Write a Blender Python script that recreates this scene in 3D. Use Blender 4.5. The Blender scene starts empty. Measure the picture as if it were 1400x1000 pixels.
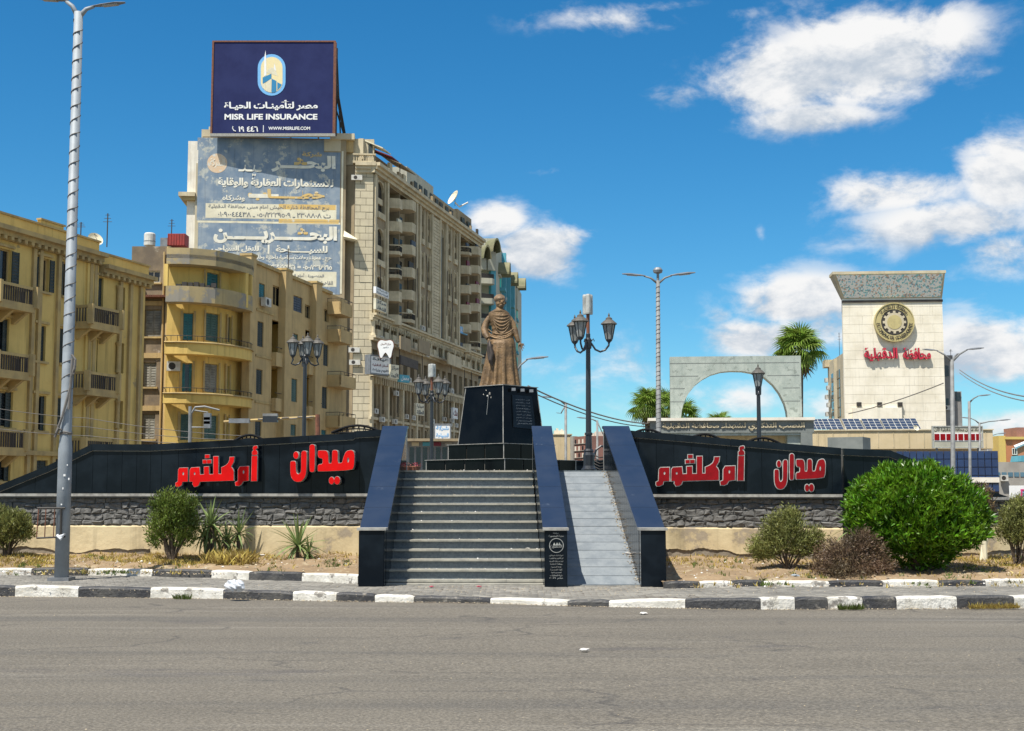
import bpy, bmesh, math, random
import numpy as np
from mathutils import Vector, Matrix
from mathutils.geometry import tessellate_polygon
random.seed(7); rng = np.random.default_rng(7)
C = bpy.context.scene.collection
S = bpy.context.scene
R = math.radians

# ------------------------------------------------------------ camera
FOC = 1800.0; EYE = 1.65
PITCH = math.atan(172 / FOC)
cam = bpy.data.cameras.new('camera'); cam.sensor_width = 36; cam.lens = 36 * FOC / 1400
cam.clip_start = 0.1; cam.clip_end = 5000
camo = bpy.data.objects.new('camera', cam); C.objects.link(camo)
camo.location = (0, 0, EYE); camo.rotation_euler = (math.pi / 2 + PITCH, 0, 0)
S.camera = camo
S.view_settings.view_transform = 'Standard'; S.view_settings.look = 'None'
S.view_settings.gamma = 1; S.view_settings.use_curve_mapping = False
S.view_settings.exposure = 0.45

# the direction from the camera's standpoint towards a point of the photograph: used to survey the place
_f = Vector((0, math.cos(PITCH), math.sin(PITCH))); _u = Vector((0, -math.sin(PITCH), math.cos(PITCH)))
def ray(u, v):
    return _f * FOC + Vector((u - 700, 0, 0)) + _u * (500 - v)
def at(u, v, Y):
    d = ray(u, v); t = Y / d.y
    return Vector((d.x * t, Y, EYE + d.z * t))
def ground(u, v, z=0.0):
    d = ray(u, v); t = (z - EYE) / d.z
    return Vector((d.x * t, d.y * t, z))

# ------------------------------------------------------------ sun and sky
SUN_TRAVEL = Vector((.33, .42, -1.0)).normalized()
sd = -SUN_TRAVEL
sl = bpy.data.lights.new('sun', 'SUN'); sl.energy = 5.0; sl.angle = R(.5); sl.color = (1, .95, .86)
so = bpy.data.objects.new('sun', sl); C.objects.link(so)
so.rotation_euler = SUN_TRAVEL.to_track_quat('-Z', 'Y').to_euler(); so.location = (0, 0, 60)

W = bpy.data.worlds.new('World'); S.world = W; W.use_nodes = True
nt = W.node_tree; N = nt.nodes; L = nt.links
bg = N['Background']; bg.inputs[1].default_value = 0.077
sky = N.new('ShaderNodeTexSky'); sky.sky_type = 'NISHITA'; sky.sun_disc = False
sky.sun_elevation = math.asin(sd.z); sky.sun_rotation = math.atan2(sd.x, sd.y)
sky.air_density = 1.0; sky.dust_density = 0.0; sky.ozone_density = 4.5; sky.altitude = 0

def _in(node, sock, val):
    if isinstance(val, bpy.types.NodeSocket): node.id_data.links.new(val, node.inputs[sock])
    else: node.inputs[sock].default_value = val
def wm(op, a, b=0.0, clamp=False, tree=None):
    n = (tree or nt).nodes.new('ShaderNodeMath'); n.operation = op; n.use_clamp = clamp
    _in(n, 0, a); _in(n, 1, b)
    return n.outputs[0]
tc = N.new('ShaderNodeTexCoord'); sx = N.new('ShaderNodeSeparateXYZ'); L.new(tc.outputs['Generated'], sx.inputs[0])
az = wm('ARCTAN2', sx.outputs[0], sx.outputs[1]); el = wm('ARCSINE', sx.outputs[2])
def cloud_noise(da, de, scale, detail=8, rough=.58):
    cb = N.new('ShaderNodeCombineXYZ'); _in(cb, 0, wm('ADD', az, da)); _in(cb, 1, wm('MULTIPLY', wm('ADD', el, de), 1.7)); cb.inputs[2].default_value = 3.7
    n = N.new('ShaderNodeTexNoise'); L.new(cb.outputs[0], n.inputs['Vector']); n.inputs['Scale'].default_value = scale
    n.inputs['Detail'].default_value = detail; n.inputs['Roughness'].default_value = rough; n.inputs['Distortion'].default_value = .25
    return n.outputs['Fac']
CL = [(1065,105,95,50,1.25),(1170,80,120,62,1.3),(1275,45,75,45,1.0),(925,135,60,18,.75),(1110,160,110,24,.95),(1010,80,60,28,.8),
      (735,345,62,38,1.25),(680,302,44,28,1.1),(780,325,44,20,.95),
      (1225,262,110,30,1.0),(1375,240,65,55,1.05),(1290,305,120,36,1.0),(1160,330,60,18,.55),(1370,345,70,40,.75),
      (1095,412,85,38,1.25),(1045,462,95,30,1.1),(1370,205,60,30,.9),(1000,545,70,30,.8),(985,432,26,18,.7),(1040,320,10,14,.6),(1130,440,60,45,.9),
      (1350,480,120,52,1.1),(1330,420,60,20,.5),(850,26,120,20,.72),(775,22,40,26,.62),(900,10,70,12,.7),(745,235,44,9,.5),(1355,98,40,8,.5),
      (850,500,130,44,.66),(960,545,120,36,.7),(1010,20,80,10,.45),(740,500,60,30,.5),(1380,580,90,28,.85),(1150,560,90,36,.75)]
def P_ae(u, v):
    d = ray(u, v).normalized(); return math.atan2(d.x, d.y), math.asin(d.z)
tot = None; vsum = None; gsum = None
for (u, v, ru, rv, s) in CL:
    a0, e0 = P_ae(u, v)
    q = wm('ADD', wm('POWER', wm('MULTIPLY', wm('SUBTRACT', az, a0), FOC / ru), 2.0), wm('POWER', wm('MULTIPLY', wm('SUBTRACT', el, e0), FOC / rv), 2.0))
    g = wm('MULTIPLY', wm('EXPONENT', wm('MULTIPLY', q, -.7)), s)
    tot = g if tot is None else wm('MAXIMUM', tot, g)
    if s > .7:
        vv = wm('MULTIPLY', g, wm('MULTIPLY', wm('SUBTRACT', el, e0), FOC / rv)); vsum = vv if vsum is None else wm('ADD', vsum, vv); gsum = g if gsum is None else wm('ADD', gsum, g)
# scattered fair-weather clouds for the sky all round
outside = wm('MULTIPLY', wm('SUBTRACT', wm('ABSOLUTE', az), .46), 4.0, True)
tot = wm('MAXIMUM', tot, wm('MULTIPLY', wm('MULTIPLY', cloud_noise(2.0, 1.0, 2.2, 3), outside), 1.25))
n1 = cloud_noise(0, 0, 15, 14, .62)
n2 = cloud_noise(-.012, .016, 15, 14, .62)
nb = cloud_noise(.3, .1, 42, 8)
dens = wm('ADD', tot, wm('MULTIPLY', wm('SUBTRACT', n1, .5), 2.0))
dens = wm('ADD', dens, wm('MULTIPLY', wm('SUBTRACT', nb, .5), .45))
def smooth(v, lo, hi, o0=0.0, o1=1.0, tree=None):
    m = (tree or nt).nodes.new('ShaderNodeMapRange'); m.interpolation_type = 'SMOOTHSTEP'
    _in(m, 'Value', v); m.inputs['From Min'].default_value = lo; m.inputs['From Max'].default_value = hi
    m.inputs['To Min'].default_value = o0; m.inputs['To Max'].default_value = o1
    return m.outputs[0]
alpha = wm('MULTIPLY', smooth(dens, .32, .92), smooth(tot, .05, .35), True)
alpha = wm('MULTIPLY', alpha, smooth(tot, .35, .85, .42, 1.0))
alpha = wm('MULTIPLY', alpha, smooth(el, -.01, .04))
form = wm('MULTIPLY', wm('DIVIDE', vsum, wm('ADD', gsum, .25)), .20)
lit = smooth(wm('ADD', wm('SUBTRACT', n1, n2), wm('ADD', form, wm('MULTIPLY', nb, .25))), -.10, .26)
cr = N.new('ShaderNodeMix'); cr.data_type = 'RGBA'; _in(cr, 0, lit)
cr.inputs[6].default_value = (4.9, 5.6, 6.5, 1); cr.inputs[7].default_value = (8.9, 8.9, 8.9, 1)
hs = N.new('ShaderNodeHueSaturation'); hs.inputs['Hue'].default_value = .5; hs.inputs['Saturation'].default_value = 1.18; hs.inputs['Value'].default_value = 1.0
tint = N.new('ShaderNodeMix'); tint.data_type = 'RGBA'; tint.blend_type = 'MULTIPLY'; tint.inputs[0].default_value = 1.0; tint.inputs[7].default_value = (.80, 1.11, 1.20, 1)
L.new(sky.outputs[0], tint.inputs[6]); L.new(tint.outputs[2], hs.inputs['Color'])
mx = N.new('ShaderNodeMix'); mx.data_type = 'RGBA'; _in(mx, 0, alpha); L.new(hs.outputs[0], mx.inputs[6]); L.new(cr.outputs[2], mx.inputs[7])
L.new(mx.outputs[2], bg.inputs[0])
W.cycles.sampling_method = 'MANUAL'; W.cycles.sample_map_resolution = 512

# ------------------------------------------------------------ materials
def mat(name, col, rough=.8, col2=None, scale=3.0, bump=0.0, bscale=30.0, metal=0.0, streak=0.0, spec=.5, island=0.0, grain=0.0, coat=0.0, det=6, patch=None, patchcol=None, patchscale=.6, stretch=(1,1,1)):
    """colour mottled between col and col2 by noise, vertical grime streaks, fine relief, random tint per loose piece, worn patches"""
    m = bpy.data.materials.new(name); m.use_nodes = True; t = m.node_tree; b = t.nodes['Principled BSDF']
    b.inputs['Roughness'].default_value = rough; b.inputs['Metallic'].default_value = metal; b.inputs['Specular IOR Level'].default_value = spec
    if coat: b.inputs['Coat Weight'].default_value = coat; b.inputs['Coat Roughness'].default_value = .08
    g = t.nodes.new('ShaderNodeNewGeometry')
    mp = t.nodes.new('ShaderNodeMapping'); t.links.new(g.outputs['Position'], mp.inputs['Vector']); mp.inputs['Scale'].default_value = stretch
    pos = mp.outputs[0]
    def noise(sc, vec=pos, d=det, r=.6):
        n = t.nodes.new('ShaderNodeTexNoise'); t.links.new(vec, n.inputs['Vector']); n.inputs['Scale'].default_value = sc; n.inputs['Detail'].default_value = d; n.inputs['Roughness'].default_value = r
        return n.outputs['Fac']
    def mix(f, a, bb, mode='MIX'):
        n = t.nodes.new('ShaderNodeMix'); n.data_type = 'RGBA'; n.blend_type = mode; _in(n, 0, f)
        for k, q in ((6, a), (7, bb)):
            if isinstance(q, bpy.types.NodeSocket): t.links.new(q, n.inputs[k])
            else: n.inputs[k].default_value = (*q, 1)
        return n.outputs[2]
    c = None
    col2 = col2 or tuple(x * .72 for x in col)
    c = mix(smooth(noise(scale), .35, .68, tree=t), col, col2)
    if patch:
        c = mix(smooth(noise(patchscale, r=.7), patch, patch + .06, tree=t), c, patchcol or (.3, .28, .24))
    if streak:
        m2 = t.nodes.new('ShaderNodeMapping'); t.links.new(g.outputs['Position'], m2.inputs['Vector']); m2.inputs['Scale'].default_value = (2.2, 2.2, .12)
        f = wm('MULTIPLY', smooth(noise(1.6, m2.outputs[0], 5), .5, .75, tree=t), streak, tree=t)
        c = mix(f, c, tuple(x * .35 for x in col))
    if grain:
        f = wm('MULTIPLY', smooth(noise(bscale * 2, d=2), .3, .7, tree=t), grain, tree=t)
        c = mix(f, c, tuple(x * .4 for x in col))
    if island:
        f = g.outputs['Random Per Island']; h = t.nodes.new('ShaderNodeHueSaturation'); t.links.new(c, h.inputs['Color'])
        _in(h, 'Value', smooth(f, 0, 1, 1 - island, 1 + island, tree=t)); _in(h, 'Hue', wm('ADD', wm('MULTIPLY', f, .03 if island > .3 else 0.0, tree=t), .49 if island > .3 else .5, tree=t)); c = h.outputs[0]
    t.links.new(c, b.inputs['Base Color'])
    if bump:
        bn = t.nodes.new('ShaderNodeBump'); bn.inputs['Strength'].default_value = min(1, bump); bn.inputs['Distance'].default_value = .02
        t.links.new(noise(bscale), bn.inputs['Height']); t.links.new(bn.outputs[0], b.inputs['Normal'])
    return m
def leafmat(name, c1, c2, trans=.35, rough=.5, isl=.4):
    m = mat(name, c1, rough, c2, 2.0, island=isl, spec=.4)
    t = m.node_tree; b = t.nodes['Principled BSDF']; o = t.nodes['Material Output']
    tr = t.nodes.new('ShaderNodeBsdfTranslucent'); src = b.inputs['Base Color'].links[0].from_socket
    t.links.new(src, tr.inputs['Color'])
    ms = t.nodes.new('ShaderNodeMixShader'); ms.inputs[0].default_value = trans
    t.links.new(b.outputs[0], ms.inputs[1]); t.links.new(tr.outputs[0], ms.inputs[2]); t.links.new(ms.outputs[0], o.inputs['Surface'])
    return m
M = {}
M['asphalt'] = mat('asphalt', (.200,.176,.138), .92, (.165,.145,.114), .9, bump=1, bscale=40, grain=.75, stretch=(.3,1,1), patch=.6, patchcol=(.13,.116,.102), patchscale=.55)
def wear_asphalt(m):
    t = m.node_tree; b = t.nodes['Principled BSDF']; src = b.inputs['Base Color'].links[0].from_socket; g = t.nodes.new('ShaderNodeNewGeometry')
    def nz(scale, sc, d=5, r=.6):
        mp = t.nodes.new('ShaderNodeMapping'); t.links.new(g.outputs['Position'], mp.inputs['Vector']); mp.inputs['Scale'].default_value = sc
        n = t.nodes.new('ShaderNodeTexNoise'); t.links.new(mp.outputs[0], n.inputs['Vector']); n.inputs['Scale'].default_value = scale; n.inputs['Detail'].default_value = d; n.inputs['Roughness'].default_value = r; return n.outputs['Fac']
    def mul(c, f, col):
        x = t.nodes.new('ShaderNodeMix'); x.data_type = 'RGBA'; _in(x, 0, f); t.links.new(c, x.inputs[6]); x.inputs[7].default_value = (*col, 1); return x.outputs[2]
    c = src
    c = mul(c, wm('MULTIPLY', smooth(nz(1.0, (.06,.9,1)), .50, .68, tree=t), .7, tree=t), (.105,.096,.082))       # tyre-darkened lanes
    c = mul(c, wm('MULTIPLY', smooth(nz(1.0, (.10,2.6,1)), .56, .74, tree=t), .45, tree=t), (.27,.245,.205))      # dusty streaks
    c = mul(c, wm('MULTIPLY', smooth(nz(1.3, (.8,1.6,1), 8, .7), .60, .70, tree=t), .8, tree=t), (.085,.078,.07))  # oil stains
    mp = t.nodes.new('ShaderNodeMapping'); t.links.new(g.outputs['Position'], mp.inputs['Vector']); mp.inputs['Scale'].default_value = (.32,.75,1)
    wn = t.nodes.new('ShaderNodeTexNoise'); t.links.new(mp.outputs[0], wn.inputs['Vector']); wn.inputs['Scale'].default_value = 3
    ad = t.nodes.new('ShaderNodeMix'); ad.data_type = 'RGBA'; ad.inputs[0].default_value = .16; t.links.new(mp.outputs[0], ad.inputs[6]); t.links.new(wn.outputs['Color'], ad.inputs[7])
    vo = t.nodes.new('ShaderNodeTexVoronoi'); vo.feature = 'DISTANCE_TO_EDGE'; vo.inputs['Scale'].default_value = 1.1; t.links.new(ad.outputs[2], vo.inputs['Vector'])
    crk = wm('MULTIPLY', smooth(vo.outputs['Distance'], .0, .018, 1.0, 0.0, tree=t), smooth(nz(.6, (1,1,1)), .46, .54, tree=t), tree=t)
    c = mul(c, wm('MULTIPLY', crk, .6, tree=t), (.06,.055,.05))
    t.links.new(nz(60, (1,1,1), 2), b.inputs['Roughness']) if False else None
    gr = smooth(nz(38, (1,1,1), 3, .7), .36, .66, tree=t); hv = t.nodes.new('ShaderNodeHueSaturation'); t.links.new(c, hv.inputs['Color']); _in(hv, 'Value', smooth(gr, 0, 1, .72, 1.26, tree=t)); t.links.new(hv.outputs[0], b.inputs['Base Color'])
wear_asphalt(M['asphalt'])
M['earth'] = mat('earth', (.30,.21,.12), .95, (.20,.14,.08), 1.3, bump=1, bscale=18, patch=.56, patchcol=(.34,.27,.17), patchscale=2.2)
M['farground'] = mat('farground', (.20,.17,.13), .95, (.14,.12,.10), .1)
M['paver'] = mat('paver', (.24,.225,.195), .9, (.17,.16,.14), 1.2, bump=.4, bscale=60, island=.16)
M['joint'] = mat('joint', (.13,.11,.085), .95)
M['kwhite'] = mat('kerb_white', (.74,.71,.64), .7, (.50,.47,.40), 4, bump=.9, bscale=22, patch=.56, patchcol=(.25,.23,.2), patchscale=3.5)
M['kblack'] = mat('kerb_black', (.035,.035,.038), .55, (.085,.08,.072), 4, bump=.9, bscale=22, patch=.6, patchcol=(.2,.18,.15), patchscale=3.5)
M['granite'] = mat('black_granite', (.004,.007,.011), .14, (.009,.014,.020), 2.2, spec=.15, streak=.2, bump=.03, bscale=6)
M['granite_black'] = mat('jet_granite', (.0025,.003,.004), .12, (.005,.006,.007), 2.2, spec=.10, patch=.68, patchcol=(.015,.016,.018), patchscale=2.5)
M['granite_cap'] = mat('sky_tinted_cap_granite', (.017,.027,.052), .28, (.026,.036,.060), 1.5, spec=.5, bump=.05, bscale=5, patch=.64, patchcol=(.075,.088,.115), patchscale=2)  # black granite with the reflected sky's blue put into its base colour
M['trim'] = mat('pale_trim', (.36,.35,.31), .6, (.22,.21,.19), 8)
M['stone'] = mat('grey_stone', (.165,.16,.15), .9, (.10,.098,.092), 7, bump=1, bscale=16, patch=.66, patchcol=(.24,.19,.115), patchscale=1.9)
M['mortar'] = mat('mortar', (.12,.115,.10), .95)
M['plaster'] = mat('yellow_plaster', (.62,.51,.31), .9, (.48,.38,.22), 1.3, bump=.6, bscale=8, patch=.54, patchcol=(.34,.28,.20), patchscale=1.3, streak=.6)
M['plaster_low'] = mat('bare_render', (.26,.22,.17), .95, (.17,.145,.11), 2, bump=1, bscale=9)
M['riser'] = mat('speckled_granite', (.165,.195,.21), .5, (.10,.125,.145), 24, grain=.5, bscale=70, patch=.68, patchcol=(.30,.27,.22), patchscale=2)
M['tread'] = mat('tread_granite', (.40,.38,.315), .6, (.27,.258,.22), 6, grain=.3, bscale=60)
M['ramp'] = mat('ramp_granite', (.25,.275,.29), .6, (.18,.205,.225), 5, grain=.4, bscale=60, patch=.64, patchcol=(.36,.32,.25), patchscale=1.5)
M['red'] = mat('sign_red', (.70,.004,.004), .6, (.58,.004,.004), 3, spec=.12)
M['red2'] = mat('faded_sign_red', (.27,.004,.008), .6, (.20,.004,.007), 6, spec=.15)
M['silver'] = mat('sign_silver', (.5,.5,.46), .45, (.3,.3,.28), 6, metal=.2)
M['bronze'] = mat('bronze', (.225,.135,.06), .55, (.105,.065,.03), 4.5, metal=.15, bump=.8, bscale=22, patch=.6, patchcol=(.20,.165,.07), patchscale=1.9)
M['bronze_light'] = mat('pale_bronze', (.24,.155,.085), .55, (.15,.095,.05), 6, metal=.15, bump=.6, bscale=25)  # paler bronze for the hair
M['bronze_dark'] = mat('dark_bronze', (.06,.045,.035), .5, metal=.3)
M['galv'] = mat('galvanised_steel', (.28,.31,.335), .6, (.22,.245,.265), 3, metal=.1, patch=.68, patchcol=(.62,.62,.6), patchscale=3)
M['galv_far'] = mat('weathered_pole', (.22,.225,.22), .6, (.15,.15,.145), 3)
M['fencemetal'] = mat('fence_metal', (.012,.012,.013), .8, spec=.15)
M['galv_dark'] = mat('grey_steel', (.24,.25,.26), .5, metal=.4)
M['blackmetal'] = mat('black_metal', (.02,.023,.028), .35, spec=.6)
M['lampglass'] = mat('lamp_glass', (.30,.31,.30), .25, (.2,.21,.2), 8)
M['lampcap'] = mat('lamp_cap', (.10,.09,.075), .6)
M['cable'] = mat('rope_light', (.17,.155,.14), .7)
M['rust'] = mat('rust', (.20,.075,.04), .8, (.12,.05,.03), 6)
M['ywall'] = mat('ochre_wall', (.70,.50,.165), .9, (.56,.39,.125), .35, bump=.5, bscale=3, streak=.55, patch=.64, patchcol=(.36,.28,.15), patchscale=.45)
M['ywall2'] = mat('ochre_wall_lit', (.72,.51,.155), .9, (.60,.41,.12), .4, bump=.5, bscale=3, streak=.5, patch=.66, patchcol=(.46,.38,.24), patchscale=.4)
M['ytrim'] = mat('ochre_trim', (.50,.36,.15), .9, (.34,.25,.12), .9, streak=.4, bump=.5, bscale=4)
M['ypier'] = mat('tan_pier', (.54,.385,.175), .9, (.42,.30,.14), .6, streak=.45)
M['dirty'] = mat('dirty_shaded_wall', (.27,.205,.13), .95, (.14,.11,.08), .55, bump=.8, bscale=3, streak=.5, patch=.6, patchcol=(.38,.33,.27), patchscale=.45)  # dirty ochre wall, its shade also put into the darker colour
M['parapet'] = mat('patched_parapet', (.44,.34,.17), .95, (.32,.26,.15), .6, patch=.54, patchcol=(.26,.24,.2), patchscale=.5, streak=.3)
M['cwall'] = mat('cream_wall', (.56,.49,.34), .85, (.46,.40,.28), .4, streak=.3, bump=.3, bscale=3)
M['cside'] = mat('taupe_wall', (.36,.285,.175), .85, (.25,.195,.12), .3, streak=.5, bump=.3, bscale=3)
M['ctrim'] = mat('cream_trim', (.60,.51,.34), .8, (.44,.37,.24), .8, streak=.45)
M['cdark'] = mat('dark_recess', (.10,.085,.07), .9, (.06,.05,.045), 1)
M['cwhite'] = mat('whitewashed', (.78,.74,.64), .8, (.66,.6,.5), .6, streak=.3)
M['pane'] = mat('dark_glass', (.012,.016,.020), .12, (.03,.035,.04), .7, spec=.6)
M['pane_blue'] = mat('blue_glass', (.10,.19,.26), .12, (.06,.12,.18), .6, spec=.7)
M['sh_dark'] = mat('dark_shutter', (.028,.040,.038), .7, (.045,.055,.05), 2)
M['sh_green'] = mat('green_shutter', (.055,.115,.095), .7, (.09,.15,.13), 2)
M['sh_teal'] = mat('teal_shutter', (.02,.17,.2), .6, (.03,.12,.14), 2)
M['sh_grey'] = mat('grey_shutter', (.27,.26,.22), .8, (.16,.15,.12), 2)
M['sh_blue'] = mat('slate_shutter', (.07,.09,.12), .7)
M['acwhite'] = mat('ac_white', (.60,.58,.52), .6, (.45,.43,.38), 3)
M['ironwork'] = mat('ironwork', (.04,.035,.03), .7)
M['navy'] = mat('navy_banner', (.014,.020,.085), .6, (.02,.028,.105), .4, spec=.15)
M['white'] = mat('white_paint', (.8,.8,.78), .6, (.74,.74,.72), 2)
M['lblue'] = mat('light_blue', (.16,.42,.74), .5, (.17,.44,.76), 2)
M['mblue'] = mat('mid_blue', (.02,.22,.42), .5, (.02,.2,.4), 2)
M['sand'] = mat('sand_print', (.80,.67,.36), .5, (.76,.64,.36), 2)
M['pblue'] = mat('weathered_blue', (.165,.23,.31), .85, (.27,.32,.365), .7, bump=.2, bscale=3, streak=.35, patch=.55, patchcol=(.44,.45,.41), patchscale=.5)
M['pcream'] = mat('painted_cream', (.74,.69,.52), .85, (.62,.57,.42), .8, patch=.62, patchcol=(.42,.43,.42), patchscale=.8)
M['pochre'] = mat('painted_ochre', (.66,.44,.14), .85, (.60,.44,.2), .8, patch=.58, patchcol=(.66,.62,.5), patchscale=.9)
M['ptext'] = mat('painted_text', (.80,.77,.66), .85, (.66,.62,.5), .8, patch=.62, patchcol=(.26,.32,.38), patchscale=1.3)
M['pdark'] = mat('painted_dark', (.10,.12,.16), .85, (.2,.2,.2), 1)
M['peach'] = mat('painted_peach', (.66,.47,.30), .85, (.6,.5,.38), .8, patch=.55, patchcol=(.6,.6,.55), patchscale=2)
M['teal'] = mat('teal_wall', (.03,.58,.46), .75, (.03,.45,.36), .5, streak=.2)
M['dblue'] = mat('blue_wall', (.10,.36,.46), .8, (.08,.30,.38), .5, streak=.2)
M['dgrey'] = mat('pale_grey_wall', (.46,.45,.36), .85, (.36,.35,.28), .4, streak=.3)
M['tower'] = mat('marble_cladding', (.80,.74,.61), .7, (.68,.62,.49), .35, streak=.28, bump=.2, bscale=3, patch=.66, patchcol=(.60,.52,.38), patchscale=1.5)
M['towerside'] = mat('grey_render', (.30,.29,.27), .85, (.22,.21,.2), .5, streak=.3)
M['gold'] = mat('emblem_gold', (.50,.42,.19), .5, (.42,.35,.16), 1.5)
M['archstone'] = mat('green_marble', (.29,.33,.295), .6, (.38,.415,.37), 1.6, bump=.2, bscale=8, patch=.56, patchcol=(.22,.25,.22), patchscale=2.2, streak=.3, det=12)
M['archdark'] = mat('slate_cladding', (.15,.165,.155), .7, (.2,.215,.2), 1.0, streak=.2)
M['creamlow'] = mat('cream_render', (.62,.50,.31), .85, (.54,.43,.25), .4, streak=.35)
M['solar'] = mat('solar_cell', (.02,.035,.075), .15, (.025,.045,.09), 1, spec=.7)
M['bglass'] = mat('navy_curtain_glass', (.008,.022,.085), .15, (.012,.035,.12), .6, spec=.7)
M['orange'] = mat('orange_wall', (.50,.19,.08), .85, (.44,.17,.08), .6)
M['yellow'] = mat('yellow_wall', (.62,.44,.12), .85, (.55,.4,.12), .6)
M['brick'] = mat('brick_red_wall', (.30,.15,.12), .9, (.24,.125,.1), .6, streak=.2)
M['concrete'] = mat('concrete', (.36,.34,.30), .9, (.28,.26,.23), .8, streak=.2)
M['maroon'] = mat('maroon', (.19,.015,.035), .6)
M['pink'] = mat('pink_print', (.7,.03,.22), .6)
M['tank'] = mat('tank_white', (.62,.62,.58), .6)
M['redmetal'] = mat('red_metal', (.30,.03,.025), .7, (.2,.03,.025), 2)
M['bark'] = mat('bark', (.13,.095,.065), .95, (.07,.05,.035), 8, bump=1, bscale=20)
M['palmbark'] = mat('palm_bark', (.15,.12,.09), .95, (.08,.065,.05), 3, bump=1, bscale=8)
M['bag'] = mat('plastic_bag', (.72,.73,.74), .35, (.6,.62,.65), 20)
M['litter'] = mat('litter', (.7,.7,.66), .7, (.5,.45,.42), 40, island=.2)
M['litter_red'] = mat('litter_pink', (.5,.08,.12), .7)
M['debris'] = mat('debris', (.35,.28,.2), .9, (.2,.15,.1), 9, island=.5)
M['lf_dark'] = leafmat('conifer_leaf', (.17,.215,.035), (.09,.13,.02), .3)
M['lf_olive'] = leafmat('olive_leaf', (.25,.25,.075), (.155,.165,.05), .28)
M['lf_bright'] = leafmat('bright_leaf', (.155,.28,.015), (.06,.15,.008), .28, .35)
M['lf_yucca'] = leafmat('yucca_leaf', (.22,.28,.10), (.14,.19,.06), .25)
M['lf_palm'] = leafmat('palm_leaf', (.24,.34,.05), (.15,.23,.035), .42)
M['lf_dry'] = leafmat('dry_leaf', (.22,.15,.075), (.14,.09,.045), .2)
M['lf_brown'] = leafmat('withered_leaf', (.16,.095,.06), (.10,.075,.045), .2)
M['grass'] = leafmat('dry_grass', (.50,.36,.10), (.36,.26,.08), .3)
M['grassg'] = leafmat('green_weed', (.14,.19,.04), (.10,.12,.03), .3)

# ------------------------------------------------------------ objects
WPOS = {}
def tag(o, label=None, cat=None, group=None, kind=None):
    if label: o['label'] = label
    if cat: o['category'] = cat
    if group: o['group'] = group
    if kind: o['kind'] = kind
    return o
def thing(name, label, cat, loc=(0, 0, 0), group=None, kind=None):
    o = bpy.data.objects.new(name, None); o.empty_display_size = .2; C.objects.link(o); o.location = loc; WPOS[o.name] = Vector(loc)
    return tag(o, label, cat, group, kind)
def copy_tree(o, parent=None):
    c = o.copy(); C.objects.link(c); c.parent = parent
    for ch in list(o.children): copy_tree(ch, c)
    return c

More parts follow.
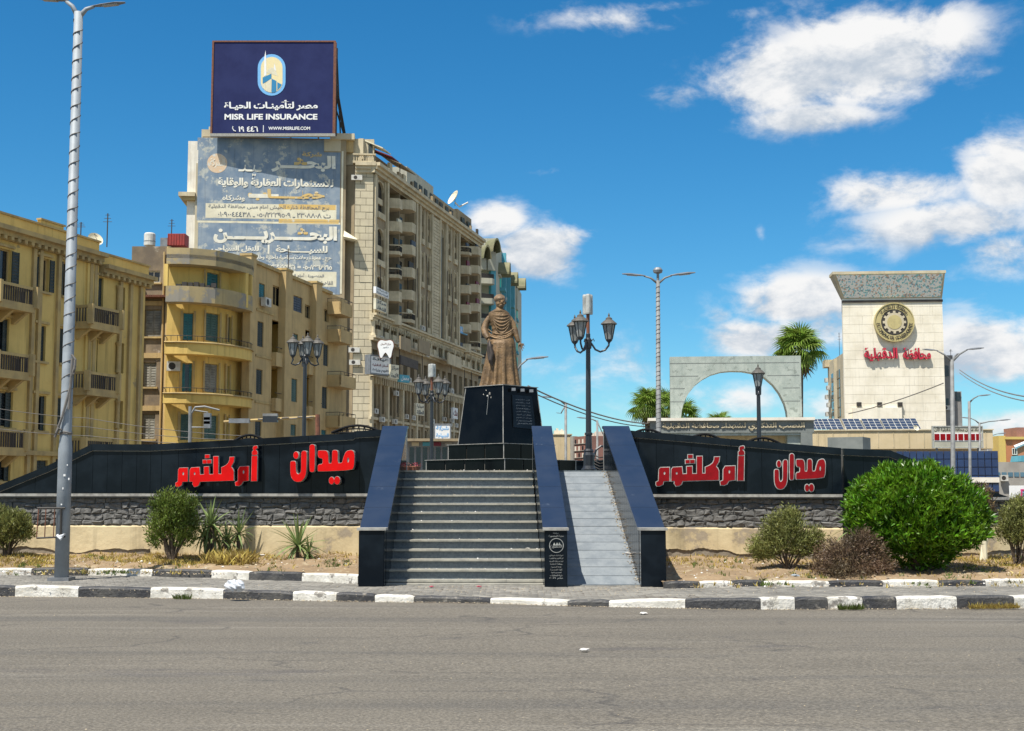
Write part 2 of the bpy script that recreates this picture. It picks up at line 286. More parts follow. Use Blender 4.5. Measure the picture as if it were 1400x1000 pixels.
class MB:
    def __init__(s): s.v = []; s.f = []; s.m = []; s.mi = 0
    def add(s, vs, fs):
        b = len(s.v); s.v.extend([tuple(p) for p in vs]); s.f.extend([tuple(i + b for i in f) for f in fs]); s.m.extend([s.mi] * len(fs)); return s
    def hexa(s, p):   # 8 points: bottom 4 ccw, top 4
        return s.add(p, [(3,2,1,0),(4,5,6,7),(0,1,5,4),(1,2,6,5),(2,3,7,6),(3,0,4,7)])
    def box(s, x0, x1, y0, y1, z0, z1):
        return s.hexa([(x0,y0,z0),(x1,y0,z0),(x1,y1,z0),(x0,y1,z0),(x0,y0,z1),(x1,y0,z1),(x1,y1,z1),(x0,y1,z1)])
    def fbox(s, F, s0, s1, z0, z1, o0, o1):
        return s.hexa([F.pt(s0,z0,o1),F.pt(s1,z0,o1),F.pt(s1,z0,o0),F.pt(s0,z0,o0),F.pt(s0,z1,o1),F.pt(s1,z1,o1),F.pt(s1,z1,o0),F.pt(s0,z1,o0)])
    def quad(s, a, b, c, d): return s.add([a, b, c, d], [(0,1,2,3)])
    def tube(s, pts, r, n=8, caps=True):
        pts = [Vector(p) for p in pts]; k = len(pts); rs = r if isinstance(r, (list, tuple)) else [r] * k
        vs = []; up = None
        for i, p in enumerate(pts):
            t = (pts[min(i+1, k-1)] - pts[max(i-1, 0)]).normalized()
            if up is None: up = Vector((0,0,1)) if abs(t.z) < .9 else Vector((1,0,0))
            a = t.cross(up).normalized(); b = a.cross(t).normalized(); up = b
            for j in range(n):
                q = 2 * math.pi * j / n; vs.append(p + (a * math.cos(q) + b * math.sin(q)) * rs[i])
        fs = [(i*n+j, i*n+(j+1)%n, (i+1)*n+(j+1)%n, (i+1)*n+j) for i in range(k-1) for j in range(n)]
        if caps: fs += [tuple(range(n-1, -1, -1)), tuple(range((k-1)*n, k*n))]
        return s.add(vs, fs)
    def lathe(s, c, prof, n=16):     # prof = [(r, z)...]
        c = Vector(c); vs = [c + Vector((r*math.cos(2*math.pi*j/n), r*math.sin(2*math.pi*j/n), z)) for r, z in prof for j in range(n)]; k = len(prof)
        fs = [(i*n+j, i*n+(j+1)%n, (i+1)*n+(j+1)%n, (i+1)*n+j) for i in range(k-1) for j in range(n)]
        fs += [tuple(range(n-1, -1, -1)), tuple(range((k-1)*n, k*n))]
        return s.add(vs, fs)
    def poly_prism(s, loops, fn, o0, o1, side_mi=None):
        """loops = [outer, hole...] of 2D points; fn(x, y, o) -> world point; a filled shape with thickness"""
        tri = tessellate_polygon([[Vector((x, y, 0)) for x, y in lp] for lp in loops])
        flat = [p for lp in loops for p in lp]
        s.add([fn(x, y, o1) for x, y in flat], tri)
        s.add([fn(x, y, o0) for x, y in flat], [t[::-1] for t in tri])
        k = s.mi
        if side_mi is not None: s.mi = side_mi
        for lp in loops:
            n = len(lp); s.add([fn(x, y, o0) for x, y in lp] + [fn(x, y, o1) for x, y in lp], [(i, (i+1) % n, n + (i+1) % n, n + i) for i in range(n)])
        s.mi = k; return s
    def build(s, name, m, parent=None, smooth=False, loc=None, **kw):
        me = bpy.data.meshes.new(name)
        if loc is None:
            a = np.array(s.v); lo, hi = a.min(0), a.max(0); loc = Vector(((lo[0]+hi[0])/2, (lo[1]+hi[1])/2, lo[2]))
        loc = Vector(loc)
        me.from_pydata([(p[0]-loc.x, p[1]-loc.y, p[2]-loc.z) for p in s.v], [], s.f)
        for q in (m if isinstance(m, (list, tuple)) else [m]): me.materials.append(M[q])
        if max(s.m, default=0): me.polygons.foreach_set('material_index', s.m)
        if smooth: me.polygons.foreach_set('use_smooth', [True] * len(me.polygons))
        me.validate(); me.update()
        return link(name, me, parent, loc, **kw)
def link(name, me, parent, loc, **kw):
    o = bpy.data.objects.new(name, me); C.objects.link(o); WPOS[o.name] = Vector(loc)
    if parent is not None: o.parent = parent; o.location = Vector(loc) - WPOS[parent.name]
    else: o.location = loc
    return tag(o, **kw)
def npmesh(name, verts, faces, m, parent=None, loc=(0,0,0), smooth=False, **kw):
    """verts (n,3) numpy in world space, faces (k, 3|4) numpy"""
    me = bpy.data.meshes.new(name); loc = Vector(loc); verts = np.asarray(verts, dtype=np.float32) - np.array(loc, dtype=np.float32)
    k = faces.shape[1]; me.vertices.add(len(verts)); me.vertices.foreach_set('co', verts.ravel())
    me.loops.add(faces.size); me.loops.foreach_set('vertex_index', faces.ravel().astype(np.int32))
    me.polygons.add(len(faces)); me.polygons.foreach_set('loop_start', np.arange(0, faces.size, k, dtype=np.int32))
    if smooth: me.polygons.foreach_set('use_smooth', np.ones(len(faces), dtype=bool))
    me.materials.append(M[m]); me.update(calc_edges=True); me.validate()
    return link(name, me, parent, loc, **kw)

class Face:
    """a vertical plane through two ground points; s runs to the right, o outwards (towards the viewer)"""
    def __init__(s, p0, p1):
        s.p = Vector((p0[0], p0[1])); d = Vector((p1[0], p1[1])) - s.p; s.len = d.length; s.d = d.normalized(); s.n = Vector((s.d.y, -s.d.x))
    def pt(s, a, z, o=0.0):
        q = s.p + s.d * a + s.n * o; return Vector((q.x, q.y, z))
    def hit(s, u, v, o=0.0):
        r = ray(u, v); b = s.p + s.n * o; dn = r.x * s.n.x + r.y * s.n.y
        t = (b.x * s.n.x + b.y * s.n.y) / dn; q = Vector((r.x * t, r.y * t)) - b
        return q.dot(s.d), EYE + r.z * t
    def rect(s, u0, v0, u1, v1, o=0.0):
        um, vm = (u0+u1)/2, (v0+v1)/2
        return s.hit(u0, vm, o)[0], s.hit(u1, vm, o)[0], s.hit(um, v1, o)[1], s.hit(um, v0, o)[1]
def faceuv(u0, Y0, u1, Y1):
    a = at(u0, 500, Y0); b = at(u1, 500, Y1); return Face((a.x, a.y), (b.x, b.y))

def facade(parent, F, s0, s1, z0, z1, ops, m, depth=.3, name='wall', body=6.0):
    """a wall with real openings: grid of quads, reveals, and a solid body behind"""
    ops = [(max(a, s0+.02), min(b, s1-.02), max(c, z0+.02), min(d, z1-.02)) for a, b, c, d in ops]
    S_ = sorted({s0, s1, *[x for o in ops for x in o[:2]]}); Z_ = sorted({z0, z1, *[x for o in ops for x in o[2:]]})
    mb = MB()
    for i in range(len(S_)-1):
        for j in range(len(Z_)-1):
            a, b, c, d = S_[i], S_[i+1], Z_[j], Z_[j+1]
            if b-a < 1e-5 or d-c < 1e-5: continue
            sm, zm = (a+b)/2, (c+d)/2
            if any(o[0] < sm < o[1] and o[2] < zm < o[3] for o in ops): continue
            mb.quad(F.pt(a,c), F.pt(b,c), F.pt(b,d), F.pt(a,d))
    for a, b, c, d in ops:
        mb.quad(F.pt(a,c), F.pt(a,d), F.pt(a,d,-depth), F.pt(a,c,-depth)); mb.quad(F.pt(b,c), F.pt(b,d), F.pt(b,d,-depth), F.pt(b,c,-depth))
        mb.quad(F.pt(a,c), F.pt(b,c), F.pt(b,c,-depth), F.pt(a,c,-depth)); mb.quad(F.pt(a,d), F.pt(b,d), F.pt(b,d,-depth), F.pt(a,d,-depth))
    e = -body
    mb.quad(F.pt(s0,z1), F.pt(s1,z1), F.pt(s1,z1,e), F.pt(s0,z1,e)); mb.quad(F.pt(s0,z0), F.pt(s0,z1), F.pt(s0,z1,e), F.pt(s0,z0,e))
    mb.quad(F.pt(s1,z0), F.pt(s1,z1), F.pt(s1,z1,e), F.pt(s1,z0,e)); mb.quad(F.pt(s0,z0,e), F.pt(s1,z0,e), F.pt(s1,z1,e), F.pt(s0,z1,e))
    return mb.build(name, m, parent)

def window(parent, F, r, kind='pane', dep=.22, sh='sh_dark', fr='cwhite', o=0.0, name='window'):
    """r = s0,s1,z0,z1 of the opening. kinds: pane, closed (two louvred leaves), open (dark pane, leaves folded out), door (dark, leaves inside), half"""
    a, b, c, d = r; w = b-a; h = d-c; t = min(.07, w*.12)
    mb = MB(); g = o - dep
    mb.fbox(F, a, a+t, c, d, g, g+.06); mb.fbox(F, b-t, b, c, d, g, g+.06); mb.fbox(F, a+t, b-t, d-t, d, g, g+.06); mb.fbox(F, a+t, b-t, c, c+t, g, g+.06)
    if kind in ('pane', 'open', 'half'):
        mb.fbox(F, (a+b)/2-t*.4, (a+b)/2+t*.4, c+t, d-t, g, g+.05)
    win = mb.build(name, fr, parent)
    p = MB(); p.fbox(F, a+t*.3, b-t*.3, c+t*.3, d-t*.3, g-.06, g-.01); p.build('pane', 'pane', win)
    def leaf(x0, x1, oo, flip=0):
        q = MB(); fr_ = .05
        q.fbox(F, x0, x0+fr_, c+.03, d-.03, oo, oo+.045); q.fbox(F, x1-fr_, x1, c+.03, d-.03, oo, oo+.045)
        n = max(4, int(h/.16)); hh = (h-.06)/n
        for k in range(n):
            z = c+.03+k*hh
            q.hexa([F.pt(x0+fr_, z, oo+.04), F.pt(x1-fr_, z, oo+.04), F.pt(x1-fr_, z, oo+.02), F.pt(x0+fr_, z, oo+.02),
                    F.pt(x0+fr_, z+hh*.93, oo+.015), F.pt(x1-fr_, z+hh*.93, oo+.015), F.pt(x1-fr_, z+hh*.93, oo-.005), F.pt(x0+fr_, z+hh*.93, oo-.005)])
        q.build('shutter', sh, win)
    if kind == 'closed':
        leaf(a+.03, (a+b)/2-.01, g+.07); leaf((a+b)/2+.01, b-.03, g+.07)
    if kind == 'half':
        leaf(a+.03, (a+b)/2-.01, g+.07)
    if kind == 'open':
        leaf(a-w*.42, a-.02, o+.02); leaf(b+.02, b+w*.42, o+.02)
    if kind == 'door':
        leaf(a+.02, a+w*.28, g+.07); leaf(b-w*.28, b-.02, g+.07)
    return win
def sill(parent, F, r, m='ytrim', o=0.0):
    a, b, c, d = r; MB().fbox(F, a-.12, b+.12, c-.12, c-.01, o-.02, o+.16).build('window_sill', m, parent)
def aircon(parent, F, s, z, o, w=.85):
    q = MB(); q.fbox(F, s-w/2, s+w/2, z, z+.58, o+.08, o+.42); a = q.build('air_conditioner', 'acwhite', parent)
    g = MB(); c = F.pt(s-w*.12, z+.29, o+.425); 
    g.add([c + Vector((F.d.x*math.cos(t)*.22, F.d.y*math.cos(t)*.22, math.sin(t)*.22)) for t in [k*math.pi/6 for k in range(12)]], [tuple(range(12))])
    g.build('fan_grille', 'ironwork', a)
def balcony(parent, pts, inner, z0, z1, m, mtop='ytrim', slab=.18, style='solid', rail=None, th=.12, name='balcony'):
    """pts = outer outline (2D) left to right, inner = 2D points at the wall right to left; parapet from z0 to z1"""
    mb = MB(); poly = [tuple(p) for p in pts] + [tuple(p) for p in inner]
    mb.poly_prism([poly], lambda x, y, o: Vector((x, y, o)), z0-slab, z0)
    b = mb.build(name, m, parent)
    def strip(q, za, zb, t=th):
        for i in range(len(pts)-1):
            A, B = Vector(pts[i]), Vector(pts[i+1]); d = (B-A).normalized(); n = Vector((-d.y, d.x)) * t
            q.hexa([(A.x,A.y,za),(B.x,B.y,za),(B.x+n.x,B.y+n.y,za),(A.x+n.x,A.y+n.y,za),(A.x,A.y,zb),(B.x,B.y,zb),(B.x+n.x,B.y+n.y,zb),(A.x+n.x,A.y+n.y,zb)])
    if style == 'solid':
        q = MB(); strip(q, z0+.001, z1); q.build('parapet', m, b)
    else:
        q = MB(); strip(q, z1-.14, z1, .2); strip(q, z0+.001, z0+.16, .14)
        for i in range(len(pts)):
            A = Vector(pts[i]); 
            if i in (0, len(pts)-1) or style == 'posts': q.box(A.x-.14, A.x+.14, A.y-.14, A.y+.14, z0+.002, z1+.04)
        q.build('parapet', m, b)
        g = MB()
        for i in range(len(pts)-1):
            A, B = Vector(pts[i]), Vector(pts[i+1]); n = max(2, int((B-A).length/.16))
            for k in range(1, n):
                p = A.lerp(B, k/n); g.box(p.x-.03, p.x+.03, p.y+.02, p.y+.07, z0+.16, z1-.14)
        g.build('railing', 'ironwork' if style == 'iron' else 'cdark', b)
    if rail:
        g = MB(); ring = [Vector((p[0], p[1], z1+rail)) for p in pts]; g.tube(ring, .022, 5)
        for i in range(len(pts)-1):
            A, B = Vector(pts[i]), Vector(pts[i+1]); n = max(1, int((B-A).length/.8))
            for k in range(n+1):
                p = A.lerp(B, k/n); g.tube([(p.x, p.y, z1), (p.x, p.y, z1+rail)], .015, 4)
        g.build('handrail', 'ironwork', b)
    return b

# ------------------------------------------------------------ lettering
_A = {'ا':(0xFE8D,0),'أ':(0xFE83,0),'إ':(0xFE87,0),'آ':(0xFE81,0),'ب':(0xFE8F,1),'ة':(0xFE93,0),'ت':(0xFE95,1),'ث':(0xFE99,1),'ج':(0xFE9D,1),'ح':(0xFEA1,1),'خ':(0xFEA5,1),
      'د':(0xFEA9,0),'ذ':(0xFEAB,0),'ر':(0xFEAD,0),'ز':(0xFEAF,0),'س':(0xFEB1,1),'ش':(0xFEB5,1),'ص':(0xFEB9,1),'ض':(0xFEBD,1),'ط':(0xFEC1,1),'ظ':(0xFEC5,1),'ع':(0xFEC9,1),
      'غ':(0xFECD,1),'ف':(0xFED1,1),'ق':(0xFED5,1),'ك':(0xFED9,1),'ل':(0xFEDD,1),'م':(0xFEE1,1),'ن':(0xFEE5,1),'ه':(0xFEE9,1),'و':(0xFEED,0),'ى':(0xFEEF,0),'ي':(0xFEF1,1),'ئ':(0xFE89,1)}
def arabic(txt):
    txt = txt.replace('لا', '\u0001').replace('لأ', '\u0002'); out = []
    T = dict(_A); T['\u0001'] = (0xFEFB, 0); T['\u0002'] = (0xFEF7, 0)
    for i, ch in enumerate(txt):
        if ch == 'ـ': out.append('\u0640'); continue
        if ch not in T: out.append(ch); continue
        pv = txt[i-1] if i else ' '; nx = txt[i+1] if i+1 < len(txt) else ' '
        j1 = pv == 'ـ' or (pv in T and T[pv][1]); j2 = (nx in T or nx == 'ـ') and T[ch][1]
        out.append(chr(T[ch][0] + (3 if j1 and j2 else 2 if j2 else 1 if j1 else 0)))
    rev = out[::-1]; res = []; run = []
    for ch in rev:
        if ch in '٠١٢٣٤٥٦٧٨٩/': run.append(ch)
        else: res += run[::-1]; run = []; res.append(ch)
    return ''.join(res + run[::-1])
def text_mesh(body, bold=0.0, tatweel=0):
    c = bpy.data.curves.new('lettering', 'FONT'); c.body = body; c.size = 1; c.offset = bold; c.resolution_u = 3
    if any(ord(q) > 0xFE00 or q == '\u0640' for q in body): c.space_character = .955
    o = bpy.data.objects.new('lettering', c); C.objects.link(o); bpy.context.view_layer.update()
    me = o.to_mesh(); v = [tuple(p.co) for p in me.vertices]; f = [tuple(p.vertices) for p in me.polygons]
    o.to_mesh_clear(); bpy.data.objects.remove(o); bpy.data.curves.remove(c)
    return v, f
def text_on(parent, F, body, r, m, o, name='lettering', bold=.015, thick=0.0, back=None):
    """lettering laid on a wall plane inside the rect r = s0,s1,z0,z1"""
    v, f = text_mesh(body, bold); a = np.array(v)
    if len(a) == 0: return
    x0, x1, y0, y1 = a[:,0].min(), a[:,0].max(), a[:,1].min(), a[:,1].max()
    s0, s1, z0, z1 = r
    par = list(range(len(v)))
    def root(i):
        while par[i] != i: par[i] = par[par[i]]; i = par[i]
        return i
    for q in f:
        for i in q[1:]: par[root(i)] = root(q[0])
    ids = {r_: k for k, r_ in enumerate(sorted({root(i) for i in range(len(v))}, key=lambda r_: min(v[i][0] for i in [r_])))}
    stp = max(.0006, (z1-z0)*.008); lift = [(ids[root(i)] % 5)*stp for i in range(len(v))]
    fn = lambda p, oo: F.pt(s0+(p[0]-x0)/(x1-x0)*(s1-s0), z0+(p[1]-y0)/(y1-y0)*(z1-z0), oo)
    mb = MB(); mb.add([fn(p, o+lift[i]) for i, p in enumerate(v)], f)
    if thick:
        from collections import Counter
        ec = Counter(); 
        for q in f:
            for i in range(len(q)): e = (q[i], q[(i+1) % len(q)]); ec[tuple(sorted(e))] += 1
        mb.mi = 1 if back else 0
        for q in f:
            for i in range(len(q)):
                e = (q[i], q[(i+1) % len(q)])
                if ec[tuple(sorted(e))] == 1: mb.quad(fn(v[e[0]], o), fn(v[e[1]], o), fn(v[e[1]], o-thick), fn(v[e[0]], o-thick))
    return mb.build(name, [m, back] if back else m, parent)
def ptext(parent, F, body, u0, v0, u1, v1, m, o, **k): return text_on(parent, F, body, F.rect(u0, v0, u1, v1, o), m, o, **k)
def prect(mb, F, u0, v0, u1, v1, o0, o1):
    a, b, c, d = F.rect(u0, v0, u1, v1, o1); return mb.fbox(F, a, b, c, d, o0, o1)

# ============================================================ GROUND
def lerp_tab(tab, x):
    if x <= tab[0][0]: return tab[0][1]
    for (a, p), (b, q) in zip(tab, tab[1:]):
        if x <= b: return p + (q-p)*(x-a)/(b-a)
    return tab[-1][1]
MB().box(-600, 600, 34, 900, -.4, -.03).build('ground', 'farground', kind='structure')
def road_sheet():
    nx, ny = 90, 60; xs = np.linspace(-45, 45, nx); ys = np.linspace(-8, 42, ny)
    X, Y = np.meshgrid(xs, ys); Z = .006*np.sin(X*.7+Y*.3)+.004*np.sin(Y*1.3) - .006
    v = np.stack([X.ravel(), Y.ravel(), Z.ravel()], 1); i = np.arange(nx-1)[None,:]+np.arange(ny-1)[:,None]*nx; i = i.ravel()
    return npmesh('road', v, np.stack([i, i+1, i+nx+1, i+nx], 1), 'asphalt', smooth=True, kind='structure')
road_sheet()
MB().box(-600, 600, -60, 60, -.3, -.035).build('road_apron', 'asphalt', kind='structure')

KB = [(-90,815),(0,816),(150,817.3),(300,819),(460,822),(560,823.2),(670,824.8),(790,829),(935,832),(1040,833.6),(1225,832.6),(1400,831),(1500,829)]
KH = [(-90,.18),(0,.175),(250,.155),(430,.13),(560,.10),(670,.08),(776,.08),(850,.10),(937,.14),(1000,.165),(1225,.175),(1500,.175)]
def kerb(name, cuts, first, kb, kh, zb, w=.15):
    k = bpy.data.objects.new(name, None); C.objects.link(k); p = ground(700, lerp_tab(kb, 700), zb); k.location = p; WPOS[k.name] = p; tag(k, kind='structure')
    col = first
    for u0, u1 in zip(cuts, cuts[1:]):
        n = max(1, int((u1-u0)/70)); 
        for j in range(n):
            a, b = u0+(u1-u0)*j/n, u0+(u1-u0)*(j+1)/n
            A = ground(a, lerp_tab(kb, a), zb); B = ground(b, lerp_tab(kb, b), zb); ha, hb = lerp_tab(kh, a), lerp_tab(kh, b)
            d = (B-A).normalized(); nn = Vector((-d.y, d.x, 0)); A += d*.004; B -= d*.004; jit = random.uniform(-.008, .008); ro = random.uniform(-.006, .006)
            m = MB(); K = 5; prof = lambda h: [(0, -.12), (0, h-.03), (.012, h-.008), (.035, h), (w, h), (w, -.12)]
            vs = []
            for t in range(K+1):
                f = t/K; P = A.lerp(B, f); h = ha+(hb-ha)*f+jit; e = .012 if t in (0, K) else 0
                for (o, z) in prof(h): vs.append(P + nn*(o+ro+random.uniform(-.003,.003)+(e*.4 if o == 0 else 0)) + Vector((0,0,z - (e if z > h-.04 else 0)+random.uniform(-.004,.004))))
            fs = [(t*6+q, (t+1)*6+q, (t+1)*6+q+1, t*6+q+1) for t in range(K) for q in range(5)] + [tuple(range(6)), tuple(K*6+q for q in range(5,-1,-1))]
            m.add(vs, fs); m.build('kerb_stone', 'kwhite' if col else 'kblack', k)
        col = not col
    return k
kerb('front_kerb', [-90,20-107+20,20,107,205,305,400,460,512,566,670,776,832,937,1040,1087,1132,1180,1226,1309,1387,1500], True, KB, KH, 0.0) if False else \
kerb('front_kerb', [-90,20,107,205,305,400,460,512,566,670,776,832,937,1040,1087,1132,1180,1226,1309,1387,1500], False, KB, KH, 0.0)
def walk_z(X, Y):       # the pavement dips in front of the steps
    u = 700 + X/.0113; h = lerp_tab(KH, u) - .012; t = min(1, max(0, (Y-19.5)/2.5)); return h*(1-t) + (.115 if abs(X) > 3.2 else .105)*t
KI_L = [(-90,787.5),(0,787),(43,786.6),(120,786.6),(208,788.6),(288,790.5),(340,793),(412,795),(488,798)]
KI_R = [(909,804.4),(957,804),(1045,803),(1284,803),(1400,802),(1500,801)]
HI = [(-90,.125),(100,.13),(488,.15),(909,.10),(1500,.115)]
kerb('planter_kerb', [-90,43,120,208,288,340,412,489], True, KI_L, HI, .115, .14).name
kerb('planter_kerb', [909,957,1002,1045,1134,1207,1284,1348,1440,1500], False, KI_R, HI, .115, .14)
def sidewalk():
    v = []; nx, ny = 120, 24
    fr = []
    for i in range(nx):
        u = -90 + 1590*i/(nx-1); A = ground(u, lerp_tab(KB, u), 0); fr.append((A.x, A.y+.12))
    for j in range(ny):
        for i in range(nx):
            x, y0 = fr[i]; y = y0 + (27.5-y0)*j/(ny-1); v.append((x*(1+.0*j), y, walk_z(x, y)-.008))
    i = (np.arange(nx-1)[None,:]+np.arange(ny-1)[:,None]*nx).ravel()
    s = npmesh('sidewalk', np.array(v), np.stack([i, i+1, i+nx+1, i+nx], 1), 'joint', kind='structure')
    fx = [p[0] for p in fr]; fy = [p[1] for p in fr]
    vs = []; fs = []; y = 18.3; row = 0
    while y < 24.4:
        x = -10.6 + (row % 2)*.1
        while x < 9.5:
            f0 = np.interp(x+.1, fx, fy) + .035
            kl = ground(700+x/.0125, lerp_tab(KI_L, 700+x/.0125), .115).y if x < -2.6 else 99
            kr = ground(700+x/.0113, lerp_tab(KI_R, 700+x/.0113), .115).y if x > 2.3 else 99
            if y > f0 and y < min(kl, kr)-.02 and y < (22.1 if -2.7 < x < 2.6 else 30) and not (random.random() < .004):
                a, b, c, d = x+.004, x+.196, y+.004, y+.096; z = walk_z(x, y)+random.uniform(-.0035,.0035)+.004*math.sin(x*2.1)*math.sin(y*3); t = random.uniform(-.002,.002)
                k = len(vs); e = .004
                vs += [(a,c,z-.02),(b,c,z-.02),(b,d,z-.02),(a,d,z-.02),(a+e,c+e,z+t),(b-e,c+e,z-t),(b-e,d-e,z-t),(a+e,d-e,z+t)]
                fs += [(k+4,k+5,k+6,k+7),(k,k+1,k+5,k+4),(k+1,k+2,k+6,k+5),(k+2,k+3,k+7,k+6),(k+3,k,k+4,k+7)]
            x += .2
        y += .1; row += 1
    p = npmesh('paving_stones', np.array(vs), np.array(fs), 'paver', s, kind='stuff')
    return s
sidewalk()
def soil(side):
    rg = np.random.default_rng(3+side); nx, ny = 150, 70
    if side == 0: us = np.linspace(-90, 491, nx); kb = KI_L; D = .0127
    else: us = np.linspace(908, 1500, nx); kb = KI_R; D = .0113
    v = []
    for j in range(ny):
        for i, u in enumerate(us):
            A = ground(u, lerp_tab(kb, u), .115); y0 = A.y + .13; f = j/(ny-1); y = y0 + (27.1-y0)*f; x = A.x
            z0 = .115 + lerp_tab(HI, u) - .035; zw = .40 if side == 0 else .37
            z = z0 + (zw-z0)*min(1, f*1.25)**.8 + .028*math.sin(x*3.1+y*2.3)*math.sin(y*2.9-x*1.1) + .018*math.sin(x*9+y*7)*math.sin(y*8) + rg.normal()*.006
            if j == 0: z = z0-.02
            v.append((x, y, z))
    i = (np.arange(nx-1)[None,:]+np.arange(ny-1)[:,None]*nx).ravel()
    return npmesh('planter_soil', np.array(v), np.stack([i, i+1, i+nx+1, i+nx], 1), 'earth', smooth=True, kind='structure'), np.array(v)
SL, VL = soil(0); SR, VR = soil(1)
def soil_z(x, y):
    V = VL if x < 0 else VR; k = np.argmin((V[:,0]-x)**2+(V[:,1]-y)**2); return float(V[k,2])

# ============================================================ MONUMENT
STEP_R = .1575; Y0S = 22.32; TR = .2933; Z0S = .168; NST = 12; PLAT = Z0S + NST*STEP_R
def platform():
    m = MB(); m.poly_prism([[(-8.0,26.75),(8.2,26.6),(8.2,33),(4,41),(-4,41),(-8.0,33)]], lambda x,y,o: Vector((x,y,o)), 0, PLAT-.004)
    m.box(-2.12, 1.95, Y0S+TR*NST+.06, 26.9, 0, PLAT)
    m.build('platform', 'riser', kind='structure')
platform()
st = thing('stone_staircase', 'wide grey granite staircase climbing to the statue between two black sloping balustrades', 'staircase', (-.8, Y0S, .1))
for i in range(NST+1):
    y = Y0S + TR*i; z = Z0S + STEP_R*i; xr = .52-.12*i/12; zb = z-STEP_R if i else .06
    MB().box(-2.1, xr, y+.02, y+TR+.05, zb-.02, z-.032).build('riser', 'riser', st)
    q = MB(); mid = random.uniform(-1.3, 0.0)
    for a, b in ((-2.1, mid-.002), (mid+.002, xr)):
        if i < NST or True: q.box(a, b, y-.030+random.uniform(-.004,.004), y+TR+(.02 if i < NST else -.03), z-.031, z+random.uniform(-.002,.002))
    q.build('tread', 'tread', st)
MB().box(-2.1, .52, Y0S-.28, Y0S+.02, .04, .125).build('landing', 'tread', st)
rp = thing('stone_ramp', 'smooth pale granite ramp with cross joints running up beside the staircase', 'ramp', (1.4, 22.1, .1))
NR = 15; ya, yb = 21.95, 25.95
for k in range(NR):
    f0, f1 = k/NR, (k+1)/NR; g = .0022
    Y0, Y1 = ya+(yb-ya)*(f0+g), ya+(yb-ya)*(f1-g); Z0, Z1 = .12+(PLAT-.12)*(f0+g), .12+(PLAT-.12)*(f1-g); dz = random.uniform(-.004,.004)
    xl = lambda f: .90-.12*f; xr = lambda f: 2.14-.28*f
    MB().hexa([(xl(f0),Y0,Z0-.1),(xr(f0),Y0,Z0-.1),(xr(f1),Y1,Z1-.1),(xl(f1),Y1,Z1-.1),(xl(f0),Y0,Z0+dz),(xr(f0),Y0,Z0+dz),(xr(f1),Y1,Z1+dz),(xl(f1),Y1,Z1+dz)]).build('ramp_slab', 'ramp', rp)
MB().hexa([(.88,ya,.0),(2.15,ya,.0),(1.87,yb,.0),(.76,yb,.0),(.88,ya,.06),(2.15,ya,.06),(1.87,yb,PLAT-.06),(.76,yb,PLAT-.06)]).build('ramp_bed', 'mortar', rp)

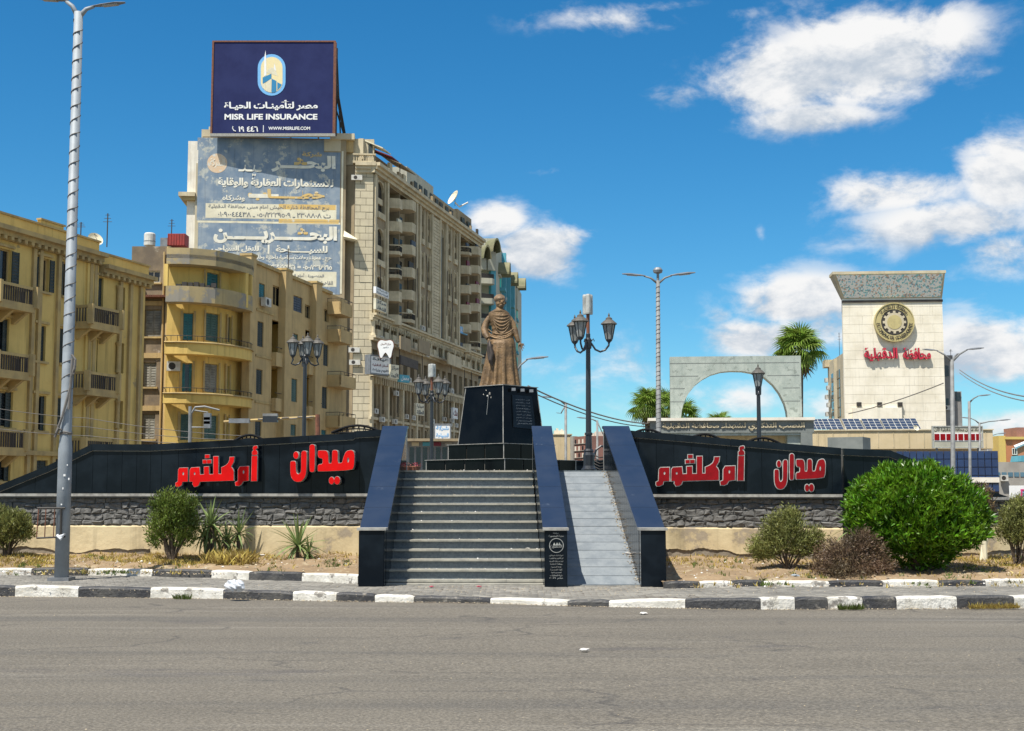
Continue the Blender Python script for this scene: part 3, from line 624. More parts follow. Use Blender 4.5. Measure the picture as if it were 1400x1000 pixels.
def balustrade(x0, x1, x0t, x1t, label, capend=26.25, ztop=2.95):
    Yp0, Yp1, zp = 21.62, 21.98, 1.055
    t = thing('balustrade', label, 'balustrade', ((x0+x1)/2, 21.6, 0), 'sloping granite balustrades of the steps')
    yl = lambda f: Yp1+(capend-Yp1)*f
    L_ = lambda f: x0+(x0t-x0)*f; R_ = lambda f: x1+(x1t-x1)*f; Z_ = lambda f: zp+(ztop-zp)*f
    i = .035
    m = MB(); m.hexa([(x0+i,Yp0+i,0),(x1-i,Yp0+i,0),(x1t-i,capend+.2,0),(x0t+i,capend+.2,0),(x0+i,Yp0+i,.4),(x1-i,Yp0+i,.4),(x1t-i,capend+.2,.4),(x0t+i,capend+.2,.4)])
    m.hexa([(x0+i,Yp1-.1,.4),(x1-i,Yp1-.1,.4),(x1t-i,capend,.4),(x0t+i,capend,.4),(x0+i,Yp1-.1,zp-.12),(x1-i,Yp1-.1,zp-.12),(x1t-i,capend,ztop-.06),(x0t+i,capend,ztop-.06)])
    m.hexa([(x0t+i,capend-.01,.4),(x1t-i,capend-.01,.4),(x1t-i,capend+.2,.4),(x0t+i,capend+.2,.4),(x0t+i,capend-.01,ztop-.06),(x1t-i,capend-.01,ztop-.06),(x1t-i,capend+.2,ztop-.06),(x0t+i,capend+.2,ztop-.06)])
    m.build('core', 'mortar', t)
    MB().box(x0+.008, x1-.008, Yp0, Yp0+.03, .0, zp-.045).build('front_panel', 'granite', t)
    MB().box(x0-.025, x1+.025, Yp0-.03, Yp1+.02, zp-.04, zp).build('plinth_cap', 'trim' , t)
    MB().box(x0, x0+.03, Yp0+.032, Yp1-.11, 0, zp-.045).build('side_panel', 'granite', t); MB().box(x1-.03, x1, Yp0+.032, Yp1-.11, 0, zp-.045).build('side_panel', 'granite', t)
    n = 5; cuts = [0,.17,.36,.56,.78,1.0]
    for a, b in zip(cuts, cuts[1:]):
        g = .0012
        q = MB(); e = .02
        P = lambda f, s, dz: Vector(((L_(f)-e) if s == 0 else (R_(f)+e), yl(f), Z_(f)+dz))
        q.hexa([P(a+g,0,-.05),P(a+g,1,-.05),P(b-g,1,-.05),P(b-g,0,-.05),P(a+g,0,0),P(a+g,1,0),P(b-g,1,0),P(b-g,0,0)])
        q.build('cap_slab', 'granite_cap', t)
    MB().box(L_(1)-.02, R_(1)+.02, capend+.003, capend+.24, ztop-.05, ztop-.002).build('cap_slab', 'granite_cap', t)
    ns = 19
    for s in (0, 1):
        for k in range(ns):
            a, b = k/ns+.0008, (k+1)/ns-.0008; X = L_ if s == 0 else R_; sg = 1 if s == 0 else -1
            q = MB(); xa, xb = X(a), X(b)
            q.hexa([(xa,yl(a),.1),(xb,yl(b),.1),(xb+sg*.03,yl(b),.1),(xa+sg*.03,yl(a),.1),(xa,yl(a),Z_(a)-.055),(xb,yl(b),Z_(b)-.055),(xb+sg*.03,yl(b),Z_(b)-.055),(xa+sg*.03,yl(a),Z_(a)-.055)])
            q.build('side_panel', 'granite', t)
        X = (L_(1), L_(1)+.03) if s == 0 else (R_(1)-.03, R_(1)); MB().box(*X, capend+.003, capend+.2, .1, ztop-.055).build('side_panel', 'trim', t)
    MB().box(L_(1)+.01, R_(1)-.01, capend+.2, capend+.225, .1, ztop-.055).build('back_panel', 'trim', t)
    return t
balustrade(-2.50, -2.08, -2.56, -2.10, 'black granite balustrade with sky-tinted sloping cap along the left edge of the staircase')
bm_ = balustrade(.53, .90, .41, .77, 'granite balustrade between staircase and ramp with an engraved plaque on its front')
balustrade(2.10, 2.51, 1.83, 2.31, 'black granite balustrade along the right edge of the pale ramp')
# engraved plaque on the middle plinth
FP = Face((.53, 21.615), (.90, 21.615))
def plq(txt, v0, v1, u0=750.5, u1=770.5): ptext(bm_, FP, arabic(txt), u0, v0, u1, v1, 'silver', .002, name='engraved_line', bold=0)
plq('محافظة', 728, 730, 756, 764); plq('مدينة المنصورة', 731.5, 735)
plq('المنصورة', 745, 750, 752.5, 768.5)
ring = MB(); a, b, c, d = FP.rect(750.5, 736, 771, 756); cs, cz, rr = (a+b)/2, (c+d)/2, (d-c)/2
for k in range(40):
    p, q = k*math.pi/20, (k+1)*math.pi/20
    ring.quad(*[FP.pt(cs+math.cos(w)*rr*h, cz+math.sin(w)*rr*h, .003) for w, h in ((p,1),(q,1),(q,.92),(p,.92))])
for dx in (-.035, .01, .05): ring.add([FP.pt(cs+dx-.025, cz+.0, .003), FP.pt(cs+dx+.025, cz+.0, .003), FP.pt(cs+dx, cz+.05, .003)], [(0,1,2)])
ring.build('engraved_emblem', 'silver', bm_)
for k, s_ in enumerate(['تم إنشاء ميدان', 'ام كلثوم وتطويره', 'تحت رعاية السيد', 'محافظ الدقهلية', 'جامعة المنصورة', 'كلية الهندسة', 'تصميم وتنفيذ', 'شركة المقاولات', 'عام ٢٠١٩']):
    w = [0, 0, 0, 1, 2, 1, 2, 1, 0][k]*1.2; plq(s_, 758.5+k*3.9, 761.2+k*3.9, 751+w, 770-w)

def monument_wall(label, F, us, prof, uend0, uend1, yled, zst):
    t = thing('monument_wall', label, 'wall', F.pt(F.len/2, 0), 'black granite walls of the square')
    def Z(u):
        v = lerp_tab(prof, u); return F.hit(u, v)[1]
    sp = lambda u: F.hit(u, 672)[0]
    zb = lambda u: F.hit(u, lerp_tab(yled, u))[1]
    m = MB()
    allu = sorted(set([u for u in us] + [p[0] for p in prof if uend0 < p[0] < uend1]))
    for a, b in zip(allu, allu[1:]):
        m.hexa([F.pt(sp(a),.0,0),F.pt(sp(b),.0,0),F.pt(sp(b),.0,-.3),F.pt(sp(a),.0,-.3),F.pt(sp(a),Z(a)-.02,0),F.pt(sp(b),Z(b)-.02,0),F.pt(sp(b),Z(b)-.02,-.3),F.pt(sp(a),Z(a)-.02,-.3)])
    m.build('core', 'mortar', t)
    for a, b in zip(us, us[1:]):     # granite cladding slabs, each cut to the sloping top
        mid = [p[0] for p in prof if a < p[0] < b]; uu = [a]+mid+[b]
        pts = [(sp(a)+.003, zb(a)+.012), (sp(b)-.003, zb(b)+.012)] + [(sp(x)+(-.003 if x == b else .003 if x == a else 0), Z(x)-.135) for x in reversed(uu)]
        if min(q[1] for q in pts[2:]) - pts[0][1] < .01:
            pts = [(p[0], max(p[1], zb(a)+.02)) for p in pts]
        j = random.uniform(0, .004)
        MB().poly_prism([pts], lambda x, y, o: F.pt(x, y, o), .012, .042+j).build('granite_panel', 'granite', t)
    cu = [uend0] + [p[0] for p in prof if uend0 < p[0] < uend1] + [uend1]
    cc = []
    for a, b in zip(cu, cu[1:]):
        n = max(1, int((b-a)/60)); cc += [a+(b-a)*k/n for k in range(n)]
    cc.append(uend1)
    for a, b in zip(cc, cc[1:]):
        sa, sb = sp(a)+.002, sp(b)-.002
        q = MB(); q.hexa([F.pt(sa,Z(a)-.13,.085),F.pt(sb,Z(b)-.13,.085),F.pt(sb,Z(b)-.13,-.34),F.pt(sa,Z(a)-.13,-.34),F.pt(sa,Z(a),.085),F.pt(sb,Z(b),.085),F.pt(sb,Z(b),-.34),F.pt(sa,Z(a),-.34)])
        q.build('coping_slab', 'granite', t)
        q = MB(); q.hexa([F.pt(sa,Z(a)-.142,.06),F.pt(sb,Z(b)-.142,.06),F.pt(sb,Z(b)-.142,.02),F.pt(sa,Z(a)-.142,.02),F.pt(sa,Z(a)-.1305,.06),F.pt(sb,Z(b)-.1305,.06),F.pt(sb,Z(b)-.1305,.02),F.pt(sa,Z(a)-.1305,.02)]); q.build('coping_joint', 'trim', t)
    s0, s1 = sp(uend0), sp(uend1)
    zl = zb((uend0+uend1)/2)
    MB().fbox(F, s0, s1, zl-.055, zl, -.01, .13).build('ledge', 'trim', t)
    MB().fbox(F, s0, s1, zl-.085, zl-.056, -.01, .115).build('ledge_soffit', 'mortar', t)
    # rubble facing, each stone its own
    z0, z1 = zst, zl-.075; rows = 5; hs = np.linspace(z0, z1, rows+1)
    bnd = lambda r, s: hs[r] + (0 if r in (0, rows) else .018*math.sin(s*5.1+r*2)+.010*math.sin(s*11+r))
    for r in range(rows):
        s = s0 + random.uniform(0, .1); 
        while s < s1-.06:
            w = random.uniform(.10, .27); e = min(s+w, s1-.01); g = .004
            j = lambda k=.022: random.uniform(-k, k)
            out = [(s+g+j(), bnd(r, s)+g), ((s+e)/2, bnd(r, (s+e)/2)+g+abs(j(.01))), (e-g+j(), bnd(r, e)+g), (e-g+j(), (hs[r]+hs[r+1])/2), (e-g+j(), bnd(r+1, e)-g), ((s+e)/2, bnd(r+1, (s+e)/2)-g-abs(j(.01))), (s+g+j(), bnd(r+1, s)-g), (s+g+j(), (hs[r]+hs[r+1])/2)]
            cx, cz = sum(p[0] for p in out)/8, sum(p[1] for p in out)/8
            inn = [(cx+(p[0]-cx)*.62+j(.02), cz+(p[1]-cz)*.58+j(.015)) for p in out[::2]]
            dep = random.uniform(.018, .045)
            vs = [F.pt(x, z, .004) for x, z in out] + [F.pt(x, z, .012+random.uniform(0,.012)) for x, z in out] + [F.pt(x, z, dep+j(.018)) for x, z in inn]
            fs = [(i, (i+1) % 8, 8+(i+1) % 8, 8+i) for i in range(8)]
            for i in range(4):
                a_, b_, c_ = 8+2*i, 8+2*i+1, 8+(2*i+2) % 8; p, q = 16+i, 16+(i+1) % 4
                fs += [(a_, b_, p), (b_, q, p), (b_, c_, q)]
            fs += [(16,17,18), (16,18,19)]
            MB().add(vs, fs).build('stone', 'stone', t)
            s = e
    # plastered foot with a ragged lower edge where the render has fallen off
    n = 160; top = zst-.004; vs = []; 
    for k in range(n+1):
        s = s0+(s1-s0)*k/n; b_ = .50 + .05*math.sin(s*1.7)+.03*math.sin(s*4.3)+.015*math.sin(s*13)+random.uniform(-.008,.008); b_ = min(b_, .62) if math.sin(s*.55+1.0) > -.2 else .25
        o = .04+.006*math.sin(s*2)
        vs += [F.pt(s, b_, .0), F.pt(s, b_, o), F.pt(s, top-.03, o), F.pt(s, top, o-.03), F.pt(s, top, 0)]
    fs = [(k*5+q, k*5+5+q, k*5+6+q, k*5+1+q) for k in range(n) for q in range(4)]
    MB().add(vs, fs).build('plaster_band', 'plaster', t, smooth=False)
    q = MB(); n = 60; vs = []
    for k in range(n+1):
        s = s0+(s1-s0)*k/n
        for z in (.1, .3, .45, .64): vs.append(F.pt(s, z, .012+random.uniform(-.008,.010)))
    q.add(vs, [(k*4+r, k*4+4+r, k*4+5+r, k*4+1+r) for k in range(n) for r in range(3)]); q.build('bare_footing', 'plaster_low', t)
    return t
FL = faceuv(-60, 26.95, 566, 26.2)
WL = monument_wall('long black granite wall with red lettering left of the staircase, above grey rubble and yellow plaster', FL,
    [-60,-20,15,49,81,105,127,147,167,187,206,221,244,268,292,316,338,360,382,404,426,448,470,492,520,545],
    [(-60,690),(0,664),(66,637),(126,607.6),(206,608),(300,603),(483,592.5),(486,590),(545,587)], -60, 545, [(-60,675),(600,675)], .975)
FR = faceuv(846, 26.2, 1152, 25.5)
WR = monument_wall('black granite wall with faded red lettering right of the ramp', FR,
    [850,874,898,922,946,970,994,1018,1042,1066,1090,1114,1138,1151], [(850,588),(1000,600.5),(1151,613)], 850, 1151, [(800,676),(1200,676)], .955)
FR2 = faceuv(1153, 26.0, 1460, 26.6)
WR2 = monument_wall('far right end of the black granite wall sloping down behind the round green bush', FR2,
    [1153,1180,1206,1232,1258,1284,1310,1336,1362,1388,1420,1460], [(1153,613.5),(1216,616),(1255,631.5),(1365,676),(1400,688),(1460,700)], 1153, 1460, [(800,676),(1345,676),(1365,690),(1460,712)] if False else [(800,680),(1460,680)], .96)

# ------------------------------------------------------------ red lettering on the walls
def sm(pts, r=2):     # round the corners of a traced outline (Chaikin)
    for _ in range(r):
        q = []
        for i in range(len(pts)):
            a, b = pts[i], pts[(i+1) % len(pts)]; q += [(a[0]*.8+b[0]*.2, a[1]*.8+b[1]*.2), (a[0]*.2+b[0]*.8, a[1]*.2+b[1]*.8)]
        pts = q
    return pts
def ell(cx, cy, rx, ry, n=18): return [(cx+math.cos(2*math.pi*k/n)*rx, cy+math.sin(2*math.pi*k/n)*ry) for k in range(n)]
W1 = {'box': (150,100,1272,800), 'letters': [
    [sm([(150,410),(170,390),(225,390),(245,410),(248,560),(262,600),(290,622),(322,600),(340,560),(340,250),(365,212),(415,212),(436,240),(428,590),(400,680),(345,740),(280,755),(215,735),(170,680),(152,600)],1), ],
    [ell(248,287,44,62)],
    [sm([(484,130),(510,100),(555,100),(580,130),(572,560),(545,580),(510,580),(488,560)],1)],
    [sm([(640,205),(770,205),(800,235),(812,290),(814,430),(878,430),(880,225),(900,200),(955,200),(978,230),(976,425),(1040,425),(1060,400),(1075,330),(1120,220),(1215,195),(1255,225),(1270,290),(1260,480),(1225,545),(640,572),(628,545),(632,452),(715,440),(715,342),(655,335),(632,300),(632,225)],1), ell(1158,370,18,46,10)],
    [ell(868,730,44,64)], [ell(966,727,50,70)]]}
W2 = {'box': (55,50,1312,682), 'letters': [
    [[(115,392),(242,388),(242,600),(160,604),(148,655),(110,678),(68,680),(54,662),(54,622),(90,600),(96,420)], ell(173,478,13,26,10)],
    [[(295,388),(420,380),(430,495),(493,490),(490,375),(565,370),(568,490),(635,488),(635,215),(710,213),(710,484),(757,484),(757,385),(820,355),(862,318),(882,270),(885,225),(957,222),(945,300),(905,372),(930,400),(946,440),(946,585),(430,602),(410,655),(380,676),(340,682),(314,640),(320,602),(270,600),(274,420)], ell(347,478,13,22,10)],
    [[(508,190),(575,188),(575,240),(508,242)]], [[(472,270),(530,268),(532,322),(474,324)]], [[(538,268),(602,266),(602,320),(540,322)]],
    [[(1040,370),(1178,365),(1176,585),(1090,598),(1062,648),(1025,668),(975,664),(968,612),(1010,592),(1012,420)], ell(1098,455,12,28,10)],
    [[(1225,208),(1308,206),(1302,592),(1214,594)]],
    [sm([(1248,60),(1305,48),(1312,90),(1272,108),(1308,132),(1312,190),(1228,196),(1228,138),(1250,128),(1240,95)],1)]]}
def word(label, F, W_, box, off, thick, red, grow, group):
    bx = W_['box']; u0, v0, u1, v1 = box
    t = thing('wall_lettering', label, 'lettering', F.pt(F.hit((u0+u1)/2, v1, off)[0], F.hit(u0, v1, off)[1], off), group)
    def tr(p):
        u = u0+(p[0]-bx[0])/(bx[2]-bx[0])*(u1-u0); v = v0+(p[1]-bx[1])/(bx[3]-bx[1])*(v1-v0); return F.hit(u, v, off)
    for loops in W_['letters']:
        lp = [[tr(p) for p in l] for l in loops]
        m = MB(); m.mi = 0; m.poly_prism(lp, lambda x, y, o: F.pt(x, y, o), off-thick*.12, off, side_mi=1)
        o_ = []
        c = np.mean(lp[0], axis=0)
        def off_poly(P, g):
            P = [Vector(p) for p in P]; area = sum(P[i].x*P[(i+1)%len(P)].y-P[(i+1)%len(P)].x*P[i].y for i in range(len(P))); sg = 1 if area > 0 else -1; out = []
            for i in range(len(P)):
                a, b, d = P[i-1], P[i], P[(i+1) % len(P)]; e1 = (b-a).normalized(); e2 = (d-b).normalized(); n1 = Vector((e1.y, -e1.x)); n2 = Vector((e2.y, -e2.x)); n = n1+n2
                n = n.normalized() if n.length > .2 else n1; out.append(tuple(b+n*g*sg*min(1.5, 1/max(.5, n.dot(n1)))))
            return out
        m.mi = 1; m.poly_prism([off_poly(lp[0], grow)], lambda x, y, o: F.pt(x, y, o), off-thick, off-thick*.12-.001)
        m.build('letter', [red, 'silver'], t)
    return t
GR = 'Arabic lettering on the granite walls'
word('bright red Arabic word nearest the staircase on the left wall, two dots below', FL, W1, (396.8,607.9,484.8,662.8), .30, .16, 'red', .006, GR)
word('bright red Arabic words in angular letters, farther left on the left wall', FL, W2, (239.9,609.5,352,665.9), .22, .07, 'red', .006, GR)
word('dull red Arabic words with silver edges on the right wall next to the ramp', FR, W2, (897.1,610,1017.7,664.8), .14, .05, 'red2', .014, GR)
word('dull red Arabic word with silver edges at the far right of the right wall', FR, W1, (1058.8,620.7,1128.4,672.5), .14, .05, 'red2', .014, GR)

# ------------------------------------------------------------ pedestal and statue
PC = Vector((-.25, 30.7)); PH = R(48)
ped = thing('statue_pedestal', 'tapered black granite pedestal on two stepped tiers under the bronze statue', 'pedestal', (PC.x, PC.y, PLAT))
def fr(s0, z0, s1, z1):
    def ring(s, z): return [Vector((PC.x, PC.y, z)) + Vector((math.cos(PH+a)*s/2*math.sqrt(2), math.sin(PH+a)*s/2*math.sqrt(2), 0)) for a in (R(225), R(315), R(45), R(135))]
    a, b = ring(s0, z0), ring(s1, z1); return a, b
def block(s0, z0, s1, z1, name, m, inset=0):
    a, b = fr(s0, z0, s1, z1); MB().hexa(a+b).build(name, m, ped)
zt = 4.075
for (s0, z0, s1, z1, nm, n) in ((2.46, PLAT+.002, 2.46, 2.36, 'lower_tier', 4), (1.74, 2.372, 1.74, 2.715, 'upper_tier', 3), (1.42, 2.727, 1.17, 4.06, 'shaft', 1)):
    block(s0-.05, z0, s1-.05, z1, nm, 'mortar')
    a, b = fr(s0, z0, s1, z1)
    for k in range(4):
        A, B, A2, B2 = a[k], a[(k+1) % 4], b[k], b[(k+1) % 4]; d = (B-A).normalized(); nn = Vector((d.y, -d.x, 0))
        for j in range(n):
            g = .006 if n == 1 else .008; f0, f1 = j/n+g, (j+1)/n-g
            q = [A.lerp(B, f0), A.lerp(B, f1), A2.lerp(B2, f1), A2.lerp(B2, f0)]
            MB().hexa([q[0], q[1], q[1]-nn*.022, q[0]-nn*.022, q[3], q[2], q[2]-nn*.022, q[3]-nn*.022]).build('granite_panel', 'granite_black', ped)
        MB().tube([A-Vector((0,0,0)), A2], .011, 6).build('corner_trim', 'trim', ped)
block(2.52, 2.361, 2.52, 2.371, 'tier_edge', 'trim'); block(1.80, 2.716, 1.80, 2.726, 'tier_edge', 'trim'); block(1.23, 4.061, 1.23, zt, 'top_slab', 'trim')
a, b = fr(1.42, 2.727, 1.17, 4.06)
def onface(k, f, h, o=0):
    A, B, A2, B2 = a[k], a[(k+1) % 4], b[k], b[(k+1) % 4]; P = A.lerp(B, f).lerp(A2.lerp(B2, f), h); d = (B-A).normalized(); return P + Vector((d.y, -d.x, .09)).normalized()*o
q = MB(); q.add([onface(0, *p, o=oo) for oo in (.0, .03) for p in ((.25,.28),(.80,.26),(.80,.84),(.25,.84))], [(4,5,6,7),(0,1,5,4),(1,2,6,5),(2,3,7,6),(3,0,4,7)]); q.build('inscription_plaque', 'granite', ped)
for r_ in range(9):
    h = .78-r_*.052; v, f = text_mesh(arabic(['أم كلثوم', 'كوكب الشرق', 'ولدت بقرية طماي', 'محافظة الدقهلية', 'سيدة الغناء العربي', 'تمثال من البرونز', 'ميدان أم كلثوم', 'المنصورة', 'مصر'][r_]), 0)
    va = np.array(v); x0, x1, y0, y1 = va[:,0].min(), va[:,0].max(), va[:,1].min(), va[:,1].max(); q = MB()
    q.add([onface(0, .32+(p[0]-x0)/(x1-x0)*.40, h-.03+(p[1]-y0)/(y1-y0)*.03, .032) for p in v], f); q.build('inscription_line', 'galv_dark', ped)
for f in (.24, .5, .76):
    c = onface(0, f, .93, .07); q = MB(); q.box(c.x-.045, c.x+.045, c.y-.03, c.y+.03, c.z-.035, c.z+.03); q.tube([c, onface(0, f, .91, 0)], .012, 5); q.build('spotlight', 'galv_dark', ped)
def splat(k, f, h, r, n=9):
    q = MB(); c = onface(k, f, h, .003); A, B = a[k], a[(k+1) % 4]; d = (B-A).normalized(); pts = [c + d*math.cos(2*math.pi*i/n)*r*random.uniform(.5,1.2) + Vector((0,0,math.sin(2*math.pi*i/n)*r*random.uniform(.5,1.5))) for i in range(n)]
    q.add(pts, [tuple(range(n))]); q.build('white_splash', 'kwhite', ped)
splat(3, .66, .87, .035); splat(3, .60, .83, .02); splat(3, .56, .93, .014); splat(3, .70, .80, .018); splat(3, .50, .86, .012)
MB().tube([onface(3, .63, .85, .004), onface(3, .61, .5, .004)], .004, 4).build('white_splash', 'silver', ped)

def loft(secs, n=48, pleat=None):
    """secs = (z, cx, cy, rx, ry); returns verts, faces"""
    v = []
    for (z, cx, cy, rx, ry) in secs:
        for j in range(n):
            t = 2*math.pi*j/n; k = 1 + (pleat(z, t) if pleat else 0); v.append((cx+rx*k*math.cos(t), cy+ry*k*math.sin(t), z))
    m = len(secs); f = [(i*n+j, i*n+(j+1)%n, (i+1)*n+(j+1)%n, (i+1)*n+j) for i in range(m-1) for j in range(n)] + [tuple(range(n-1,-1,-1)), tuple(range((m-1)*n, m*n))]
    return v, f
def interp_secs(secs, n):
    z = np.linspace(secs[0][0], secs[-1][0], n); A = np.array(secs); return [(zz, *[float(np.interp(zz, A[:,0], A[:,k])) for k in range(1, 5)]) for zz in z]
def remesh(mb, name, m, parent, voxel, smoothit=2, **kw):
    tmp = bpy.data.meshes.new('tmp'); tmp.from_pydata(mb.v, [], mb.f); tmp.update(); o = bpy.data.objects.new('tmp', tmp); C.objects.link(o)
    r_ = o.modifiers.new('r', 'REMESH'); r_.mode = 'VOXEL'; r_.voxel_size = voxel; r_.use_smooth_shade = True
    s_ = o.modifiers.new('s', 'SMOOTH'); s_.iterations = smoothit; s_.factor = .5
    dg = bpy.context.evaluated_depsgraph_get(); me = bpy.data.meshes.new_from_object(o.evaluated_get(dg)); bpy.data.objects.remove(o)
    me.name = name; me.materials.clear(); me.materials.append(M[m]); loc = WPOS[parent.name] if parent is not None else Vector((0,0,0))
    me.transform(Matrix.Translation(-loc)); return link(name, me, parent, loc, **kw)
def ellipsoid(mb, c, r, n=20, rot=None):
    v = []; 
    for i in range(1, n//2):
        p = math.pi*i/(n//2)
        for j in range(n):
            t = 2*math.pi*j/n; q = Vector((r[0]*math.sin(p)*math.cos(t), r[1]*math.sin(p)*math.sin(t), r[2]*math.cos(p)))
            if rot: q = rot @ q
            v.append(Vector(c)+q)
    k = n//2-1; f = [(i*n+j, i*n+(j+1)%n, (i+1)*n+(j+1)%n, (i+1)*n+j) for i in range(k-1) for j in range(n)]
    top = Vector((0,0,r[2])); top = rot @ top if rot else top
    v += [Vector(c)+top, Vector(c)-top]; t = k*n; f += [(t, (j+1)%n, j) for j in range(n)] + [(t+1, (k-1)*n+j, (k-1)*n+(j+1)%n) for j in range(n)]
    mb.add([tuple(p) for p in v], f)
SX, SY, SZ = -.27, 30.72, zt
stt = thing('bronze_statue', 'bronze statue of a standing woman in a pleated gown holding a handkerchief, on the pedestal', 'statue', (SX, SY, SZ))
q_ = lambda x: (x-300)*.00478
hz = lambda y: (525-y)*.00478
def P3(x, y, dy): return Vector((SX+q_(x), SY+dy, SZ+hz(y)))
body = MB()
rows = [(523,296,188/2),(500,298,176/2),(450,299,164/2),(400,301,152/2),(350,304,142/2),(310,307,130/2),(285,309,112/2),(255,308,98/2),(225,304,98/2),(195,299,106/2),(172,295,108/2),(158,292,100/2),(149,293,76/2),(141,295,48/2),(134,296,34/2),(122,297,34/2)]
secs = sorted([(hz(y), q_(cx), 0.0, w*.00478, max(.055, w*.00478*(.72 if y > 290 else .62 if y > 150 else .9))) for y, cx, w in rows])
secs = interp_secs(secs, 90)
def pleat(z, t):
    a = max(0, min(1, (1.12-z)/1.0)); b = math.sin(t*13+.6*math.sin(t*3)+z*.4)
    sh = max(0, 1-abs(z-1.28)/.22); return a*.115*(abs(b)**.6*(1 if b > 0 else -1)) + sh*.035*math.sin(z*62+3*math.cos(t-1.3))
v, f = loft(secs, 128, pleat); body.add([(SX+x, SY+y, SZ+z) for x, y, z in v], f)
# shawl: broad cloth hanging from the shoulders, gathered round the hips, cowl at the neck
def front(x, y, rx=.262, ry=.150, push=.012):
    dx = q_(x)-q_(303); return P3(x, y, -ry*math.sqrt(max(.02, 1-(dx/rx)**2))-push)
for k in range(6):      # swags of cloth falling from both shoulders
    x0, y0, xm, ym, x1, y1 = 250+3*k, 163+9*k, 300-4*k, 176+17*k, 350-1*k, 166+10*k
    body.tube([front(x0+(x1-x0)*f, (1-f)**2*y0+2*f*(1-f)*(2*ym-(y0+y1)/2)+f*f*y1) for f in [i/16 for i in range(17)]], [.004+(.0055+.002*(k % 2))*math.sin(math.pi*min(1,max(0,i/16)))**.5+.001 for i in range(17)], 8)
hem = [(238,262),(252,276),(275,287),(300,291),(325,286),(348,272),(368,250)]
body.tube([front(x, y, .28, .168, .01) for x, y in hem], [.012,.016,.018,.019,.018,.016,.012], 10); body.tube([front(x, y-9, .285, .172, .0) for x, y in hem], .014, 10); body.tube([front(x+3, y-22, .28, .165, .0) for x, y in hem], .014, 8)
for k, (zc, rr) in enumerate(((1.80,.115),(1.75,.16),(1.70,.195))):
    pts = [(SX+q_(296)+rr*math.cos(t), SY-.015+rr*.66*math.sin(t), SZ+zc-.10*max(0,-math.sin(t))**1.5) for t in [2*math.pi*i/32 for i in range(33)]]; body.tube(pts, .020, 8)
# arms
body.tube([P3(262,166,.02), P3(244,182,.02), P3(229,210,.03), P3(221,240,.0), P3(227,266,-.08), P3(240,290,-.17)], [.045,.066,.082,.088,.078,.055], 14)
body.tube([P3(328,168,.02), P3(345,184,.02), P3(359,210,.02), P3(371,245,.0), P3(380,280,-.04), P3(389,305,-.07)], [.045,.062,.076,.074,.062,.044], 14)
ellipsoid(body, P3(244,300,-.20), (.038,.05,.048)); ellipsoid(body, P3(396,317,-.09), (.045,.035,.05))
for i, (dx, dy, d2) in enumerate(((-6,12,-.03),(-2,16,-.03),(3,16,-.02),(7,12,-.01))):      # curled fingers round the handkerchief
    body.tube([P3(244+dx,304,-.22), P3(245+dx,306+dy*.5,-.235), P3(246+dx,304+dy,-.21)], [.014,.013,.011], 6)
body.tube([P3(250,296,-.2), P3(256,304,-.225), P3(253,311,-.23)], [.015,.013,.011], 6)
for i, (ex, ey) in enumerate(((418,316),(420,326),(416,338),(409,350))):                       # open left hand, fingers spread
    s_ = P3(400,314+i*4,-.10); e_ = P3(ex, ey, -.13); m_ = s_.lerp(e_, .5)+Vector((0,0,.008)); body.tube([s_, m_, e_], [.015,.013,.009], 6)
body.tube([P3(392,312,-.1), P3(388,324,-.13), P3(390,334,-.135)], [.015,.013,.01], 6)
# head with face
hc = P3(299,106,-.01)
_n0 = len(body.v)
ellipsoid(body, hc, (.092,.108,.128), 28); ellipsoid(body, hc+Vector((.012,-.045,-.075)), (.06,.062,.05), 18)
body.tube([hc+Vector((.028,-.10,.03)), hc+Vector((.036,-.128,-.018)), hc+Vector((.034,-.115,-.03))], [.012,.019,.016], 8)
ellipsoid(body, hc+Vector((.027,-.098,-.062)), (.032,.017,.010), 14); ellipsoid(body, hc+Vector((.027,-.095,-.080)), (.026,.016,.009), 12)
for sx_ in (-1, 1):
    ellipsoid(body, hc+Vector((.022+sx_*.036,-.093,.012)), (.018,.014,.010), 10); ellipsoid(body, hc+Vector((.022+sx_*.040,-.094,.034)), (.026,.014,.007), 10)
    ellipsoid(body, hc+Vector((.01+sx_*.095,.0,-.01)), (.012,.022,.032), 10); ellipsoid(body, hc+Vector((.018+sx_*.05,-.08,-.035)), (.03,.025,.025), 10)
for i in range(_n0, len(body.v)): body.v[i] = tuple(hc+(Vector(body.v[i])-hc)*1.22)
remesh(body, 'body', 'bronze', stt, .0090, 1)
hair = MB(); ellipsoid(hair, hc+Vector((-.006,-.002,.060)), (.116,.122,.084), 26); ellipsoid(hair, hc+Vector((-.045,.085,.075)), (.085,.08,.075), 20)
for k in range(7): 
    t0 = -1.3+k*.42; hair.tube([hc+Vector((-.012+.118*math.sin(t0)*math.cos(a_), .03-.118*math.cos(t0)*math.cos(a_)*.9, .055+.105*math.sin(a_))) for a_ in np.linspace(.1, 1.5, 8)], .014, 6)
hair.v = [tuple(hc+(Vector(p)-hc)*1.16) for p in hair.v]
remesh(hair, 'hair', 'bronze_light', stt, .010, 2)
for sx_ in (-1, 1): q = MB(); ellipsoid(q, hc+Vector((.027+sx_*.045,-.128,.008)), (.020,.010,.010), 10); q.build('eye', 'bronze_dark', stt, smooth=True)  # dark bronze painted in for the shade of the eye sockets
q = MB(); ellipsoid(q, hc+Vector((.034,-.139,-.088)), (.034,.012,.007), 10); q.build('mouth', 'bronze_dark', stt, smooth=True)  # dark bronze line standing in for shade along the lips
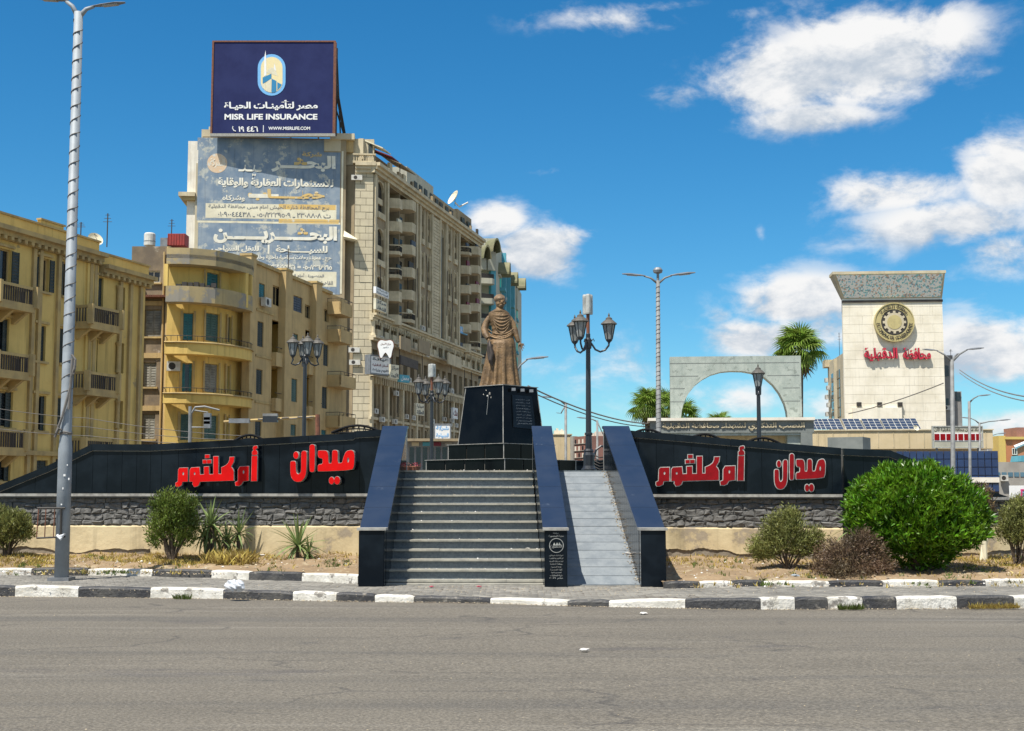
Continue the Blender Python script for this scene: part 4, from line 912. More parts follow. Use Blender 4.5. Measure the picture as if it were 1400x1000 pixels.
hk = MB(); hk.tube([P3(246,300,-.235), P3(250,330,-.26), P3(258,370,-.28), P3(252,400,-.30), P3(262,428,-.30)], [.02,.05,.062,.055,.012], 12); hk.tube([P3(242,306,-.23), P3(240,345,-.25), P3(246,390,-.28), P3(247,415,-.29)], [.015,.035,.035,.01], 10)
remesh(hk, 'handkerchief', 'bronze_dark', stt, .012, 2)

# ============================================================ BUILDINGS
# --- yellow building at the far left
FA = faceuv(-40, 60.2, 196, 73.4)
bA = thing('apartment_building', 'ochre apartment house at the far left with dark shutters and stone balconies', 'building', FA.pt(8, 0), 'old yellow apartment houses')
Z = lambda F, u, v, o=0.0: F.hit(u, v, o)[1]
Sx = lambda F, u, o=0.0: F.hit(u, 600, o)[0]
def PX(ox, oy, sc):      # survey frames: enlarged crops of the photograph
    return lambda x0, y0, x1, y1: (ox+x0/sc, oy+y0/sc, ox+x1/sc, oy+y1/sc)
cA = PX(0, 280, 2.776)
topA = Z(FA, 60, 327); 
winA = [(cA(-26,165,42,297),'open'),(cA(143,202,186,330),'open'),(cA(236,218,262,348),'open'),(cA(340,272,392,392),'door'),(cA(-26,430,34,562),'door'),(cA(133,458,173,594),'closed'),
        (cA(226,470,246,602),'closed'),(cA(331,510,370,636),'door'),(cA(-26,708,48,845),'door'),(cA(126,724,174,858),'door'),(cA(208,732,238,858),'closed'),(cA(320,758,356,900),'door'),
        (cA(445,312,474,420),'dark'),(cA(443,525,470,640),'dark'),(cA(440,745,466,850),'dark'),(cA(-20,960,40,1050),'door'),(cA(136,970,180,1070),'closed'),(cA(205,965,240,1070),'closed'),(cA(330,960,360,1060),'door')]
rA = [(FA.rect(*r), k) for r, k in winA]
facade(bA, FA, 0, FA.len, 0, topA, [r for r, k in rA], 'ywall', .3, body=9)
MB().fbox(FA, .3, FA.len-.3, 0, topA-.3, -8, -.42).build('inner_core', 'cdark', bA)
for r, k in rA:
    if k == 'dark':
        q = MB(); q.fbox(FA, r[0], r[1], r[2], r[3], -.30, -.28); q.build('niche', 'cdark', bA)
        q = MB(); q.lathe(FA.pt(r[0]-.05, r[2], .12), [(.13,0),(.10,.2),(.09,(r[3]-r[2])*.85),(.16,(r[3]-r[2])*.95),(.16,(r[3]-r[2]))], 10); q.build('column', 'ytrim', bA)
    else:
        window(bA, FA, r, k, fr='ytrim', sh='sh_dark'); sill(bA, FA, r)
# cornices, string course, pilasters
def band(par, F, s0, s1, z0, z1, o, m='ytrim', name='cornice'): MB().fbox(F, s0, s1, z0, z1, -.05, o).build(name, m, par)
zc = topA
s128 = Sx(FA, 128)
for (a, b, dz) in ((-.2, s128, 0), (s128+.01, FA.len+.3, -.55)):
    band(bA, FA, a, b, zc-.42+dz, zc-.2+dz, .35); band(bA, FA, a, b, zc-.2+dz, zc+.02+dz, .62); band(bA, FA, a, b, zc-.6+dz, zc-.43+dz, .2)
    n = int((b-a)/.5)
    q = MB()
    for k in range(n): q.fbox(FA, a+.15+k*.5, a+.36+k*.5, zc-.60+dz, zc-.44+dz, .2, .42)
    o = q.build('dentils', 'ytrim', bA); o['kind'] = 'stuff'
    band(bA, FA, a+.15, b-.15, zc+.03+dz, zc+.60+dz, .1, 'ywall', 'parapet'); band(bA, FA, a+.1, b-.1, zc+.605+dz, zc+.70+dz, .2, 'ytrim', 'coping')
s0, s1 = Sx(FA, 42), Sx(FA, 74); band(bA, FA, s0, s1, zc+.705, zc+.86, .16, 'ywall', 'parapet'); band(bA, FA, s0-.08, s1+.08, zc+.865, zc+.95, .24, 'ytrim', 'coping')
for u in (37, 46, 72, 116, 122, 158, 172, 186): 
    s = Sx(FA, u); MB().fbox(FA, s-.12, s+.12, 0, zc-.62-(.55 if u > 128 else 0), -.02, .14).build('pilaster', 'ytrim', bA)
s = Sx(FA, 119); MB().fbox(FA, s-.5, s+.45, 0, zc-.62, .002, .10).build('pilaster', 'ywall', bA)
band(bA, FA, 0, FA.len, Z(FA, 100, 625), Z(FA, 100, 619), .25, name='string_course')
for (u0, u1, vt, vb) in ((-10, 41, 387, 407), (-10, 38, 482, 503), (-10, 35, 587, 606), (118, 160, 420, 447), (116, 158, 510, 535), (114, 156, 600, 622)):
    s0, s1 = Sx(FA, u0, 1.0), Sx(FA, u1, 1.0); zt_ = FA.hit((u0+u1)/2, vt, 1.0)[1]; zb_ = zt_-1.0
    P = lambda s, o: (FA.pt(s, 0, o).x, FA.pt(s, 0, o).y)
    balcony(bA, [P(s0, .02), P(s0, 1.05), P(s1, 1.05), P(s1, .02)], [], zb_, zt_, 'ytrim', slab=.22, style='posts')
    for s in (s0+.3, (s0+s1)/2, s1-.3): q = MB(); q.hexa([FA.pt(s-.1,zb_-.75,.0),FA.pt(s+.1,zb_-.75,.0),FA.pt(s+.1,zb_-.75,.12),FA.pt(s-.1,zb_-.75,.12),FA.pt(s-.1,zb_-.225,.0),FA.pt(s+.1,zb_-.225,.0),FA.pt(s+.1,zb_-.225,.85),FA.pt(s-.1,zb_-.225,.85)]); q.build('bracket', 'ytrim', bA)
# small plaster ornaments over windows
for r, k in rA[:12]:
    if k != 'dark': band(bA, FA, r[0]-.15, r[1]+.15, r[3]+.08, r[3]+.2, .12, name='window_hood')
def dish(name, label, c, r, az_, group=None):
    t = thing(name, label, 'satellite dish', c, group); q = MB(); n = 20; rot = Matrix.Rotation(az_, 3, 'Z') @ Matrix.Rotation(R(62), 3, 'X'); vs = []
    for i in range(5):
        for j in range(n): a_ = 2*math.pi*j/n; rr = r*(i+.3)/4.3; vs.append(Vector(c)+Vector((0,0,r*.95)) + rot @ Vector((rr*math.cos(a_), rr*math.sin(a_), rr*rr*.35/r)))
    q.add(vs, [(i*n+j, i*n+(j+1)%n, (i+1)*n+(j+1)%n, (i+1)*n+j) for i in range(4) for j in range(n)]); q.build('reflector', 'pcream', t, smooth=True)
    q = MB(); q.tube([Vector(c), Vector(c)+Vector((0,0,r*.95))], .04, 6); q.tube([Vector(c)+Vector((0,0,r*.9))+rot@Vector((0,r,.1)), Vector(c)+Vector((0,0,r*.95))+rot@Vector((0,0,r*.9))], .02, 5); q.build('mount', 'ironwork', t)
dish('satellite_dish', 'cream satellite dish on the roof edge of the leftmost ochre building', at(129, 339, 71), .42, R(40))
def mast(u, v0, v1, Y, label, cat='antenna'):
    a, b = at(u, v0, Y), at(u, v1, Y); t = thing('antenna_mast', label, cat, a, 'thin roof masts'); MB().tube([a, (a.x, a.y, b.z)], .035, 5).build('rod', 'ironwork', t)
    if v1 > 0:
        q = MB(); 
        for k in range(3): z = a.z+(b.z-a.z)*(.75+.1*k); q.tube([(a.x-.25+.06*k, a.y, z), (a.x+.25-.06*k, a.y, z)], .015, 4)
        q.build('crossbar', 'ironwork', t)
mast(146, 338, 292, 74, 'thin antenna rod on the roof beside the satellite dish'); mast(110, 330, 304, 72, 'short pipe standing on the roof just left of the satellite dish')

# --- second yellow building: old side wall, bowed front, long wing
bB = thing('apartment_building', 'ochre apartment house with bowed front, curved balconies and long stepped wing', 'building', at(260, 672, 82) * 1, 'old yellow apartment houses')
WPOS[bB.name] = Vector((bB.location.x, bB.location.y, 0)); bB.location.z = 0
cB = PX(180, 320, 3.333)
FB0 = faceuv(176, 81.5, 229, 81.5)
top0 = Z(FB0, 200, 337)
w0 = [(cB(66,168,130,222),'pane','cwhite'),(cB(60,345,134,468),'closed','ytrim'),(cB(52,585,112,697),'closed','ytrim'),(cB(48,820,106,935),'closed','ytrim')]
r0 = [(FB0.rect(*r), k, f) for r, k, f in w0]
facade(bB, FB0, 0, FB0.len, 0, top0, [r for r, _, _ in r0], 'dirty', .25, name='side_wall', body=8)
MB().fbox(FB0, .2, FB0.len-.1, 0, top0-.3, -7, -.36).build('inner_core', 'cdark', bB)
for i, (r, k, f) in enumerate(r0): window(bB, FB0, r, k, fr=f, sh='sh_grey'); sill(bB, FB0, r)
for (v0, v1) in ((483,490),(555,562),(620,628),(412,418)): band(bB, FB0, .4, FB0.len-.3, Z(FB0,200,v1), Z(FB0,200,v0), .1, 'ypier', 'string_course')
q = MB(); 
for k in range(24): s = k*.12+.02; q.fbox(FB0, s-.4, s-.32, Z(FB0,200,407.5), Z(FB0,200,406), -.02, .85)
q.fbox(FB0, -.5, 2.7, Z(FB0,200,408.5), Z(FB0,200,407.6), -.02, .85); q.build('corrugated_canopy', 'rust', bB)
for (u, v0, v1, r_) in ((192, 395, 640, .07), (187, 420, 640, .05), (219, 345, 640, .06), (224.5, 338, 640, .09)):
    s = Sx(FB0, u); MB().tube([FB0.pt(s, Z(FB0,u,v1), .12), FB0.pt(s, Z(FB0,u,v0), .12)], r_, 6).build('drainpipe', 'ypier' if u != 192 else 'tank', bB)
# bowed front
bow = [(227,80.6),(254,80.75),(280,81.3),(296,82.1),(311,83.2),(324,84.5),(337,86.3)]
bp = [Vector((at(u,500,Y).x, Y)) for u, Y in bow]
topB = at(255, 362, 80.8).z
f1, f2, f3 = Face(bp[0], bp[2]), Face(bp[2], bp[4]), Face(bp[4], bp[6])
wins = {0: [(cB(234,360,280,485),'closed','sh_teal'),(cB(229,588,275,720),'door','sh_teal'),(cB(222,820,266,940),'closed','sh_green')],
        1: [(cB(337,362,399,490),'closed','sh_green'),(cB(332,592,394,722),'closed','sh_grey'),(cB(329,826,391,938),'closed','sh_green'),(cB(336,177,398,245),'closed','sh_teal')],
        2: [(cB(437,378,453,495),'closed','sh_dark'),(cB(431,602,445,725),'closed','sh_green'),(cB(427,832,440,938),'closed','sh_green')]}
for i, f in enumerate((f1, f2, f3)):
    rr = [(f.rect(*r), k, s) for r, k, s in wins[i]]
    facade(bB, f, 0, f.len, 0, topB-.02*i, [r for r,_,_ in rr], 'ywall2', .22, name='front_wall', body=2.0)
    for r, k, s in rr: window(bB, f, r, k, fr='ytrim', sh=s)
    for r, k, s in rr: MB().fbox(f, r[0]-.16, r[0]-.02, r[2], r[3]+.12, 0, .05).build('window_surround', 'ytrim', bB); MB().fbox(f, r[1]+.02, r[1]+.16, r[2], r[3]+.12, 0, .05).build('window_surround', 'ytrim', bB)
c0 = Vector((at(283,500,95).x-1.5, 95.0))
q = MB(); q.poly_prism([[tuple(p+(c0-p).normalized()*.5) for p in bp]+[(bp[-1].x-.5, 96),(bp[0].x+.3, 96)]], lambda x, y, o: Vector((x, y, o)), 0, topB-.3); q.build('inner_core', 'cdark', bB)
# curved outline offset outwards
fine = []
for i in range(len(bp)-1):
    for k in range(3): fine.append(bp[i].lerp(bp[i+1], k/3))
fine.append(bp[-1])
def outl(off):
    out = []
    for i, p in enumerate(fine):
        a, b = fine[max(0,i-1)], fine[min(len(fine)-1,i+1)]; d = (b-a).normalized(); n = Vector((d.y, -d.x)); e = off
        if i > len(fine)-5: e = off*(1-(i-(len(fine)-5))*.14)
        if i < 2: e = off*(.9+.05*i)
        out.append(p+n*e)
    return out
for (vt, vb, off, rail) in ((467.5, 483, 1.15, .38), (537.5, 550.5, 1.2, .32)):
    zt_ = at(255, vt, 79.6).z; zb_ = at(255, vb, 79.6).z+.12
    o_ = outl(off); balcony(bB, [tuple(fine[0])]+[tuple(p) for p in o_]+[tuple(fine[-1])], [tuple(p) for p in reversed(fine[1:-1])], zb_, zt_, 'ywall2', slab=.16, rail=rail)
    q = MB(); pp = [(p.x, p.y) for p in outl(off+.07)]
    q.tube([(x, y, zt_-.02) for x, y in pp], .06, 6); q.build('balcony_moulding', 'ytrim', bB)
# top loggia: parapet, roof slab with patched parapet
zt_ = at(255, 391, 79.6).z; zb_ = at(255, 410, 79.6).z
o_ = outl(1.15); balcony(bB, [tuple(fine[0])]+[tuple(p) for p in o_]+[tuple(fine[-1])], [tuple(p) for p in reversed(fine[1:-1])], zb_, zt_, 'parapet', slab=.12)
zr0, zr1 = at(255, 361, 79.6).z, at(255, 339, 79.6).z
balcony(bB, [tuple(fine[0])]+[tuple(p) for p in o_]+[tuple(fine[-1])], [tuple(p) for p in reversed(fine[1:-1])], zr0+.1, zr1, 'parapet', slab=.1, name='roof_edge')
q = MB(); q.poly_prism([[tuple(p) for p in o_]+[(bp[-1].x+1, 100),(bp[0].x, 92)]], lambda x, y, o: Vector((x, y, o)), zr0+.35, zr0+.6); q.build('roof', 'concrete', bB)
for i_ in (0, 14):
    p = fine[i_]+(o_[i_]-fine[i_])*.9; MB().box(p.x-.12, p.x+.12, p.y-.1, p.y+.12, zt_, zr0).build('loggia_post', 'ywall2', bB)
p, q0 = fine[12], o_[12]; MB().hexa([(p.x,p.y,zb_),(q0.x,q0.y+.15,zb_),(q0.x+.15,q0.y+.3,zb_),(p.x+.15,p.y+.1,zb_),(p.x,p.y,zr0),(q0.x,q0.y+.15,zr0),(q0.x+.15,q0.y+.3,zr0),(p.x+.15,p.y+.1,zr0)]).build('loggia_screen', 'ywall2', bB)
aircon(bB, f1, f1.hit(237,501,.1)[0], Z(f1,237,508), .0, .8)
q = MB()
for k in range(7): s = .6+k*.35; c = f1.pt(s, zt_+.1, 1.0); q.box(c.x-.16, c.x+.14, c.y-.1, c.y+.1, zt_+.02, zt_+.1+.25*random.random())
q.build('clutter', 'ironwork', bB)
# the wing
FW = faceuv(339, 85.2, 474, 103.5)
topW = Z(FW, 366, 366)
lw = lambda *r: FW.rect(*cB(*r))
w1 = [((580,226,607,292),'closed','sh_teal'),((643,240,686,330),'pane','sh_grey'),((573,400,601,515),'closed','sh_dark'),((567,617,596,731),'closed','sh_dark'),((562,853,591,922),'closed','sh_dark'),
      ((737,285,778,356),'closed','sh_blue'),((790,325,816,386),'pane','sh_blue'),((735,455,758,522),'closed','sh_green'),((728,660,754,766),'closed','sh_green'),((724,868,749,920),'closed','sh_green'),
      ((877,345,898,402),'pane','sh_grey'),((873,503,896,602),'closed','sh_dark'),((867,697,891,796),'closed','sh_dark'),((864,893,887,916),'closed','sh_teal')]
lg = [((638,400,706,612),(560,612)),((635,612,706,815),(763,815)),((790,445,851,650),(592,650)),((790,652,851,850),(800,850))]
ops = [lw(*r) for r,_,_ in w1] + [lw(*r) for r,_ in lg]
facade(bB, FW, 0, FW.len, 0, topW, ops, 'ypier', .25, name='wing_wall', body=6)
for r, k, s in w1: window(bB, FW, lw(*r), k, fr='ytrim', sh=s, dep=.18)
for r, (pa, pb) in lg:
    a, b, c, d = lw(*r); h = (d-c)*.30
    q = MB(); q.fbox(FW, a, b, c, d, -1.3, -1.25); q.build('loggia_back', 'ywall', bB)
    q = MB(); q.fbox(FW, a, a+.02, c, d, -1.25, -.26); q.fbox(FW, b-.02, b, c, d, -1.25, -.26); q.fbox(FW, a+.02, b-.02, c, c+.02, -1.25, -.26); q.build('loggia_side', 'ywall', bB)
    q = MB(); q.fbox(FW, a, b, c+.03, c+h, -.12, .35); q.build('loggia_parapet', 'ypier', bB)
    q = MB(); q.tube([FW.pt(a, c+h+.35, .3), FW.pt(b, c+h+.35, .3)], .025, 5); q.build('handrail', 'ironwork', bB)
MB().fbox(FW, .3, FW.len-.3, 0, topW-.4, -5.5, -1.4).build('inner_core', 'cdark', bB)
for (ua, ub) in ((339,346.5),(387.5,396.5),(430,438)):
    s0, s1 = Sx(FW, ua, .5), Sx(FW, ub, .5); MB().fbox(FW, s0, s1, 0, topW+.15, -.02, .5).build('pier', 'ypier', bB); MB().fbox(FW, s0-.05, s1+.05, topW+.155, topW+.3, -.3, .55).build('pier_cap', 'ytrim', bB)
for (ua, ub, o) in ((346.5,387,.0),(396.5,430,.0),(438,458,.0)): MB().fbox(FW, Sx(FW,ua,.5), Sx(FW,ub,.5), topW-.1, topW+.12, .002, .18).build('coping', 'ytrim', bB)
for (ua, ub, vt, vb) in ((457,473,413,428),(457,473,451,466),(458,479,513,527),(457,479,569,583)):
    s0, s1 = Sx(FW, ua, .7), Sx(FW, ub, .7); a, b = FW.hit(465, vb, .9)[1], FW.hit(465, vt, .9)[1]; P = lambda s, o: (FW.pt(s,0,o).x, FW.pt(s,0,o).y)
    balcony(bB, [P(s0,.02), P(s0,1.1), P(s1,1.1), P(s1,.02)], [], a, b, 'ypier', slab=.12, rail=.25)
for v in (424, 486.5, 549): band(bB, FW, Sx(FW,347), Sx(FW,372), Z(FW,358,v+3), Z(FW,358,v), .06, 'ytrim', 'string_course')
aircon(bB, FW, FW.hit(362,415,.2)[0], Z(FW,362,421), .05, .95)
# roof things
def tank(u, v0, v1, Y, r_, label, m='tank'):
    a, b = at(u, v1, Y), at(u, v0, Y); t = thing('water_tank', label, 'water tank', a); h = b.z-a.z
    MB().lathe(a, [(r_,0),(r_,h*.9),(r_*.8,h),(0.1,h)], 16).build('drum', m, t, smooth=False)
    q = MB(); q.lathe(a, [(r_*1.02,h*.3),(r_*1.04,h*.31),(r_*1.04,h*.34),(r_*1.02,h*.35)], 16); q.build('hoop', 'galv_dark', t)
tank(204.5, 319, 336, 83, .36, 'white cylindrical water tank on the roof of the bowed ochre building')
a = at(241, 335.5, 82.5); t = thing('roof_shed', 'small red metal box standing on the roof beside the white water tank', 'roof box', a)
MB().box(a.x-.55, a.x+.55, a.y, a.y+1, a.z, a.z+.75).build('box_body', 'redmetal', t); q = MB()
for k in range(7): q.box(a.x-.55+k*.17, a.x-.5+k*.17, a.y-.03, a.y-.002, a.z+.02, a.z+.73)
q.build('ribs', 'redmetal', t); MB().box(a.x-1.05, a.x-.6, a.y+.1, a.y+.7, a.z-.05, a.z+.5).build('side_cabinet', 'galv_dark', t)
mast(234, 337, 300, 84, 'very thin aerial on the roof above the dirty side wall'); mast(394, 372, 340, 95, 'thin aerial rising over the long ochre wing in front of the painted wall')

# --- tall cream building with painted advertisement
YC = 148.0
FC = faceuv(268, YC, 510, YC+1.5)
bC = thing('apartment_tower', 'tall cream corner block with faded blue painted advertisement and many small balconies', 'building', FC.pt(10, 0))
topC = Z(FC, 400, 190)
sC = lambda u: Sx(FC, u)
zC = lambda v: Z(FC, 400, v)
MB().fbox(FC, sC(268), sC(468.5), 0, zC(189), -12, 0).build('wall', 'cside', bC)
# painted advertisement
def pp(u0, v0, u1, v1, m, o=.02, name='painted_panel', th=.02): q = MB(); a, b, c, d = FC.rect(u0, v0, u1, v1); q.fbox(FC, a, b, c, d, o-th, o); return q.build(name, m, bC)
pp(270, 190, 443, 207, 'pblue'); pp(270, 207.05, 465, 303, 'pblue'); pp(270, 303.2, 465, 306, 'pcream', .021); pp(381, 303.3, 463, 305.8, 'pochre', .024); pp(270, 306.2, 465, 402, 'pblue')
pp(443.2, 190, 466, 206.8, 'cwall', .01)
pp(281, 279.5, 460, 299.5, 'pcream', .03); pp(381, 280, 459, 287, 'pochre', .034); pp(381, 300, 464, 303, 'pochre', .033)
pp(372, 371.5, 460, 392, 'pcream', .03); pp(466, 207, 468.5, 402, 'pcream', .03)
q = MB(); c = FC.hit(297, 223.5); rr = 13.8*.0825
q.add([FC.pt(c[0]+math.cos(t*math.pi/16)*rr, c[1]+math.sin(t*math.pi/16)*rr, .034) for t in range(32)], [tuple(range(32))]); q.build('painted_disc', 'peach', bC)
def ad(txt, u0, v0, u1, v1, m='ptext', bold=.03, o=.042): text_on(bC, FC, arabic(txt), FC.rect(u0, v0, u1, v1), m, o, name='painted_lettering', bold=bold)
ad('الشركة', 287, 217, 307, 230, bold=.01)
ad('شركة', 413, 208, 440, 216, 'pochre'); ad('البحـــــر', 371, 213, 459, 236, 'ptext', .05); ad('ـحـ', 402, 216, 420, 226, 'pochre', .05, .045)
ad('ـيـنـ', 326, 219, 358, 241, 'ptext', .0)
ad('للاستثمارات العقارية والوقاية', 298, 244, 456, 258, 'ptext', .04)
ad('خطــــــاب', 339, 259, 444, 275, 'pochre', .05); q = MB(); a_ = FC.rect(340, 265.6, 381, 271); q.fbox(FC, *a_, .02, .05); q.build('painted_lettering', 'ptext', bC)
ad('وشركاه', 304, 267, 335, 276, 'ptext', .03)
ad('برج المحافظة شارع الجيش امام مبنى محافظة الدقهلية', 285, 280.5, 450, 288, 'pdark', .005); ad('ت ٢٣٠٨٨٠٨ ـ ٠٥٠/٢٢٢٩٥٠٩ ـ ٠١٠٩٠٠٤٤٤٣٨', 298, 290.5, 452, 297.5, 'pdark', .01)
ad('البحـــــــريـــــــن', 292, 309, 461, 334, 'ptext', .05); ad('ـحـ', 407, 312, 421, 321, 'pochre', .05, .045)
ad('للسيـــــــاحة', 377, 336, 448, 348, 'ptext', .04); ad('للنقل السياحي', 289, 336, 354, 347, 'ptext', .04); pp(366, 335, 368.5, 347.5, 'ptext', .04)
ad('حج ـ عمرة ـ رحلات سياحية داخلية وخارجية ـ خدمات', 315, 349, 453, 357, 'ptext', .03); ad('٠٥٠/٢٣١٨٢١٥ = ٠١٢٣٩٢٢٩٩٦', 364, 360, 454, 369, 'ptext', .04)
ad('المنصورة : أمام المحافظة', 382, 374, 443, 381, 'pdark', .01); ad('القاهرة باب اللوق ش البستان', 382, 384, 455, 391, 'pdark', .01)
# left shoulder, cornice ledges and stepped top
MB().fbox(FC, sC(246.5), sC(268)-.01, zC(360), zC(194), -10, -.6).build('shoulder_wall', 'cwhite', bC)
MB().fbox(FC, sC(245), sC(258), 0, zC(360), -10, -.5).build('shoulder_wall', 'cwall', bC)
MB().fbox(FC, sC(236), sC(259), zC(271), zC(265.5), -9, .2).build('cornice', 'ctrim', bC); MB().fbox(FC, sC(240), sC(259), zC(276), zC(271.2), -9, .0).build('cornice', 'ytrim', bC)
MB().fbox(FC, sC(259), sC(268)-.02, zC(400), zC(225), -9, -.2).build('shoulder_wall', 'cwall', bC)
for (u0, v0, u1, v1, o) in ((265,178,288,189,-.5),(274,172.5,291,178,-1),(284,158,291,172,-1.3)): MB().fbox(FC, sC(u0), sC(u1), zC(v1), zC(v0), -8, o).build('stepped_parapet', 'cwall', bC)
MB().fbox(FC, sC(443), sC(478), zC(206), zC(190.2), -8, -.3).build('stair_head', 'ypier', bC); MB().fbox(FC, sC(444), sC(453), zC(205), zC(192), -.3, -.26).build('stair_window', 'pane_blue', bC)
MB().fbox(FC, sC(446), sC(480), zC(190), zC(182), -8, .3).build('parapet', 'cwall', bC)
# recessed strip with air conditioners and blocked pier
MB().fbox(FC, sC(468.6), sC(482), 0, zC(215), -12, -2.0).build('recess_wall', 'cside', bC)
zp1 = zC(222); nb_ = 42
MB().fbox(FC, sC(481)+.01, sC(507), 0, zp1, -10, .04).build('pier_core', 'cdark', bC)
for k in range(nb_):     # large stone courses on the pier
    z0_, z1_ = 5+(zp1-5)*k/nb_, 5+(zp1-5)*(k+1)/nb_
    for (ua, ub) in ((481.5, 489), (489, 507)) if k % 2 else ((481.5, 497), (497, 507)):
        MB().fbox(FC, sC(ua)+.02, sC(ub)-.02, z0_+.03, z1_-.02, .041, .11+random.uniform(0,.05)).build('stone_course', 'cwall', bC)
FRc = Face(FC.pt(0,0,-1.9).xy, FC.pt(1,0,-1.9).xy)
for (u, v) in ((484,243),(477,263),(478,273),(476,303),(475,380),(476,398),(472,497),(484,496),(473,478),(483,479),(478,516)): aircon(bC, FC, sC(u), zC(v+3), -1.9 if u < 481 else .1, 1.25)
for v in list(range(240, 600, 36)): 
    q = MB(); q.fbox(FC, sC(469.5), sC(475.5), zC(v+12), zC(v-6), -1.99, -1.9); q.build('window', 'pane', bC)
q = MB(); a_, b_ = sC(467), sC(486); q.hexa([FC.pt(a_,zC(326),-1.8),FC.pt(b_,zC(330),-.3),FC.pt(b_,zC(330),1.5),FC.pt(a_,zC(326),1.5),FC.pt(a_,zC(315),-1.8),FC.pt(b_,zC(328.5),-.3),FC.pt(b_,zC(328.5),1.5),FC.pt(a_,zC(315),.2)]); q.build('awning', 'pcream', bC)
# street facade
FS = faceuv(507, 149.4, 654, 196)
def sS(u, o=0.0): return FS.hit(u, 500, o)[0]
zTop = Z(FS, 512, 226); zM = Z(FS, 526, 441); zM2 = Z(FS, 540, 475); H6 = (zTop-1.0-zM)/6
cols = [('arch',511.5,524),('bay',527.5,544.5),('bay2',545,565),('twin',573,578.5),('twin',581.5,587),('strip',589,598.5),('glass',599.5,606),('twin',610,615.5),('twin',618.5,624),('bay',627.5,639.5),('bay2',640,653)]
ops = []; built = []
for kind, ua, ub in cols:
    a, b = sS(ua), sS(ub)
    if kind in ('arch', 'twin'):
        for k in range(3):
            z0 = zM+.7+k*2*H6; ops.append((a+.35, b-.3, z0, z0+2*H6-1.1)); built.append((kind, ops[-1]))
    elif kind in ('bay', 'bay2'):
        ops.append((a, b, zM+.3, zTop-1.3)); built.append((kind, ops[-1]))
    elif kind == 'glass': ops.append((a, b, zM+.5, zTop-2.0)); built.append((kind, ops[-1]))
# lower storeys: row between the two cornices, signs floor, arched floors
low = []; n = 17; rs = random.Random(3)
for k in range(n):
    a = FS.len*(k+.22)/n; b = FS.len*(k+.80)/n
    low += [(a, b, zM2+.5, zM-.5), (a, b, 15.3, 17.9), (a+.2, b-.2, 10.6, 14.0), (a+.2, b-.2, 6.6, 9.4)]
ops += low
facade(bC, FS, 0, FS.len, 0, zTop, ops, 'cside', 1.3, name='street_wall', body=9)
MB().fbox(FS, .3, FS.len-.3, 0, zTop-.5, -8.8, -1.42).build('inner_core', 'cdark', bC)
for kind, (a, b, c, d) in built:
    if kind in ('arch', 'twin'):
        g = .35; q = MB(); q.fbox(FS, a, b, c, d, -g, -g+.03); w = q.build('window', 'pane', bC)
        q = MB(); q.fbox(FS, a, b, (c+d)/2-.45, (c+d)/2+.25, -g+.031, -.12); q.build('spandrel', 'ctrim', w)
        q = MB(); n_ = 9; ww = (b-a)/2; pts = [(a, d), (a, d-ww*.9)] + [((a+b)/2-ww*math.cos(t), d-ww*.9+ww*.85*math.sin(t)) for t in [math.pi*i/n_ for i in range(1, n_)]] + [(b, d-ww*.9), (b, d)]
        q.poly_prism([pts], lambda x, y, o: FS.pt(x, y, o), -.3, -.001); q.build('arch_head', 'ctrim', w)
        q = MB(); q.fbox(FS, a, b, c, c+.7, -.1, .25); q.build('window_box', 'ctrim', w)
        q = MB(); q.fbox(FS, a-.22, a-.02, c, d+.2, 0, .16); q.fbox(FS, b+.02, b+.22, c, d+.2, 0, .16); q.build('surround', 'ctrim', w)
    elif kind == 'glass':
        q = MB(); q.fbox(FS, a, b, c, d, -.3, -.25); g = q.build('glazed_strip', 'pane_blue', bC); q = MB(); ww = (b-a)/2
        pts = [(a, d), (a, d-ww)] + [((a+b)/2-ww*math.cos(t), d-ww+ww*math.sin(t)) for t in [math.pi*i/9 for i in range(1, 9)]] + [(b, d-ww), (b, d)]
        q.poly_prism([pts], lambda x, y, o: FS.pt(x, y, o), -.3, -.001); q.build('arch_head', 'ctrim', g)
    else:
        q = MB(); q.fbox(FS, a, b, c, d, -1.3, -1.25); q.build('bay_back', 'cdark' if kind == 'bay' else 'cside', bC)  # darker bay backs carry the shade of the recess in their colour
        for k in range(6):
            z0 = zM+.15+k*H6 + (0 if kind == 'bay' else .9)
            if z0+1.2 > zTop-1.2: continue
            if rs.random() < .88:
                q = MB(); q.fbox(FS, a+(b-a)*.18, b-(b-a)*.2, z0+.2, z0+2.25, -1.25, -1.2); w = q.build('window', 'pane' if rs.random() < .7 else 'pane_blue', bC)
            mid = (a+b)/2; P = lambda s, o: (FS.pt(s,0,o).x, FS.pt(s,0,o).y); o2 = 1.15
            a2, b2 = a+(b-a)*.12, b-(b-a)*.38
            bl = balcony(bC, [P(a2,-1.2), P(a2,.1), P(a2+(b2-a2)*.25, o2), P(b2-(b2-a2)*.25, o2), P(b2,.1), P(b2,-1.2)], [], z0, z0+.95, 'ctrim', slab=.25, style='solid' if rs.random() < .75 else 'iron', th=.15)
            if rs.random() < .55:
                q = MB(); sp_ = a+(b-a)*rs.uniform(.3,.6); q.fbox(FS, sp_, sp_+(b-a)*.3, z0+1.0, z0+1.0+rs.uniform(.4,1.0), .3, .5); q.build('clutter', rs.choice(['ironwork', 'sh_dark', 'maroon', 'pcream', 'sh_blue']), bl)
for kind, ua, ub in cols:
    if kind == 'strip':
        a, b = sS(ua), sS(ub); K = 36
        for k in range(K):
            z0, z1 = zM+.2+(zTop-1.5-zM)*k/K, zM+.2+(zTop-1.5-zM)*(k+1)/K; MB().fbox(FS, a, b, z0+.03, z1-.03, .0, .22).build('stone_course', 'ctrim', bC)
